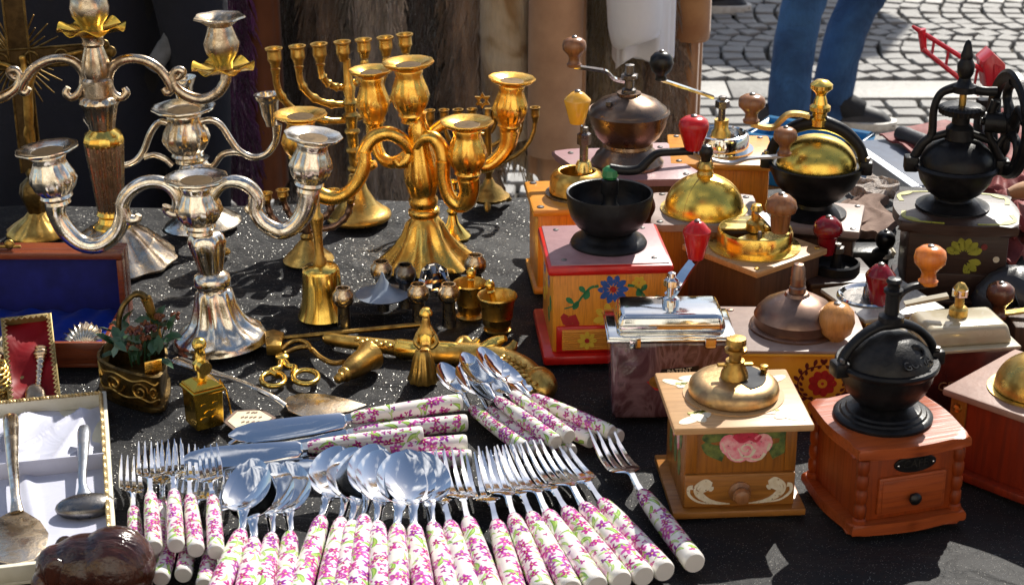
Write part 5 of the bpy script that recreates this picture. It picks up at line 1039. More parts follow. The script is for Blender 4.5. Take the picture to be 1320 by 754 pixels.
# ---------------------------------------------------------------- coffee mills
GM = 'coffee mills on the right half of the stall'
class Mill:
    def __init__(s, label, bx, by, rz=0, cat='coffee mill', name='coffee_mill'):
        s.f = Fr(bx, by, R(rz)); s.k = s.f.k; s.e = empty(name, label, cat, s.f.o, s.f.e, GM)
    def p(s, x, y, dy=0): return s.f.p(x, y, dy) / s.k
    def box(s, name, w, d, z0, z1, mat, bev=1, x=0, y=0, top=1.0, par=None, seg=2):
        k = s.k; return mk(name, box(w * k, d * k, (z1 - z0) * k, bev * k, x * k, y * k, z0 * k, seg, top), M_[mat], par or s.e, 40)
    def lathe(s, name, L, mat, x=0, y=0, z=0, n=36, par=None, sm=40, **kw):
        k = s.k; return mk(name, lathe([(r * k, zz * k) + tuple(q) for r, zz, *q in L], n, **kw), M_[mat], par or s.e, sm, T=Matrix.Translation((x * k, y * k, z * k)))
    def tube(s, name, P, r, mat, n=10, par=None, smooth=0, flat=1, up=None):
        k = s.k
        if smooth:
            if not isinstance(r, (list, tuple)): r = [r] * len(P)
            C = cr([tuple(p) + (q,) for p, q in zip(P, r)], smooth); P = [c[:3] for c in C]; r = [c[3] for c in C]
        return mk(name, tube([Vector(p) * k for p in P], [q * k for q in r] if isinstance(r, (list, tuple)) else r * k, n, flat, up=up), M_[mat], par or s.e, 60)
    def blade(s, name, P, hw, th, mat, par=None):
        """flat steel crank: swept rectangle lying flat"""
        C = [Vector(c) * s.k for c in cr([tuple(p) for p in P], 6)]; V, F = [], []
        for i, p in enumerate(C):
            t = (C[min(i + 1, len(C) - 1)] - C[max(i - 1, 0)]).normalized(); sd_ = Vector((-t.y, t.x, 0)).normalized() if abs(t.z) < .98 else Vector((0, 1, 0)); nz = t.cross(sd_)
            for a, b in ((-1, -1), (1, -1), (1, 1), (-1, 1)): V.append(p + sd_ * a * hw * s.k + nz * b * th * s.k / 2)
        for i in range(len(C) - 1):
            for j in range(4): F.append((i * 4 + j, i * 4 + (j + 1) % 4, i * 4 + 4 + (j + 1) % 4, i * 4 + 4 + j))
        m = (len(C) - 1) * 4; F += [(3, 2, 1, 0), (m, m + 1, m + 2, m + 3)]
        return mk(name, (V, F), M_[mat], par or s.e, 40)
    def knob(s, kind, pos, r, h, mat, par, z0=0, n=28):
        K = {'pear': [(0, 0), (.5, 0), (.55, .05), (.72, .28), (.98, .62), (1, .75), (.9, .88), (.6, .97), (.2, 1), (0, 1)],
             'taper': [(0, 0), (.55, 0), (.58, .03), (1, .72), (.97, .76), (.45, .96), (.2, 1), (0, 1)],
             'wood': [(0, 0), (.58, 0), (.62, .09), (.5, .13), (.44, .3), (.62, .42), (.97, .58), (1, .72), (.92, .87), (.6, .97), (.2, 1), (0, 1)],
             'ball': [(0, 0), (.5, 0), (.42, .12), (.5, .2), (.85, .34), (1, .58), (.92, .8), (.6, .95), (.2, 1), (0, 1)],
             'mush': [(0, 0), (.5, 0), (.56, .08), (.66, .46), (.72, .5), (.92, .54), (1, .66), (.9, .82), (.5, .96), (.2, 1), (0, 1)],
             'waist': [(0, 0), (.9, 0), (.95, .06), (.72, .35), (.7, .55), (.95, .8), (1, .93), (.9, 1), (.35, 1), (.3, .94), (0, .94)]}[kind]
        o = s.lathe('knob', [(a * r, b * h) for a, b in K], mat, pos[0], pos[1], pos[2] + z0, n, par, 20 if n < 12 else 50)
        if kind != 'waist': s.lathe('pin', [(0, -1), (r * .22, -1), (r * .22, 1.2), (r * .12, 2.2), (0, 2.4)], 'gun', pos[0], pos[1], pos[2] + z0 + h, 10, par)
        return o
    def screws(s, w, d, z, mat='gun', r=4):
        for a in (-1, 1):
            for b in (-1, 1): s.lathe('screw', [(0, 0), (r, 0), (r * .8, 1.3), (0, 1.8)], mat, a * w / 2, b * d / 2, z, 10)
    def nut(s, z, r, mat, h=10, x=0, y=0, par=None):
        return s.lathe('nut', [(0, 0), (r, 0), (r, h * .6), (r * .6, h * .7), (r * .55, h), (0, h * 1.05)], mat, x, y, z, 6, par, 20)
    def dec(s, polys, y, mat, name='painted_flower', par=None): return mk(name, paint(polys, y * s.k, s.k), M_[mat], par or s.e, 0)
    def dec_side(s, polys, x, mat, name='painted_flower'):
        V, F = paint(polys, 0, s.k); return mk(name, ([Vector((x * s.k - (.0 if v.y == 0 else -.001) , -v.x, v.z)) for v in V], F), M_[mat], s.e, 0)
    def dec_top(s, polys, z, mat, name='painted_flower'):
        V, F = paint(polys, 0, s.k); return mk(name, ([Vector((v.x, v.z, z * s.k - v.y)) for v in V], F), M_[mat], s.e, 0)
def wavy(w, d, a, n=10, lobe=True):
    """plate outline with ogee edges"""
    P = []
    for i in range(4):
        c, s_ = [(1, 0), (0, 1), (-1, 0), (0, -1)][i]; hw = w / 2; hd = d / 2
        for j in range(n):
            t = j / n; q = 2 * t - 1; bow = a * (math.cos(math.pi * q) * .5 - .5 * abs(q) ** 6 * 0)
            e_ = 1 - .16 * abs(q) ** 8
            if i == 0: P.append((hw + bow, q * hd * 1))
            elif i == 1: P.append((-q * hw, hd + bow))
            elif i == 2: P.append((-hw - bow, -q * hd))
            else: P.append((q * hw, -hd - bow))
    return P

# --- honey pine mill with red top and black bowl
m = Mill('honey pine mill painted with flowers, red-edged top and open black bowl', 776, 437, 4); k = m.k
m.box('base_plate', 166, 160, 0, 13, 'red_paint', 4)
m.box('case', 142, 136, 13, 118, 'pine', 3, top=1.0)
m.box('top_plate', 156, 152, 117, 130, 'red_paint', 5); m.box('top_sheet', 146, 142, 128, 131.2, 'mauve', 1)
m.screws(112, 108, 131)
fy = -68.3
m.dec([petal(4, 96, R(36 * i), 15, 8, 4) for i in range(10)], fy, 'blue_dec'); m.dec([ell(4, 96, 4, 4)], fy - .5, 'red_dec')
for sx in (-1, 1):
    m.dec([stroke([(4 + sx * 18, 101), (4 + sx * 28, 99), (4 + sx * 38, 88), (4 + sx * 46, 77), (4 + sx * 60, 72)], 4, 1.6)] + [petal(4 + sx * 30, 97, R(90 - sx * 160), 14, 9), petal(4 + sx * 42, 83, R(90 - sx * 150), 14, 8), petal(4 + sx * 34, 92, R(90 - sx * 40), 12, 7), petal(4 + sx * 48, 78, R(90 - sx * 50), 13, 7)], fy, 'green_dec')
    m.dec([[(4 + sx * 54, 62), (4 + sx * 61, 66), (4 + sx * 65, 61), (4 + sx * 62, 52), (4 + sx * 44, 38), (4 + sx * 41, 52), (4 + sx * 46, 64)][::1]], fy, 'red_dec')
m.dec([petal(0, 58, R(45 * i + 10), 17, 9, 3) for i in range(8)], fy, 'yellow_dec'); m.dec([ell(0, 58, 5, 5)], fy - .5, 'red_dec')
m.dec([petal(36, 104, R(60 * i), 8, 6, 1) for i in range(6)], fy, 'yellow_dec')
df = m.box('drawer_frame', 132, 8, 14, 49, 'red_paint', 2, y=-67)
dr_ = m.box('drawer', 118, 6, 17, 45, 'pine_x', 1.5, y=-70)
for i in range(9): m.box('slat', 115, 2.2, 18.4 + i * 2.9, 20.5 + i * 2.9, 'pine_x', .5, y=-73.3, par=dr_, seg=1)
m.dec([petal(-28, 31, R(45 * i), 10, 6, 2) for i in range(8)], -74.9, 'yellow_dec', par=dr_); m.dec([ell(-28, 31, 3, 3)], -75.4, 'red_dec', par=dr_)
mk('drawer_knob', tf(ball(8 * k, n=10), TR(4 * k, -80 * k, 30 * k)), M_['blue_knob'], dr_)
for i, (z_, y_) in enumerate(((92, 20), (70, -10), (48, 25), (88, -38), (50, -40), (70, 45))): m.dec_side([petal(y_, z_, R(60 * j + 20 * i), 8, 7, 2) for j in range(6)], -71.5, ('blue_dec', 'yellow_dec', 'green_dec')[i % 3])
hop = m.lathe('bowl_foot', [(0, 131), (48, 131), (48.5, 134), (46, 138), (40, 140), (37, 143), (33, 147), (29, 150), (0, 150)], 'iron', 6, 0, n=48)
bw = m.lathe('bowl', [(0, 147), (26, 147), (30, 149), (41, 157), (49, 169), (53, 184), (54.5, 198), (54, 200), (51.5, 199), (50, 186), (46, 172), (34, 160), (0, 156)], 'iron', 6, 0, n=56)
m.lathe('grinder_hub', [(0, 160), (18, 160), (17, 172), (12, 182), (9, 186), (9, 200), (0, 200)], 'black_plastic', 6, 0)
cr_ = m.lathe('crank_hub', [(0, 198), (11, 198), (11, 216), (8, 218), (0, 218)], 'black_plastic', 6, 0)
m.lathe('nut', [(0, 217), (8, 217), (11, 221), (10, 229), (5, 233), (0, 233)], 'green_paint', 6, 0, n=9, sm=20, par=cr_)
P = [m.p(x, y, d) for x, y, d in ((786, 217, 0), (806, 220, 0), (824, 218, 0), (836, 207, 2), (848, 198, 4), (868, 196, 6), (893, 195, 8))]
a = m.tube('crank', P, [6, 6, 6, 5.5, 5, 5, 5], 'iron', 10, smooth=5)
m.knob('pear', P[-1], 19, 43, 'red_knob', a, 2)

# --- orange pine mill with ring hopper and yellow knob
m = Mill('orange pine mill with a low brass ring hopper and a yellow drop knob', 740, 358, 5); k = m.k
m.box('case', 106, 100, 0, 104, 'pine', 3); m.box('top_plate', 120, 116, 104, 114, 'pine_x', 4); m.screws(98, 94, 114, r=5)
m.box('base_plate', 116, 110, 0, 9, 'pine_x', 3)
m.box('drawer', 70, 5, 18, 52, 'pine_x', 2, y=-51)
m.lathe('flange', [(0, 114), (40, 114), (40, 116.5), (0, 117)], 'gun', 2, 0)
m.lathe('ring_hopper', [(33, 116), (35, 118), (34, 136), (30, 142), (24, 145), (22, 144), (28, 138), (30, 120), (0, 118)], 'brass', 2, 0, n=44)
m.lathe('bearing_bridge', [(0, 142), (11, 142), (10, 154), (8, 158), (0, 158)], 'brass_green', 10, -2)
m.lathe('spindle', [(0, 156), (5.5, 156), (5.5, 190), (0, 190)], 'gun', 10, -2, n=14)
m.nut(180, 9, 'gun', 22, 10, -2)
a = m.tube('crank', [(10, -2, 184), (8, 6, 193), (7, 12, 208)], 4, 'chrome', 8, flat=.5)
m.knob('taper', m.p(744, 159, 4), 17, 41, 'knob_yellow', a)

# --- mauve mill with lidded bronze bowl
m = Mill('mauve-topped mill with a lidded dark bronze bowl and brown wooden crank knob', 806, 311, 12); k = m.k
m.box('case', 128, 122, 0, 96, 'dark_wood', 3)
mk('top_plate', prism([(x * k, y * k) for x, y in wavy(152, 146, -10)], 96 * k, 105 * k, 3 * k), M_['mauve'], m.e)
m.screws(120, 114, 105)
m.lathe('bowl_foot', [(0, 105), (46, 105), (46, 109), (43, 112), (40, 118), (33, 124), (30, 128), (0, 128)], 'bronze', n=48)
m.lathe('bowl', [(0, 126), (29, 126), (32, 129), (31, 133), (40, 142), (47, 156), (50, 168), (52, 173), (50, 176), (47, 174), (0, 172)], 'bronze', n=56)
ld = m.lathe('lid', [(0, 172), (49, 173), (48, 177), (36, 187), (22, 193), (15, 195), (15, 198), (0, 199)], 'bronze', n=56)
m.lathe('lid_catch', [(0, 0), (4, 0), (4, 5), (0, 6)], 'gun', -30, -16, 187, 12, par=ld)
m.lathe('spindle', [(0, 196), (9, 196), (9, 202), (6, 204), (6, 214), (10, 216), (10, 219), (6, 221), (6, 233), (0, 234)], 'gun', n=16)
m.nut(216, 11, 'gun', 8)
P = [m.p(x, y, d) for x, y, d in ((805, 105, 0), (792, 102, 0), (782, 93, 0), (768, 90, 0), (740, 86, 0))]
a = m.blade('crank', P, 5, 3.5, 'steel')
m.knob('wood', P[-1], 15, 37, 'knob_wood', a, 0)

# --- light oak mill at the back with chrome hopper and black ball knob
m = Mill('honey-coloured plain mill at the back with an open chrome hopper and black ball knob', 924, 291, -3); k = m.k
m.box('case', 116, 110, 0, 94, 'pine', 3); m.box('top_plate', 132, 126, 94, 103, 'pine_x', 3); m.screws(108, 104, 103)
mk('drawer_mark', tf(prism([(13 * k, 0), (0, 9 * k), (-13 * k, 0), (0, -9 * k)], 0, 1.2 * k, .3 * k), TR(20 * k, -55.3 * k, 56 * k, rx=R(90))), M_['pine_x'], m.e)
m.lathe('flange', [(0, 103), (42, 103), (42, 105.5), (0, 106)], 'chrome', n=48)
m.lathe('hopper_ring', [(36, 105), (36, 121), (34, 125), (31, 126), (30, 124), (33, 120), (33, 107), (0, 106)], 'chrome', n=48)
m.lathe('bearing', [(0, 106), (14, 106), (12, 126), (9, 130), (9, 142), (0, 142)], 'brass', 0, 0)
m.lathe('spindle', [(0, 140), (4.5, 140), (4.5, 168), (0, 170)], 'gun', n=12); m.nut(158, 9, 'gun', 14)
P = [m.p(920, 126), m.p(900, 119), m.p(852, 103)]
a = m.blade('crank', P, 4.5, 3, 'steel'); m.knob('ball', P[-1], 15, 36, 'black_plastic', a)

# --- grey-brown mill with brass dome
m = Mill('grey-brown topped mill with a shiny brass half-dome and a thin blued crank', 903, 368, -6); k = m.k
m.box('case', 116, 112, 0, 95, 'oak', 3)
mk('top_plate', prism([(x * k, y * k) for x, y in wavy(128, 124, -6)], 95 * k, 104 * k, 4 * k), M_['grey_brown'], m.e); m.screws(108, 106, 104, 'gun', 4.5)
m.lathe('flange', [(0, 104), (55, 104), (55, 106), (0, 106.5)], 'brass_green', n=48)
P = [(50 * math.cos(R(a)), 106 + 44 * math.sin(R(a))) for a in range(0, 86, 7)]
m.lathe('dome', [(0, 106)] + P + [(0, 150)], 'brass_dome', n=56)
m.lathe('dome_seam', [(50.4 * math.cos(R(a)), 44.6 * math.sin(R(a))) for a in range(0, 86, 8)], 'brass', 0, 0, 106, 3)
m.lathe('post', [(0, 148), (10, 148), (11, 152), (9, 156), (11, 160), (9, 166), (7, 168), (0, 168)], 'brass', n=20)
b_ = m.lathe('post_cap', [(0, 167), (6, 167), (6, 172), (9, 177), (9, 183), (6, 188), (0, 190)], 'black_plastic', n=18)
P = [m.p(x, y) for x, y in ((918, 206), (930, 209), (946, 210), (962, 205), (980, 203), (1000, 202), (1011, 200))]
a = m.blade('crank', P, 4.5, 3, 'blue_steel'); m.knob('wood', P[-1], 15, 36, 'knob_wood', a, 0)

# --- black cast mill with brass dome and brass crank
m = Mill('mill with a black iron bowl, brass dome under a black bridge and S-shaped brass crank', 1049, 352, -14); k = m.k
m.box('base_plate', 118, 110, 0, 10, 'dark_wood', 3); m.box('case', 96, 90, 10, 66, 'dark_wood', 3); m.box('moulding', 104, 98, 64, 70, 'black_brown', 2)
m.box('top_plate', 112, 106, 70, 80, 'grey_brown', 2); m.screws(94, 88, 80)
m.lathe('bowl_foot', [(0, 80), (42, 80), (42, 84), (36, 87), (24, 92), (22, 98), (0, 98)], 'iron', -6, 0, n=40)
m.lathe('bowl', [(0, 96), (22, 96), (36, 106), (50, 122), (58, 140), (60, 148), (56, 149), (53, 146), (0, 144)], 'iron', -6, 0, n=56)
m.lathe('dome', [(0, 145)] + [(50 * math.cos(R(a)), 146 + 38 * math.sin(R(a))) for a in range(0, 86, 7)] + [(0, 184)], 'brass_dome', -6, 0, n=56)
for sx in (-1, 1): m.box('lug', 16, 18, 138, 156, 'iron', 3, x=-6 + sx * 62); m.lathe('screw', [(0, 0), (4, 0), (4, 5), (0, 6)], 'gun', -6 + sx * 62, -3, 156, 8)
m.tube('bridge', [(-66, 0, 150), (-58, 0, 172), (-40, 0, 190), (-20, 0, 199), (-6, 0, 201), (8, 0, 199), (28, 0, 190), (46, 0, 172), (54, 0, 150)], [7, 7, 8, 9, 10, 9, 8, 7, 7], 'iron', 10, smooth=5)
m.lathe('post', [(0, 198), (12, 198), (12, 206), (9, 208), (9, 214), (13, 217), (13, 222), (9, 225), (8, 230), (6, 236), (8, 240), (14, 245), (14, 250), (8, 255), (0, 256)], 'brass_hi', -6, 0, n=24)
P = [m.p(x, y, d) for x, y, d in ((1043, 150, 0), (1030, 147, 0), (1016, 148, 0), (1006, 156, 0), (998, 164, 0), (984, 164, 0), (968, 160, 0))]
a = m.blade('crank', P, 6, 5, 'brass_green'); m.knob('wood', P[-1], 17, 36, 'knob_wood', a, 2)

# --- dark diamond-set mill with brass ring
m = Mill('dark brown mill turned corner-on with a shallow brass ring and half-open brass lid', 968, 402, 40); k = m.k
m.box('case', 118, 118, 0, 82, 'dark_wood', 3); m.box('top_plate', 130, 130, 82, 90, 'plate_wood', 1.5); m.screws(112, 112, 90, 'brass')
m.lathe('flange', [(0, 90), (58, 90), (58, 92), (0, 92.5)], 'brass_green', n=52)
m.lathe('ring', [(48, 92), (48, 112), (46, 115), (44, 114), (45, 110), (45, 94), (0, 93)], 'brass_hi', n=56)
hl = [(46 * math.cos(t), 46 * math.sin(t)) for t in [R(150 + 200 * i / 20) for i in range(21)]]
hl2 = [(46 * math.cos(t), 46 * math.sin(t)) for t in [R(-10 + 150 * i / 16) for i in range(17)]]
mk('fixed_lid', prism([(x * k, y * k) for x, y in hl2 + [(-20, 14), (16, -8)]], 112 * k, 114.5 * k), M_['brass_green'], m.e, 20)
sl = [(44 * math.cos(t), 44 * math.sin(t)) for t in [R(185 + 130 * i / 14) for i in range(15)]]
mk('sliding_lid', prism([(x * k, y * k) for x, y in sl + [(4, -6), (-4, 0)]], 108 * k, 110.5 * k), M_['brass_green'], m.e, 20)
m.lathe('lid_stud', [(0, 110), (3, 110), (3, 117), (2, 119), (0, 119)], 'gun', -14, -20, n=10)
m.lathe('post', [(0, 112), (12, 112), (12, 122), (9, 125), (6, 126), (6, 138), (8, 140), (6, 146), (0, 147)], 'brass', n=18)
P = [m.p(x, y, d) for x, y, d in ((975, 270, 0), (984, 278, -14), (1000, 296, -36), (1005, 299, -42))]
a = m.blade('crank', [(0, 0, 138)] + P[1:], 5, 3, 'steel'); m.knob('mush', P[-1], 20, 50, 'knob_wood', a, 0)

# --- marbled purple mill with chrome lid
m = Mill('purple marbled enamel mill with a chrome lid and a tapered red knob', 858, 523, 1); k = m.k
V = box(146 * k, 84 * k, 110 * k, 9 * k, seg=3)
for v in V[0]:
    t = v.z / (110 * k); s_ = 1 + .06 * t ** 3 - .04 * math.sin(math.pi * t); v.x *= s_; v.y *= s_
mk('body', V, M_['marbled'], m.e, 50)
m.box('rim', 162, 96, 109, 114, 'chrome', 2.2); m.box('rim_bead', 158, 92, 113, 117, 'chrome', 1.8)
V = box(140 * k, 76 * k, 25 * k, 8 * k, z=116 * k, seg=3, top=.92); mk('lid', V, M_['chrome'], m.e, 50)
for x in (-46, 48): m.box('clasp', 14, 4, 102, 117, 'chrome', 1, x=x, y=-48)
m.lathe('post', [(0, 141), (11, 141), (11, 150), (8, 152), (5.5, 153), (5.5, 166), (9, 168), (9, 175), (5, 178), (5, 184), (0, 186)], 'chrome', 2, 0, n=18); m.nut(167, 10, 'chrome', 12, 2, 0)
P = [m.p(x, y, d) for x, y, d in ((862, 381, 0), (868, 375, 4), (882, 353, 14), (897, 333, 22))]
a = m.blade('crank', P, 8, 3, 'steel'); m.knob('taper', P[-1], 18, 50, 'red_knob', a, 0, 14)
y0 = -42.6
em = m.dec([[(-44 + 34, 60), (6, 80), (24, 72), (40, 60), (18, 44), (-18, 42), (-30, 54)]], y0, 'red_dec', 'emblem')
m.dec([[(-14, 62), (34, 68), (36, 76), (-12, 71)]], y0 - .6, 'black_plastic', 'emblem_ribbon', par=em)
m.dec([ell(-14, 54, 13, 9)], y0 - .4, 'brass_old', 'emblem_oval', par=em)
mk('lettering', tf(text('PATENT', 8.5 * k, .0002), TR(11 * k, (y0 - 1.0) * k, 69 * k, rx=R(90), ry=R(-6))), M_['paper'], em, 0)

# --- yellow mill with red scroll flower and brown dome
m = Mill('yellow mill with a dark red scroll flower and a brown copper dome lid', 1018, 505, -1); k = m.k
m.box('base_plate', 170, 140, 0, 8, 'yellow_paint', 2); m.box('case', 156, 128, 8, 82, 'yellow_paint', 3); m.box('top_edge', 178, 146, 81, 85, 'yellow_paint', 1); m.box('top_plate', 176, 144, 85, 89, 'grey_brown', 1); m.screws(150, 118, 89, 'copper_brown', 5)
m.lathe('flange', [(0, 89), (58, 89), (58, 92), (54, 94), (0, 94)], 'copper_brown', 2, 4, n=52)
m.lathe('dome', [(0, 93), (52, 93), (52, 104), (53, 106), (50, 112), (42, 121), (28, 129), (16, 133), (14, 137), (0, 138)], 'copper_brown', 2, 4, n=56)
m.lathe('spindle', [(0, 136), (11, 136), (11, 144), (9, 146), (10, 149), (9, 152), (10, 155), (9, 158), (9, 168), (6, 175), (0, 176)], 'copper_brown', 2, 4, n=20)
P = [m.p(x, y, d) for x, y, d in ((1026, 370, 4), (1050, 402, -6), (1066, 432, -24), (1076, 446, -34))]
a = m.blade('crank', P, 5, 3, 'copper_brown'); m.knob('ball', P[-1], 23, 58, 'knob_pale', a, 0)
y0 = -64.6; cx, cz = 30, 42
m.dec([petal(cx, cz, R(40 * i), 14, 11, 4) for i in range(9)], y0, 'red_dec'); m.dec([ell(cx, cz, 6, 6)], y0 - .4, 'yellow_paint'); m.dec([ell(cx, cz, 2, 2)], y0 - .7, 'red_dec')
sp = []
for sx in (-1, 1):
    sp.append(stroke([(cx + sx * 4, cz + 24), (cx + sx * 20, cz + 19), (cx + sx * 30, cz + 4), (cx + sx * 27, cz - 14), (cx + sx * 10, cz - 24)], 1.8, 1.4))
    for j in range(9):
        a_ = R(86 - 20 * j); px, pz = cx + sx * 29 * math.cos(a_), cz + 25 * math.sin(a_); oa = math.atan2(math.sin(a_), sx * math.cos(a_))
        sp += [petal(px, pz, oa + sx * .7, 10, 5), petal(px, pz, oa + math.pi + sx * .9, 7, 4)]
m.dec(sp, y0, 'maroon_dec', 'painted_scroll')

# --- square enamel mill with sunk chrome bowl
m = Mill('square grey enamel mill with a sunk chrome bowl and a tapered burgundy knob', 1131, 458, 20); k = m.k
m.box('case', 108, 104, 0, 74, 'brass_old', 4); m.box('top_plate', 116, 112, 74, 80, 'enamel', 2)
m.lathe('hopper_bowl', [(38, 80), (40, 82), (38, 84), (35, 83), (30, 78.5), (18, 75.5), (0, 75)], 'chrome', -14, 10, n=44)
m.lathe('bowl_well', [(36, 80.4), (20, 80.6), (0, 80.7)], 'gun', -14, 10, n=36)
m.lathe('spindle', [(0, 80), (8, 80), (7, 92), (5, 94), (5, 106), (0, 108)], 'gun', -14, 10, n=14)
P = [m.p(x, y, d) for x, y, d in ((1125, 360, 6), (1130, 375, -10), (1132, 392, -24))]
a = m.blade('crank', [(-14, 10, 100)] + P[1:], 5, 3, 'steel'); m.knob('taper', P[-1], 19, 54, 'burgundy', a, 0, 12)
# --- cream-lidded mill
m = Mill('dark oxblood mill with a rectangular cream enamel lid and gold lettering', 1226, 520, 9); k = m.k
m.box('body', 118, 78, 0, 92, 'oxblood', 5); m.box('rim', 132, 90, 91, 96, 'cream', 2); mk('lid', box(118 * k, 74 * k, 26 * k, 7 * k, z=95 * k, seg=3, top=.88), M_['cream'], m.e, 50)
m.lathe('post', [(0, 120), (12, 120), (12, 130), (9, 133), (6, 134), (6, 148), (10, 150), (10, 155), (9, 158), (5, 164), (0, 166)], 'brass', 0, 6, n=18); m.nut(148, 11, 'chrome', 14, 0, 6)
P = [m.p(x, y, d) for x, y, d in ((1222, 381, 6), (1196, 386, 6), (1166, 392, 6))]
a = m.blade('crank', P, 6, 4, 'cream'); 
mk('lettering', tf(text('GES', 17 * k, .0002, 'LEFT'), TR(-38 * k, -39.6 * k, 44 * k, rx=R(90))), M_['gold_braid'], m.e, 0)
# --- big orange-brown mill with cast iron dome
m = Mill('orange-brown mill with black cast iron dome, small drawer and turned corner posts', 1136, 646, 17); k = m.k
mk('base_plate', prism([(x * k, y * k) for x, y in wavy(160, 156, 7)], 0, 15 * k, 4 * k), M_['orange_wood_x'], m.e)
m.box('case', 134, 130, 15, 106, 'orange_wood', 2)
for sx in (-1, 1):
    for sy in (-1, 1):
        m.lathe('corner_post', [(0, 15), (9, 15), (9, 20), (7, 22)] + [(q, 22 + 20 * j + d) for j in range(4) for q, d in ((6.2, 0), (7.8, 4), (8.2, 10), (7.8, 16), (6.2, 19))] + [(9, 103), (0, 104)], 'orange_wood', sx * 66, sy * 64, n=18)
mk('top_plate', prism([(x * k, y * k) for x, y in wavy(156, 154, 7)], 104 * k, 119 * k, 4.5 * k, 3), M_['orange_wood_x'], m.e)
dr_ = m.box('drawer', 94, 7, 22, 74, 'orange_wood_x', 3, x=2, y=-66); m.box('drawer_panel', 84, 3, 26, 70, 'orange_wood_x', 1.2, x=2, y=-69.5, par=dr_)
mk('drawer_knob', tf(lathe([(0, 0), (4 * k, 0), (4 * k, 4 * k), (8 * k, 7 * k), (8 * k, 10 * k), (5 * k, 13 * k), (0, 13.5 * k)], 16), TR(2 * k, -70 * k, 44 * k, rx=R(90))), M_['black_plastic'], dr_)
ov = mk('name_plate', tf(prism(ell(0, 0, 29 * k, 12 * k, 0, 28), 0, 2.5 * k, .6 * k), TR(4 * k, -65 * k, 88 * k, rx=R(90))), M_['iron'], m.e, 40)
mk('lettering', tf(text('CAFE', 15 * k, .0004), TR(4 * k, -68 * k, 88 * k, rx=R(90))), M_['iron_rough'], ov, 0)
for sx in (-1, 1): mk('rivet', tf(ball(1.8 * k, n=6), TR((4 + sx * 24) * k, -68 * k, 88 * k)), M_['chrome'], ov)
X, Y = -4, 8
m.lathe('bowl_foot', [(0, 119), (62, 119), (62.5, 123), (59, 126), (55, 126.5), (53, 129), (48, 130), (46, 132.5), (40, 133.5), (34, 136), (29, 140), (0, 141)], 'iron', X, Y, n=60)
m.lathe('bowl', [(0, 139), (28, 139), (40, 146), (51, 159), (57, 174), (60, 188), (64, 191), (65, 195), (63, 198), (57, 198), (0, 196)], 'iron', X, Y, n=64)
dm = m.lathe('dome', [(57, 196), (55.5, 202), (50, 212), (40, 222), (27, 230), (13, 234), (0, 235)], 'iron_rough', X, Y, n=56)
def ondome(x, z, w): pass
dd = [tf(ball(9 * k, n=8, sy=.6), TR((X + 20) * k, (Y - 30) * k, 220 * k)), tf(tube([(9 * k * math.cos(a), 0, 9 * k * math.sin(a)) for a in [i * .524 for i in range(12)]], 2.4 * k, 6, 1, True), TR((X + 20) * k, (Y - 35) * k, 219 * k, rx=R(-45)))]
mk('dome_emblem', join(*dd), M_['iron'], dm, 50)
mk('dome_lettering', tf(text('GUMA', 17 * k, .0012), TR((X + 15) * k, (Y - 46.5) * k, 209 * k, rx=R(38), rz=R(20))), M_['iron_rough'], dm, 0)
m.tube('bridge', [(X - 66, Y, 196), (X - 58, Y, 215), (X - 40, Y, 233), (X - 18, Y, 244), (X, Y, 246), (X + 18, Y, 244), (X + 40, Y, 233), (X + 58, Y, 215), (X + 66, Y, 196)], [9, 8, 8, 9, 11, 9, 8, 8, 9], 'iron', 10, smooth=5, flat=.7)
for sx in (-1, 1): m.box('lug', 20, 24, 184, 204, 'iron', 4, x=X + sx * 66, y=Y); m.lathe('screw', [(0, 0), (4.5, 0), (4.5, 5), (0, 6)], 'gun', X + sx * 65, Y - 6, 204, 8)
m.lathe('spindle', [(0, 250), (16, 250), (16, 257), (9, 260), (9, 286), (12, 288), (12, 292), (8, 294), (8, 299), (10, 302), (8, 306), (0, 307)], 'iron', X, Y, n=18)
P = [m.p(x, y, d) for x, y, d in ((1143, 408, 6), (1152, 392, 10), (1160, 378, 14), (1174, 370, 20), (1196, 366, 26))]
a = m.tube('crank', P, [8, 8, 8, 7.5, 7], 'iron', 10, smooth=6, flat=.6); m.knob('wood', P[-1], 20, 50, 'knob_orange', a, 0)
# --- floral mill front centre
m = Mill('pale wooden mill painted with a pink rose and white scrolls, nearest to the viewer', 938, 628, 4); k = m.k
m.box('base_plate', 168, 160, 0, 10, 'oak_x', 2.5)
m.box('case', 140, 136, 10, 118, 'oak', 1.5); 
for sx in (-1, 1): m.box('corner_strip', 14, 3, 60, 117, 'oak', .6, x=sx * 62, y=-69)
m.box('top_plate', 174, 166, 118, 128, 'plate_wood', 3)
dr_ = m.box('drawer', 138, 8, 14, 58, 'oak_x', 1.5, y=-70)
y0 = -74.6
for sx in (-1, 1):
    for j in range(6):
        q = j / 5; r0 = 15 - 9 * q
        L = [stroke([(sx * (12 + 5 * j), 17.5 + .8 * j), (sx * (34 + 2 * j), 19 + 2.2 * j), (sx * (53 - 1.2 * j), 29 + 1.2 * j), (sx * (56 - 4.2 * j), 42 - .2 * j), (sx * (44 - 1.5 * j), 51 - 2.6 * j), (sx * (36 + .4 * j), 46 - 1.5 * j)], 1.2, 4.6)]
        m.dec(L, y0 - .1 * j, 'white_dec', 'painted_scroll', dr_)
    m.dec([stroke([(sx * 26, 18), (sx * 50, 21), (sx * 63, 31), (sx * 64, 41), (sx * 59, 42)], 1, 6)], y0 - .3, 'white_dec', 'painted_scroll', dr_)
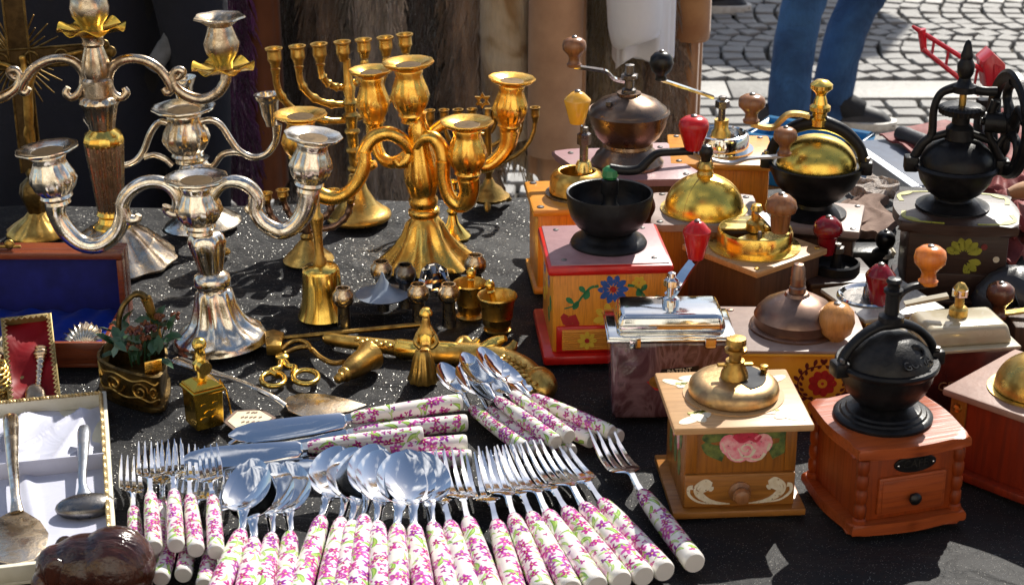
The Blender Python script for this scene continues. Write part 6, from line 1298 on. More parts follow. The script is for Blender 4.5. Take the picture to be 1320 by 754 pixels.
kb = mk('drawer_knob', tf(lathe([(0, 0), (14 * k, 0), (14 * k, 3 * k), (9 * k, 6 * k), (9 * k, 10 * k), (11 * k, 13 * k), (9 * k, 18 * k), (4 * k, 20 * k), (0, 20 * k)], 24), TR(0, -73.5 * k, 34 * k, rx=R(90))), M_['knob_wood'], dr_)
y0 = -68.6; cx, cz = 6, 92
m.dec([ell(cx - 36, cz + 18, 20, 9, .25), ell(cx + 32, cz + 20, 20, 8, -.2), stroke([(cx - 26, cz - 8), (cx - 44, cz - 2), (cx - 52, cz + 8)], 22, 10), stroke([(cx + 30, cz - 8), (cx + 46, cz), (cx + 48, cz + 12)], 20, 12)], y0, 'dkgreen_dec', 'painted_leaf')
m.dec([ell(cx, cz + 8, 24, 13)], y0 - .4, 'rose_dec', 'painted_petal')
for i, (px_, pz_, a_, b_, r_) in enumerate(((-20, 4, 13, 15, .3), (20, 5, 13, 14, -.3), (-11, -8, 15, 11, -.4), (12, -8, 15, 11, .4), (0, -2, 14, 13, 0))):
    m.dec([ell(cx + px_, cz + pz_, a_, b_, r_)], y0 - .6 - .15 * i, 'pink_dec', 'painted_petal')
    m.dec([stroke([(cx + px_ - a_ * .75, cz + pz_ + b_ * .2), (cx + px_ - a_ * .3, cz + pz_ - b_ * .65), (cx + px_ + a_ * .4, cz + pz_ - b_ * .7), (cx + px_ + a_ * .8, cz + pz_)], 1, 4.2)], y0 - .7 - .15 * i, 'white_dec', 'painted_highlight')
m.dec([stroke([(cx + 8 * math.cos(t) * (1 - t / 9), cz - 1 + 7 * math.sin(t) * (1 - t / 9)) for t in [.7 * i for i in range(10)]], 2.4, 1)], y0 - 1.5, 'white_dec', 'painted_highlight')
m.dec([stroke([(cx - 16, cz + 17), (cx - 6, cz + 9), (cx + 4, cz + 13), (cx + 12, cz + 9), (cx + 18, cz + 16)], 5, 3)], y0 - 1.45, 'rose_dec', 'painted_petal')
for y_, z_, mt in ((20, 86, 'pink_dec'), (-14, 88, 'pink_dec'), (38, 96, 'dkgreen_dec'), (2, 60, 'dkgreen_dec'), (-34, 56, 'dkgreen_dec'), (32, 56, 'dkgreen_dec')):
    m.dec_side([ell(y_, z_, 10, 18)], -70.6, mt); 
    if mt == 'pink_dec': m.dec_side([stroke([(y_ - 4, z_ - 12), (y_ + 2, z_), (y_ - 2, z_ + 12)], 4, 2)], -71.0, 'white_dec')
for x_, y_, rt in ((-58, -54, .6), (58, -54, -.6), (-60, 56, -.6), (60, 58, .6)):
    for j in range(4): m.dec_top([ell(x_ * (1 - .10 * j) + (10 if j % 2 else -6) * (1 if x_ < 0 else -1), y_ + (8 if j % 2 else -7) - 3 * j * (1 if y_ > 0 else -1), 17 - 1.5 * j, 8, rt + .7 * j)], 128.5 + .12 * j, 'white_dec', 'painted_petal')
    for j in range(3): m.dec_top([stroke([(x_ * .85 - 14 + 7 * j, y_ * .80), (x_ * .66 + 3 * j, y_ * .72 + 4 * j), (x_ * .40 + 2 * j, y_ * .80 + 7 * j)], 5, 1.5)], 129.1, 'olive_dec', 'painted_leaf')
X, Y = 3, 8
m.lathe('flange', [(0, 128), (64, 128), (64, 129.5), (0, 130)], 'plate_wood', X, Y, n=52)
m.lathe('hopper_dome', [(54, 129.5), (57, 132), (57.5, 138), (56, 144), (51, 149), (44, 151.6), (38, 152.5), (0, 153)], 'worn_brass', X, Y, n=60)
op = [(40 * math.cos(t), 40 * math.sin(t)) for t in [R(-70 + 165 * i / 16) for i in range(17)]]
mk('feed_opening', prism([((X + x) * k, (Y + y) * k) for x, y in op + [(0, 12), (2, -14)]], 152.6 * k, 153.5 * k), M_['black_plastic'], m.e, 0)
m.lathe('lid_stud', [(0, 0), (4, 0), (4, 5), (6, 8), (5, 12), (0, 13)], 'brass', X + 40, Y + 12, 150, 12)
m.lathe('bearing', [(0, 152), (18, 152), (17, 160), (12, 170), (12, 176), (0, 177)], 'brass_old', X, Y, n=20)
m.lathe('spindle', [(0, 176), (8, 176), (8, 186), (14, 188), (14, 192), (9, 193), (9, 196), (13, 198), (13, 202), (12, 206), (0, 207)], 'brass_old', X, Y, n=20)
m.box('bridge_arm', 46, 8, 168, 172, 'brass_old', 1.5, X, Y)
# --- red-brown mill cut by the right edge
m = Mill('red-brown mill with bare wood top and brass dome, cut by the right edge', 1331, 607, -45); k = m.k
m.box('base_plate', 186, 180, 0, 12, 'red_wood', 3); m.box('case', 160, 156, 12, 108, 'red_wood', 2); m.box('top_plate', 182, 176, 107, 117, 'rose_brown', 3)
m.lathe('flange', [(0, 117), (60, 117), (60, 119), (0, 120)], 'brass_green', -4, -10, n=48); m.lathe('dome', [(0, 119)] + [(52 * math.cos(R(a)), 120 + 46 * math.sin(R(a))) for a in range(0, 86, 7)] + [(0, 166)], 'brass', -4, -10, n=56)
st_ = m.box('corner_strip', 22, 4, 12, 107, 'oak', 1, x=-70, y=-79)
for z_ in (30, 62, 94): m.lathe('stud', [(0, 0), (6, 0), (5, 4), (0, 6)], 'brass', 0, 0, 0, 14, par=st_).matrix_local = TR(-70 * k, -81 * k, z_ * k, rx=R(90))
# --- black handwheel mill
m = Mill('tall black-brown mill with cast iron gear frame and spoked handwheel', 1222, 372, -7); k = m.k
m.box('case', 122, 104, 0, 96, 'black_brown', 2, top=1.0); m.box('base_plate', 138, 120, 0, 8, 'black_brown', 3)
mk('top_plate', prism([(x * k, y * k) for x, y in wavy(148, 130, 8)], 96 * k, 110 * k, 5 * k, 3), M_['black_brown'], m.e)
sc2 = []
for sx in (-1, 1):
    for sy in (-1, 1): sc2 += [stroke([(sx * 20, sy * 61), (sx * 40, sy * 59), (sx * 58, sy * 54), (sx * 68, sy * 40), (sx * 66, sy * 20)], 3, 6), ell(sx * 58, sy * 50, 11, 5, sx * sy * -.8)]
for i in range(0, len(sc2), 2):
    m.dec_top(sc2[i:i + 1], 110.7, 'olive_dec', 'painted_scroll'); m.dec_top(sc2[i + 1:i + 2], 110.9, 'olive_dec', 'painted_leaf')
fy = -52.8
m.dec([petal(8, 66, R(20 + 28 * i), 18, 10, 5) for i in range(6)], fy, 'olive_dec'); m.dec([petal(8, 60, R(-10 - 30 * i), 16, 9, 6) for i in range(3)], fy, 'olive_dec', 'painted_leaf'); m.dec([ell(-38, 66, 4, 4)], fy, 'white_dec'); m.dec([ell(48, 62, 4, 4)], fy, 'white_dec'); 
m.dec([ell(-28, 72, 4, 4)], fy, 'leather_red'); m.dec([ell(32, 78, 4, 4)], fy, 'leather_red')
m.box('drawer', 80, 6, 14, 42, 'black_brown', 2, y=-53)
X, Y = -4, 4
m.lathe('bowl_foot', [(0, 110), (46, 110), (46, 113), (38, 115), (34, 119), (24, 121), (22, 124), (0, 124)], 'iron', X, Y, n=48)
m.lathe('bowl', [(0, 122), (20, 122), (34, 132), (44, 146), (48, 160), (52, 161), (53, 165), (50, 168), (0, 168)], 'iron', X, Y, n=56)
m.lathe('dome', [(0, 167)] + [(46 * math.cos(R(a)), 168 + 34 * math.sin(R(a))) for a in range(0, 86, 7)] + [(0, 202)], 'iron', X, Y, n=52)
for sx in (-1, 1): m.box('lug', 18, 20, 156, 176, 'iron', 3, x=X + sx * 56, y=Y)
fr_ = m.tube('gear_frame', [(X - 54, Y, 172), (X - 44, Y, 192), (X - 34, Y, 204), (X - 34, Y, 236), (X - 28, Y, 256), (X - 14, Y, 264), (X, Y, 266), (X + 22, Y, 262), (X + 40, Y, 262)], [6, 6, 5.5, 5, 5, 6, 7, 6, 6], 'iron', 10, smooth=5)
m.tube('frame_strut', [(X + 54, Y, 172), (X + 44, Y, 192), (X + 36, Y, 204), (X + 34, Y, 226), (X + 40, Y, 250)], [6, 6, 5.5, 5, 6], 'iron', 10, smooth=5)
m.tube('frame_strut', [(X + 46, Y, 188), (X + 60, Y, 214), (X + 72, Y, 240)], 4.5, 'iron', 10)
m.tube('frame_bar', [(X - 40, Y, 198), (X - 16, Y, 206), (X, Y, 208), (X + 16, Y, 206), (X + 40, Y, 198)], 5, 'iron', 10, smooth=4)
m.lathe('gear_sleeve', [(0, 200), (18, 200), (17, 214), (11, 220), (11, 234), (0, 234)], 'iron', X, Y)
m.lathe('gear_wheel', [(10, 234), (27, 233, .04), (28, 240, .04), (24, 243), (10, 243)], 'iron', X, Y, n=112, k=28)
m.lathe('shaft', [(0, 240), (4.5, 240), (4.5, 262), (0, 262)], 'brass', X, Y, n=12)
m.lathe('finial', [(0, 260), (15, 260), (15, 268), (9, 272), (7, 278), (10, 284), (11, 294), (7, 302), (8, 306), (6, 312), (5, 318), (3, 324), (0, 326)], 'iron', X, Y, n=20)
wc = m.p(1301, 160, -4); hz0 = wc.z
m.tube('axle', [(X + 24, Y, hz0 + 2), (wc.x, wc.y, hz0)], 5, 'iron', 10)
for t_ in (.35, .75): 
    q0 = Vector((X + 24, Y, hz0 + 2)).lerp(wc, t_); m.tube('bearing', [q0 - Vector((8, 0, 0)), q0 + Vector((8, 0, 0))], 13, 'iron', 16)
wr = R(77); C = wc; dr2 = Vector((math.cos(wr), -math.sin(wr), 0)); ax_ = Vector((math.sin(wr), math.cos(wr), 0)); RW = 66
wq = (m.f.I.to_3x3() @ Vector((0, 0, 1)))
AX = Matrix((dr2, Vector((0, 0, 1)), ax_)).transposed().to_4x4()
wv = lathe([((RW - 15) * k, -3 * k), ((RW - 13) * k, -5 * k), ((RW - 2) * k, -6 * k), ((RW + 2) * k, -3 * k), ((RW + 2) * k, 3 * k), ((RW - 2) * k, 6 * k), ((RW - 13) * k, 5 * k), ((RW - 15) * k, 3 * k)], 64, close=True)
wh = mk('handwheel', tf(wv, Matrix.Translation(C * k) @ AX), M_['iron'], m.e, 40)
m.tube('hub', [C - ax_ * 8, C + ax_ * 8], 15, 'iron', 16, par=wh)
for i in range(5):
    a0 = 2 * math.pi * i / 5 + .3; P = []
    for j in range(6):
        r_ = 10 + 44 * j / 5; a = a0 + .5 * math.sin(math.pi * j / 5); P.append(C + dr2 * r_ * math.cos(a) + Vector((0, 0, r_ * math.sin(a))))
    m.tube('spoke', P, [8, 7, 6, 6, 6, 7], 'iron', 8, par=wh, smooth=3)
# --- low dark mill between, with burgundy pear knob
m = Mill('low dark mill squeezed between its neighbours, with a burgundy pear-shaped knob', 1074, 398, 8); k = m.k
m.box('case', 84, 76, 0, 46, 'dark_wood', 2); m.box('top_plate', 92, 84, 46, 53, 'black_brown', 2)
m.lathe('ring', [(30, 53), (30, 64), (27, 66), (26, 56), (0, 55)], 'iron', n=36); m.lathe('spindle', [(0, 54), (8, 54), (6, 74), (6, 84), (0, 85)], 'iron', n=14); m.nut(78, 9, 'gun', 12)
P = [m.p(x, y) for x, y in ((1074, 322), (1070, 325), (1065, 327))]
a = m.blade('crank', [(0, 0, 80), P[1], P[2]], 5, 3, 'iron'); m.knob('mush', P[-1], 19, 50, 'burgundy', a)
# --- loose cranks on the cloth
def crank(label, bx, by, pts, mat, kind, kr, kh, kmat, hub=None):
    f = Fr(bx, by); m = Mill.__new__(Mill); m.f = f; m.k = f.k; m.e = empty('wall_mill', label, 'coffee mill', f.o, f.e, GM)
    return m
m = crank('white enamel wall mill lying behind, with black knobs', 1112, 352, 0, 0, 0, 0, 0, 0); k = m.k
m.box('cast_body', 70, 40, 0, 34, 'iron', 6, x=-4, y=8)
P = [m.p(x, y) for x, y in ((1066, 362), (1088, 352), (1110, 346), (1130, 340), (1146, 328), (1152, 322))]
a = m.blade('lever', P, 9, 5, 'white_dec'); m.knob('waist', m.p(1066, 364), 15, 40, 'black_plastic', a)
m.lathe('knob_foot', [(0, 0), (13, 0), (12, 5), (8, 8), (0, 8)], 'enamel', *m.p(1140, 330), par=a); m.knob('ball', m.p(1140, 326), 13, 30, 'black_plastic', a)
m = crank('dark mill with a dark wooden knob beside the black bag, right edge', 1332, 440, 0, 0, 0, 0, 0, 0); k = m.k
m.box('case', 70, 66, 0, 34, 'dark_wood', 2); m.lathe('spindle', [(0, 34), (9, 34), (7, 48), (0, 50)], 'gun')
P = [(0, 0, 46), m.p(1310, 402), m.p(1287, 404)]
a = m.blade('crank', P, 6, 3, 'brass_green'); m.knob('wood', P[-1], 18, 48, 'knob_dark', a, -6)
# ---------------------------------------------------------------- china-handled cutlery
K0 = mpp(at(700, 680)); HL = 186 * K0; HR = 14.6 * K0
hp_ = [(0, 0), (.86, 0), (.96, .012), (1, .035), (.99, .1), (.98, .4), (.92, .65), (.82, .86), (.74, .95), (.55, 1.0), (0, 1.0)]
HV = tf(lathe([(r * HR, z * HL) for r, z in hp_], 24), Matrix.Rotation(R(-90), 4, 'X'))
ME = {}
ME['handle'] = mesh('handle', HV, M_['china'], 50)
def neck(to, zr): return [(0, HL - .002, 0, .0042, .005), (0, HL + .008, .0002, .0036, .004), (0, HL + to * .55, .003, .0034, .0032), (0, HL + to, zr, .005, .0024)]
def fork_head():
    u = K0; y0 = HL; L = 172 * u
    def zc(t):
        for (a, za), (b, zb) in zip(ZP, ZP[1:]):
            if a <= t <= b: return (za + (zb - za) * (t - a) / (b - a))
        return ZP[-1][1]
    ZP = [(q[0], q[1]) for q in cr([(0, 0), (.12, .002), (.24, .0055), (.34, .003), (.5, -.001), (.7, .0), (.85, .004), (1.0, .010)], 5)]
    rows = [(0, y0 - .002, 0, .0042, .005), (0, y0 + .05 * L, .0004, .0036, .004)] + [(0, y0 + t * L, zc(t), w_ * u, th) for t, w_, th in ((.12, 4.6, .003), (.22, 4.8, .0024), (.26, 6, .0022), (.295, 10, .002), (.325, 16, .002), (.36, 20, .002), (.40, 21.5, .002), (.45, 22, .002))]
    parts = [strip(rows)]
    for i in range(4):
        xc = (-17.4 + i * 11.6) * u
        parts.append(strip([(xc * (1 if t < .8 else .97), y0 + t * L, zc(t), w_ * u, .0021 - .0009 * (t - .43)) for t, w_ in ((.42, 5.0), (.49, 4.4), (.6, 4.0), (.7, 3.7), (.8, 3.2), (.92, 2.3), (1.0, .9))]))
    return join(*parts)
def spoon_head(wd=66, ln=94, dep=12):
    u = K0; y0 = HL; nl = 38 * u
    zc = lambda t: .003 + .006 * t
    bowl = []
    def half(t): # t 0 neck .. 1 tip : egg outline
        return wd / 2 * u * (math.sin(math.pi * t ** .9)) ** .50 if 0 < t < 1 else .0005
    def fn(a, b):
        t = b; hw = max(half(t), .0012); x = (2 * a - 1); d = dep * u * (1 - x * x) * math.sin(math.pi * min(.985, max(.015, t ** .9))) ** .8
        return (x * hw, y0 + nl * .9 + ln * u * t, .004 + .006 - d + .017 * t ** 1.3)
    g = grid(16, 22, fn, .0009)
    return join(g, strip([(0, y0 - .002, 0, .0042, .005), (0, y0 + .3 * nl, .001, .0036, .0036), (0, y0 + .7 * nl, .006, .0035, .003), (0, y0 + 1.0 * nl, .0095, .006, .002), (0, y0 + 1.2 * nl, .0092, .006, .0012)]))
def knife_head():
    u = K0; y0 = HL; L = 190 * u
    return join(strip([(0, y0 - .002, 0, .0055, .008), (0, y0 + 8 * u, 0, .0055, .007), (0, y0 + 10 * u, 0, .004, .004)]),
                strip([((-1.5 + 3 * t * t) * u, y0 + 8 * u + t * L, 0, w_ * u, th) for t, w_, th in ((0, 9, .0026), (.04, 14, .0022), (.3, 16.5, .0018), (.6, 18, .0016), (.8, 17, .0014), (.92, 12, .0012), (1, 2, .001))]))
ME['fork'] = mesh('fork_head', fork_head(), M_['steel'], 40); ME['spoon'] = mesh('spoon_bowl', spoon_head(), M_['steel'], 60); ME['knife'] = mesh('blade', knife_head(), M_['steel'], 30)
ME['teaspoon'] = mesh('teaspoon_bowl', spoon_head(58, 92, 11), M_['steel'], 60)
PN = {'fork': 'tines', 'spoon': 'spoon_bowl', 'teaspoon': 'spoon_bowl', 'knife': 'blade'}
def cutlery(kind, nx, ny, ex, ey, zn, label, group, ze=None, s=1.0, roll=0):
    """neck pixel, handle-end pixel, heights of both in handle radii above the cloth"""
    ze = zn if ze is None else ze
    n_, e_ = at(nx, ny, TZ + zn * HR), at(ex, ey, TZ + ze * HR); d = (n_ - e_); d.normalize()
    o = n_ - d * HL * s
    side = d.cross(Vector((0, 0, 1))).normalized(); up = side.cross(d)
    Mx = Matrix((side, d, up)).transposed().to_4x4() @ Matrix.Rotation(roll, 4, 'Y')
    e = empty(kind, label, kind, o, Mx.to_euler(), group); e.scale = (s, s, s)
    for nm, key in (('handle', 'handle'), (PN[kind], kind)):
        q = bpy.data.objects.new(nm, ME[key]); COL.objects.link(q); q.parent = e
    return e
GF = 'forks with flowered china handles'; GS = 'spoons with flowered china handles'; GK = 'knives with flowered china handles'; GT = 'teaspoons with flowered china handles'
cutlery('fork', 828, 636, 893, 722, 1.0, 'single flowered-handle fork lying apart at the right, beside the floral mill', GF)
ordn = ['rightmost fork of the fanned row, next to the single one', 'second fork from the right in the fanned row', 'third fork from the right in the fanned row', 'fourth fork from the right in the fanned row', 'fifth fork from the right in the fanned row', 'sixth fork from the right in the fanned row', 'seventh fork from the right in the fanned row', 'leftmost but one fork of the fanned row', 'leftmost fork of the fanned row, beside the large spoon']
rw = [(776, 648, 852, 731), (753, 653, 826, 738), (730, 658, 798, 745), (706, 662, 764, 747), (685, 665, 734, 756), (662, 667, 701, 764), (640, 675, 668, 775), (603, 671, 640, 780), (580, 676, 612, 782)]
for i, q in enumerate(rw): cutlery('fork', *q, 1.0 + .12 * (i % 2), ordn[i], GF, roll=R(6 if i % 2 else -4))
cutlery('spoon', 534, 680, 549, 785, 1.9, 'large spoon with a shining round bowl, left of the fanned forks', GS, s=1.0, ze=1.5, roll=R(3))
cutlery('spoon', 558, 678, 583, 782, 1.0, 'spoon half hidden between the large spoon and the leftmost fanned fork', GS)
for i, (q, l) in enumerate((((512, 680, 513, 785), 'spoon directly left of the large one, its bowl tucked behind'), ((487, 677, 492, 775), 'spoon second to the left of the large one'), ((470, 668, 459, 770), 'topmost spoon of the middle heap, second from its right'), ((454, 676, 441, 775), 'spoon in the middle of the middle heap, mostly covered'), ((440, 672, 420, 770), 'spoon second from the left in the middle heap'), ((414, 670, 386, 765), 'leftmost spoon of the middle heap'))):
    cutlery('spoon', *q, 1.0 + .24 * (5 - i), l, GS, roll=R(15))
for i, (q, l) in enumerate((((374, 690, 366, 780), 'rightmost spoon of the left heap'), ((350, 692, 336, 780), 'second spoon from the right in the left heap'), ((327, 698, 312, 790), 'third spoon from the right in the left heap, mostly covered'), ((311, 687, 280, 765), 'leftmost spoon of the left heap, its bowl reflecting blue sky'))):
    cutlery('spoon', *q, 1.0 + .3 * i, l, GS, roll=R(-15), s=.98)
lf = [((172, 656, 176, 700), 1.2, 'leftmost fork of the left heap, half under the dark carving'), ((209, 645, 205, 722), 1.3, 'fork lying under the second and third forks of the left heap'), ((194, 637, 198, 697), 2.9, 'second fork from the left in the left heap'), ((224, 634, 227, 705), 3.3, 'topmost upright fork in the middle of the left heap'), ((245, 640, 253, 711), 2.8, 'second fork from the right in the left heap'), ((274, 642, 279, 717), 2.9, 'rightmost fork of the left heap')]
for q, z, l in lf: cutlery('fork', *q, z * .8, l, GF, ze=z * .8 - .1, s=.74, roll=R({'l': 14, 's': 8, 'r': -10}.get(l[0], 0)))
for q, l in (((228, 672, 206, 750), 'lowest fork at the left of the bottom layer, only its handle end showing'), ((250, 668, 236, 742), 'fork in the middle of the bottom layer under the left heap'), ((280, 680, 262, 760), 'fork at the right of the bottom layer under the left heap')): cutlery('fork', *q, .75, l, GF, s=.76)
cutlery('knife', 452, 539, 595, 518, 2.1, 'uppermost knife, farthest from the viewer, with a broad blue-reflecting blade', GK, s=.88, roll=R(-42))
cutlery('knife', 455, 558, 608, 544, 1.0, 'second farthest knife, its blade under the first', GK, s=.88, roll=R(-42))
cutlery('knife', 396, 576, 552, 559, 2.5, 'knife whose handle starts farthest to the left', GK, s=.86, roll=R(-42))
cutlery('knife', 446, 583, 619, 570, 1.5, 'third knife from the back, broad handle above the spoons', GK, s=.9, roll=R(-42))
cutlery('knife', 450, 599, 617, 590, .95, 'nearest knife, its handle mostly hidden by spoons and forks', GK, s=.9, roll=R(-42))
ts = [((608, 526, 667, 571), 1.1, 'leftmost teaspoon of the heap beside the pistol'), ((631, 528, 690, 575), 1.0, 'teaspoon second from the left in the heap beside the pistol'), ((641, 515, 706, 562), 2.6, 'teaspoon on top in the middle of the heap beside the pistol'), ((661, 508, 731, 561), 2.9, 'uppermost teaspoon with the bright reflecting bowl beside the pistol grip'), ((687, 512, 760, 545), 2.5, 'rightmost upper teaspoon, bowl against the pistol grip'), ((672, 525, 741, 558), 1.0, 'lower teaspoon under the two upper right ones'), ((700, 524, 780, 556), 1.0, 'rightmost teaspoon handle, lying lowest'), ((655, 535, 720, 573), 1.0, 'teaspoon at the bottom of the heap, nearest the fork tips')]
for q, z, l in ts: cutlery('teaspoon', *q, z, l, GT, ze=max(.95, z - .5), s=.78, roll=R(10))
# ---------------------------------------------------------------- cake server lying behind the knives
def lay2(name, lab, cat, px, grp=None): return empty(name, lab, cat, at(*px), (0, 0, 0), grp)
e = lay2('cake_server', 'tarnished silver cake server with a patterned handle lying behind the knives', 'cake server', (400, 524)); k = mpp(Vector(e.location)); G = lambda x, y, z: at(x, y, TZ + z * k) - Vector(e.location)
C = cr([tuple(G(x, y, z)) + (r * k,) for x, y, z, r in ((224, 463, 10, 5), (232, 465, 10, 10), (262, 477, 12, 9), (300, 488, 18, 5), (330, 500, 20, 4), (352, 511, 16, 4), (368, 522, 6, 5))], 6)
mk('handle', tube([c[:3] for c in C], [c[3] for c in C], 12, .4, up=(0, 1, 0)), M_['silver'], e, 60)
bl = [(366, 521), (372, 514), (390, 510), (420, 511), (450, 518), (474, 525), (452, 533), (420, 539), (390, 539), (372, 533)]
mk('blade', prism([tuple(G(x, y, 1)[:2]) for x, y in bl], 2 * k, 5 * k, 1 * k), M_['silver_dark'], e, 40)
# ---------------------------------------------------------------- presentation boxes at the left
# blue lined chest
a, b = at(139, 474), at(-70, 490); yb = at(120, 418).y
e = empty('cutlery_chest', 'open mahogany chest lined with royal blue satin, lid standing up', 'chest', ((a.x + b.x) / 2, a.y, TZ)); o = Vector(e.location); W_ = a.x - b.x; D_ = yb - a.y; k = mpp(a); Hh = 30 * k
mk('tray_base', box(W_, D_, 5 * k, 1 * k, 0, D_ / 2, 0), M_['mahogany'], e)
mk('front_wall', box(W_, 7 * k, Hh, 1.2 * k, 0, 3.5 * k, 4.9 * k), M_['mahogany'], e)
for sx in (-1, 1): mk('side_wall', box(7 * k, D_ - 7.2 * k, Hh, 1.2 * k, sx * (W_ / 2 - 3.5 * k), D_ / 2 + 3.4 * k, 4.9 * k), M_['mahogany'], e)
def sat(u, v): return ((u - .5) * (W_ - 15 * k), 8 * k + v * (D_ - 10 * k), (22 + 2.5 * math.sin(14 * u + 6 * v) * math.sin(9 * v + 3 * u) + 2 * math.sin(31 * u - 8 * v)) * k)
mk('satin_lining', grid(40, 24, sat, 6 * k), M_['satin_blue'], e, 80)
hz = atY(137, 322, yb).z - TZ
lid = mk('lid', box(W_, 26 * k, hz - 8 * k, 2 * k, 0, D_ + 16 * k, 8 * k), M_['mahogany'], e)
mk('lid_rim', join(box(W_, 16 * k, 9 * k, 1 * k, 0, D_ - 6 * k, hz - 9 * k), box(8 * k, 16 * k, hz - 45 * k, 1 * k, W_ / 2 - 4 * k, D_ - 6 * k, 35 * k), box(8 * k, 16 * k, hz - 45 * k, 1 * k, -W_ / 2 + 4 * k, D_ - 6 * k, 35 * k)), M_['mahogany'], lid)
mk('lid_lining', box(W_ - 17 * k, 3 * k, hz - 24 * k, .8 * k, 0, D_ + 1.4 * k, 14 * k), M_['velvet_navy'], lid)
cl = atY(14, 318, yb - .02) - o
mk('clasp', join(box(30 * k, 4 * k, 4 * k, 1 * k, cl.x, cl.y - .004, cl.z), tf(ball(7 * k, n=8, sy=.5), Matrix.Translation(cl + Vector((0, -.004, 5 * k))))), M_['brass_old'], lid)
def shell(cx, cy, r, lab):
    q = at(cx, cy, TZ + 30 * k); e2 = empty('silver_shell_server', lab, 'server', q, (R(38), 0, 0))
    fn = lambda u, v: (r * k * (.15 + .85 * v) * math.cos(R(20 + 140 * u)) * (1 + .06 * math.cos(20 * u * math.pi) * v), r * k * 1.3 * (.15 + .85 * v) * math.sin(R(20 + 140 * u)) - r * .4 * k, (2 + 6 * math.sin(math.pi * v) + 2.6 * v * math.cos(20 * u * math.pi)) * k)
    mk('fan', grid(80, 10, fn, 1.2 * k), M_['silver'], e2, 60); mk('handle', tube([(0, -r * .3 * k, 3 * k), (-1 * k, -r * .42 * k, 2 * k), (-2 * k, -r * .55 * k, 1 * k)], [5 * k, 3.5 * k, 5 * k], 8, .5), M_['silver'], e2)
shell(108, 440, 30, 'silver scallop-shaped server on the royal blue satin'); shell(2, 452, 24, 'silver shell server at the left edge of the blue satin')
# red satin case leaning on the chest
def case(name, lab, bl_, br_, tl, tr, yt, th, edge, lin, inner, rope):
    """open case: a thin box whose four corner pixels are given; top edge at depth yt"""
    A_, B_ = at(*bl_), at(*br_); C_, D2 = atY(*tr, yt), atY(*tl, yt)
    o = (A_ + B_) / 2; e = empty(name, lab, 'presentation case', o)
    X_ = (B_ - A_).normalized(); Yv = ((C_ + D2) / 2 - o); Yl = Yv.length; Yv.normalize(); Z_ = X_.cross(Yv).normalized(); Wd = (B_ - A_).length
    e.rotation_euler = Matrix((X_, Yv, Z_)).transposed().to_euler(); k = mpp(o)
    return e, Wd, Yl, k
e, Wd, Yl, k = case('spoon_case', 'small open gift case lined with red satin, holding a twisted silver spoon', (12, 533), (80, 525), (18, 414), (83, 411), at(50, 474).y - .004, 12, 0, 0, 0, 0)
mk('tray', box(Wd, Yl, 6 * k, 1 * k, 0, Yl / 2, -7 * k), M_['box_olive'], e)
for sx in (-1, 1): mk('side_wall', box(5 * k, Yl, 14 * k, 1 * k, sx * (Wd / 2 - 2.5 * k), Yl / 2, -1 * k), M_['box_olive'], e)
for y_ in (2.5 * k, Yl - 2.5 * k): mk('end_wall', box(Wd - 10 * k, 5 * k, 14 * k, 1 * k, 0, y_, -1 * k), M_['box_olive'], e)
def braid(w0, w1, y0, y1, z, r, n): # gold zigzag braid round the rim
    P = []; loop = [(w0, y0), (w1, y0), (w1, y1), (w0, y1), (w0, y0)]
    tot = 0
    for (a, b), (c, d) in zip(loop, loop[1:]):
        l = math.hypot(c - a, d - b); m_ = max(4, int(l / n)); 
        for i in range(m_):
            t = i / m_; nx, ny = -(d - b) / l, (c - a) / l; s = r * .9 * (1 if i % 2 else -1); P.append((a + (c - a) * t + nx * s, b + (d - b) * t + ny * s, z))
    return tube(P, r * .62, 6, 1, True)
mk('gold_braid', braid(-Wd / 2 + 5 * k, Wd / 2 - 5 * k, 5 * k, Yl - 5 * k, 13.5 * k, 2.2 * k, 3.6 * k), M_['gold_braid'], e, 60)
def rs_(u, v): return ((u - .5) * (Wd - 10.4 * k), 5.2 * k + v * (Yl - 10.4 * k), (3 + 3.0 * math.sin(9 * v + 3.5 * u + .5) * (1 - .4 * u) + 1.6 * math.sin(17 * v - 6 * u) + 2.5 * (2 * u - 1) ** 4) * k)
mk('satin_lining', grid(20, 40, rs_, 2.5 * k), M_['satin_red'], e, 80)
T0 = e.matrix_basis.copy() if False else None
sp = empty('silver_spoon', 'small silver spoon with a twisted figure handle in the red satin case', 'spoon', e.location, e.rotation_euler)
x0 = Wd * .20
C = cr([(x0 + 2 * k, Yl * .64, 9 * k, 7 * k), (x0, Yl * .56, 9 * k, 8 * k), (x0 - 1 * k, Yl * .48, 9 * k, 5 * k), (x0 - 4 * k, Yl * .36, 9 * k, 4 * k), (x0 - 6 * k, Yl * .26, 9 * k, 3.5 * k), (x0 - 8 * k, Yl * .2, 9 * k, 4 * k)], 8)
mk('handle', tube([c[:3] for c in C], [c[3] * (1 + .25 * math.sin(i * 1.7)) for i, c in enumerate(C)], 10, .6), M_['silver_dark'], sp, 60)
mk('bowl', tf(ball(13 * k, n=10, sy=1.5, sz=.35), TR(x0 - 12 * k, Yl * .12, 8 * k)), M_['silver_dark'], sp, 60)
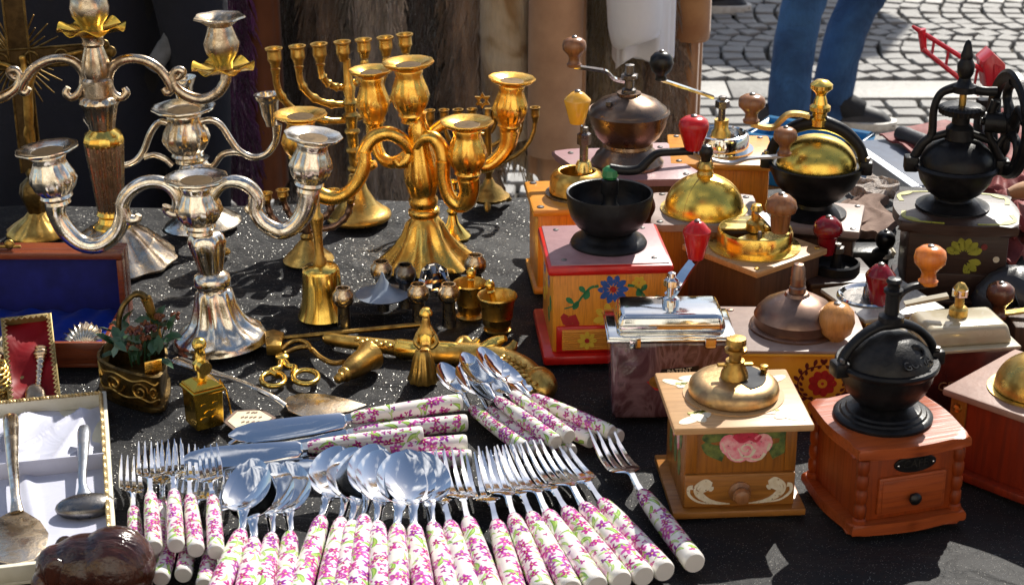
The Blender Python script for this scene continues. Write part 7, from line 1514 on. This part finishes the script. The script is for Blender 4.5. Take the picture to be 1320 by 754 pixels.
# white satin case flat on the cloth
A_, B_ = at(156, 690), at(150, 524); TL = at(-40, 541); W2 = .5
o = at(150, 690); e = empty('server_case', 'open white satin gift case with gold rope edge, at the lower left', 'presentation case', o); k = mpp(o)
u = (at(157, 690) - at(151, 524)); rz = math.atan2(-(at(151, 524) - at(157, 690)).x, (at(151, 524) - at(157, 690)).y)
e.rotation_euler = (0, 0, rz + R(1)); L_ = (at(151, 524) - at(157, 690)).length + .06; W2 = 250 * k; y0 = -.06
Hc = 22 * k
mk('tray', box(W2, L_, 5 * k, 1 * k, -W2 / 2, y0 + L_ / 2, 0), M_['box_edge'], e)
for x_ in (-4 * k, -W2 + 4 * k): mk('side_wall', box(8 * k, L_, Hc, 1.2 * k, x_, y0 + L_ / 2, 4.9 * k), M_['box_edge'], e)
for y_ in (y0 + 4 * k, y0 + L_ - 4 * k): mk('end_wall', box(W2 - 16 * k, 8 * k, Hc, 1.2 * k, -W2 / 2, y_, 4.9 * k), M_['box_edge'], e)
def rope(P, r, nt):
    A = []
    for ph in (0, math.pi):
        Q = []
        for (a, b) in zip(P, P[1:]):
            l = (b - a).length; m_ = int(l / (r * .8)); d = (b - a) / l; s = Vector((-d.y, d.x, 0))
            for i in range(m_):
                t = i / m_ * l; q = t * nt + ph; Q.append(a + d * t + s * math.cos(q) * r * .55 + Vector((0, 0, math.sin(q) * r * .55)))
        A.append(tube(Q, r * .6, 5))
    return join(*A)
hz_ = Hc + 6.5 * k
mk('gold_rope', rope([Vector((-8 * k, y0 + 8 * k, hz_)), Vector((-8 * k, y0 + L_ - 8 * k, hz_)), Vector((-W2 + 8 * k, y0 + L_ - 8 * k, hz_))], 3 * k, 2.0 / (3 * k)), M_['gold_braid'], e, 60)
ym = y0 + L_ * .56
def ws(u, v):
    x = -8.4 * k - u * (W2 - 17 * k); y = ym + v * (y0 + L_ - 8.4 * k - ym)
    f1 = abs(math.sin(6.5 * u * 1.6 + 2.2 * v + .4)) ** .7; f2 = abs(math.sin(4.2 * v + 7 * u + 1)) ** .8
    return (x, y, (5 + 24 * min(1, 9 * u * (1 - u)) ** 1.5 * min(1, 6 * (1 - v)) * (1 - abs(math.sin(7.5 * u + 2.6 * v + .5))) ** 1.5 * (.35 + .65 * v) + 15 * min(1, 9 * u * (1 - u)) * min(1, 6 * (1 - v)) * (1 - abs(math.sin(5.2 * v + 6.1 * u + 1.2))) ** 2 + 3 * math.sin(15 * u - 4 * v) * v) * k)
mk('satin_lining', grid(60, 40, ws, 2 * k), M_['satin_white'], e, 80)
def ws2(u, v):
    x = -8.4 * k - u * (W2 - 17 * k); y = y0 + 8.4 * k + v * (ym - y0 - 9 * k)
    return (x, y, (9 + 1.2 * math.sin(5 * u + 3 * v) + 7 * math.exp(-((u - .34 - .12 * v) / .035) ** 2) * (1 - v * .3) + 1.2 * math.sin(21 * u + 5 * v) * (1 - v)) * k)
mk('satin_floor', grid(60, 30, ws2, 2 * k), M_['satin_white'], e, 80)
mk('divider', box(W2 - 17.5 * k, 2.4 * k, 26 * k, .6 * k, -W2 / 2, ym, 6 * k), M_['satin_white'], e)
I = Matrix.Translation(e.location) @ e.rotation_euler.to_matrix().to_4x4(); I = I.inverted()
def q_(x, y, z): return I @ at(x, y, TZ + z * k)
def inner(name, lab, cat): return empty(name, lab, cat, e.location, e.rotation_euler)
s1 = inner('cake_server', 'broad silver cake server lying in the white satin case', 'cake server')
C = cr([tuple(q_(x, y, z)) + (r * k,) for x, y, z, r in ((13, 536, 32, 10), (14, 545, 33, 11), (16, 590, 34, 8), (18, 615, 34, 7), (20, 640, 30, 6), (22, 660, 20, 9))], 6)
mk('handle', tube([c[:3] for c in C], [c[3] for c in C], 12, .45, up=(1, 0, 0)), M_['silver'], s1, 60)
pl = [(14, 660), (32, 660), (52, 672), (63, 688), (60, 706), (44, 722), (18, 728), (-12, 722), (-24, 700), (-16, 676)]
pr_ = [q_(x, y, 17) for x, y in pl]
mk('blade', prism([(p.x, p.y) for p in pr_], 16 * k, 19 * k, 1 * k), M_['silver_dark'], s1, 40)
s2 = inner('sauce_ladle', 'silver ladle with a wide dark bowl lying in the white satin case', 'ladle')
C = cr([tuple(q_(x, y, z)) + (r * k,) for x, y, z, r in ((108, 550, 34, 7), (108, 558, 35, 9), (107, 590, 35, 7), (106, 615, 34, 5.5), (107, 628, 30, 6), (109, 640, 24, 12), (110, 646, 20, 14))], 6)
mk('handle', tube([c[:3] for c in C], [c[3] for c in C], 12, .5, up=(1, 0, 0)), M_['blue_steel'], s2, 60)
cb = q_(111, 652, 20)
mk('bowl', tf(ball(40 * k, n=12, sy=.62, sz=.36), Matrix.Translation(cb)), M_['gun'], s2, 60)
# dark carved figure at the bottom left
bp_ = at(132, 782); k = mpp(bp_)
e = empty('carved_elephant', 'glossy dark carved wooden animal back at the bottom left edge', 'carving', bp_)
def lump(x, y, z, r, sx=1, sy=1, sz=1): return tf(ball(r * k, n=12, sx=sx, sy=sy, sz=sz), Matrix.Translation((x * k, y * k, z * k)))
L = [lump(22, 0, 62, 52, 1.0, .9, 1.0), lump(-14, 0, 60, 46, 1.1, .9, .95), lump(-52, -4, 62, 30, .9, .9, 1), lump(-68, -14, 40, 17, 1, 1, 1.4), lump(-74, -22, 18, 12, 1, 1, 1.5)]
for x, y in ((46, 22), (46, -22), (-26, 22), (-26, -24)): L.append(tf(lathe([(0, 0), (17 * k, 0), (19 * k, 6 * k), (16 * k, 20 * k), (20 * k, 50 * k), (0, 56 * k)], 16), Matrix.Translation((x * k, y * k, 0))))
mk('body', blob(L, 2.6 * k, 8), M_['carved'], e, 80)
for sy in (-1, 1): mk('ear', blob([lump(-46, sy * 28, 64, 22, .8, .28, 1.15)], 2 * k, 2), M_['carved'], e, 80)
mk('tusk', tube(cr([(-70 * k, -24 * k, 44 * k), (-80 * k, -30 * k, 38 * k), (-86 * k, -32 * k, 42 * k)], 4), [3.5 * k] * 5 + [2 * k] * 4, 8), M_['paper'], e)
# woven gilt basket at the left edge
bp_ = at(-14, 520); k = mpp(bp_); e = empty('wire_basket', 'round woven gilt wire basket cut by the left edge', 'basket', bp_)
mk('base', lathe([(0, 0), (22 * k, 0), (23 * k, 3 * k), (0, 3 * k)], 24), M_['gold_braid'], e)
for i in range(9): mk('hoop', tube([((24 + 5 * math.sin(i * .35)) * k * math.cos(a), (24 + 5 * math.sin(i * .35)) * k * math.sin(a), (4 + i * 6 + 1.2 * math.sin(12 * a + i * 3.1)) * k) for a in [2 * math.pi * j / 48 for j in range(48)]], 2.2 * k, 6, 1, True), M_['brass'], e, 60)
# flat-iron planter with dried flowers
bp_ = at(180, 496); k = mpp(bp_); e = empty('flat_iron_planter', 'old brass flat iron embossed with scrolls', 'flat iron', bp_)
ol = [(-48, -4), (-42, -22), (-18, -42), (14, -58), (36, -64), (44, -58), (44, -30), (36, 6), (20, 30), (-8, 40), (-34, 32), (-46, 14)]
ol = [(x, y * 1.25) for x, y in ol]; ol = cr(ol + [ol[0]], 4)[:-1]
mk('sole', prism([(x * k * 1.05, y * k * 1.05) for x, y in ol], 0, 7 * k, 1.6 * k), M_['brass_dark'], e, 40)
V, F = [], []; n_ = len(ol)
for sc__, z_ in ((.93, 6.5), (.97, 20), (1.0, 44), (1.03, 48), (.95, 49), (.92, 43), (.88, 12)): V += [Vector((x * sc__ * k, y * sc__ * k, z_ * k)) for x, y in ol]
for j in range(6):
    for i in range(n_): F.append((j * n_ + i, j * n_ + (i + 1) % n_, (j + 1) * n_ + (i + 1) % n_, (j + 1) * n_ + i))
F += [tuple(range(n_ - 1, -1, -1)), tuple(6 * n_ + i for i in range(n_))]
mk('body', (V, F), M_['brass_dark'], e, 50)
# embossed scrolls along the front side
cum = [i for i in range(n_)]
def wallpt(t, z):
    i = t * n_; a = int(i) % n_; b = (a + 1) % n_; f_ = i - int(i); x = ol[a][0] * (1 - f_) + ol[b][0] * f_; y = ol[a][1] * (1 - f_) + ol[b][1] * f_; s_ = .975 + .03 * (z - 10) / 45; return Vector((x * k * s_, y * k * s_, z * k))
rel = []
for c_, zz, r_, sg_ in ((.06, 32, 11, 1), (.16, 30, 13, -1), (.26, 28, 13, 1), (.33, 30, 9, -1)):
    rel.append(tube([wallpt((c_ + r_ * (1 - j / 20) / 330 * math.cos(sg_ * j * .62)) % 1, zz - 4 + r_ * (1 - j / 20) * math.sin(sg_ * j * .62)) for j in range(17)], 1.7 * k, 6))
rel.append(tube([wallpt((.02 + .36 * j / 24), 39 + 2.5 * math.sin(j * .8)) for j in range(25)], 1.6 * k, 6)); rel.append(tube([wallpt((.02 + .36 * j / 24), 14 + 2 * math.sin(j * .9)) for j in range(25)], 1.6 * k, 6))
mk('scroll_relief', join(*rel), M_['brass_old'], e, 60)
mk('hinge_plate', tf(box(22 * k, 3 * k, 24 * k, 1 * k), TR(34 * k, -66 * k, 40 * k, rz=.5)), M_['gold'], e)
hp2 = [e.matrix_basis.inverted() @ Vector((0, 0, 0))]
H_ = lambda x, y, d=0: atY(x, y, bp_.y + d * k) - bp_
P = [H_(x, y, d) for x, y, d in ((156, 440, 10), (153, 418, 10), (158, 396, 12), (170, 382, 16), (180, 379, 20), (188, 384, 22))]
mk('handle', tube(cr(P, 6), [3.6 * k] * 20 + [4.6 * k] * 11, 10), M_['brass_dark'], e, 60)
mk('handle_post', tube([H_(188, 384, 22), H_(198, 410, 26), H_(204, 440, 26)], [7 * k, 5.5 * k, 6 * k], 10), M_['brass'], e, 60)
fl = empty('dried_flowers', 'bunch of dark green leaves and rust dried flowers in the flat iron', 'flowers', bp_ + Vector((0, 0, 52 * k)))
rf = random.Random(3)
def leafm(L, Wl): return ([Vector((0, 0, 0)), Vector((Wl * .5, L * .35, .1 * L)), Vector((Wl * .42, L * .7, .06 * L)), Vector((0, L, -.05 * L)), Vector((-Wl * .42, L * .7, .06 * L)), Vector((-Wl * .5, L * .35, .1 * L)), Vector((0, L * .35, 0)), Vector((0, L * .7, -.02 * L))], [(0, 1, 6), (0, 6, 5), (1, 2, 7, 6), (6, 7, 4, 5), (2, 3, 7), (7, 3, 4)])
lm = [mesh('leaf', leafm(26 * k, 13 * k), M_['leaf'], 60), mesh('leaf', leafm(32 * k, 11 * k), M_['leaf'], 60), mesh('leaf', leafm(20 * k, 13 * k), M_['leaf_pale'], 60)]
for i in range(46):
    o = bpy.data.objects.new('leaf', lm[0 if i % 3 else (1 if i % 2 else 2)]); COL.objects.link(o); o.parent = fl
    a = rf.uniform(0, 6.28); o.location = (rf.uniform(-30, 46) * k, rf.uniform(-44, 26) * k, rf.uniform(-6, 30) * k); o.rotation_euler = (rf.uniform(-.5, 1.0), rf.uniform(-.4, .4), a)
for i in range(12):
    c = Vector((rf.uniform(-6, 48) * k, rf.uniform(-36, 24) * k, rf.uniform(6, 36) * k)); parts = []
    for j in range(14):
        d = Vector((rf.gauss(0, 1), rf.gauss(0, 1), abs(rf.gauss(0, 1)))).normalized() * rf.uniform(3, 8) * k; parts.append(tf(ball(2.6 * k, n=4), Matrix.Translation(d)))
    mk('floret', join(*parts), M_['floret' if i % 4 else 'dark_berry'], fl, 60, loc=c)
    mk('stalk', tube([Vector((c.x * .7, c.y * .7, -16 * k)), c], 1.1 * k, 5), M_['leaf'], fl)
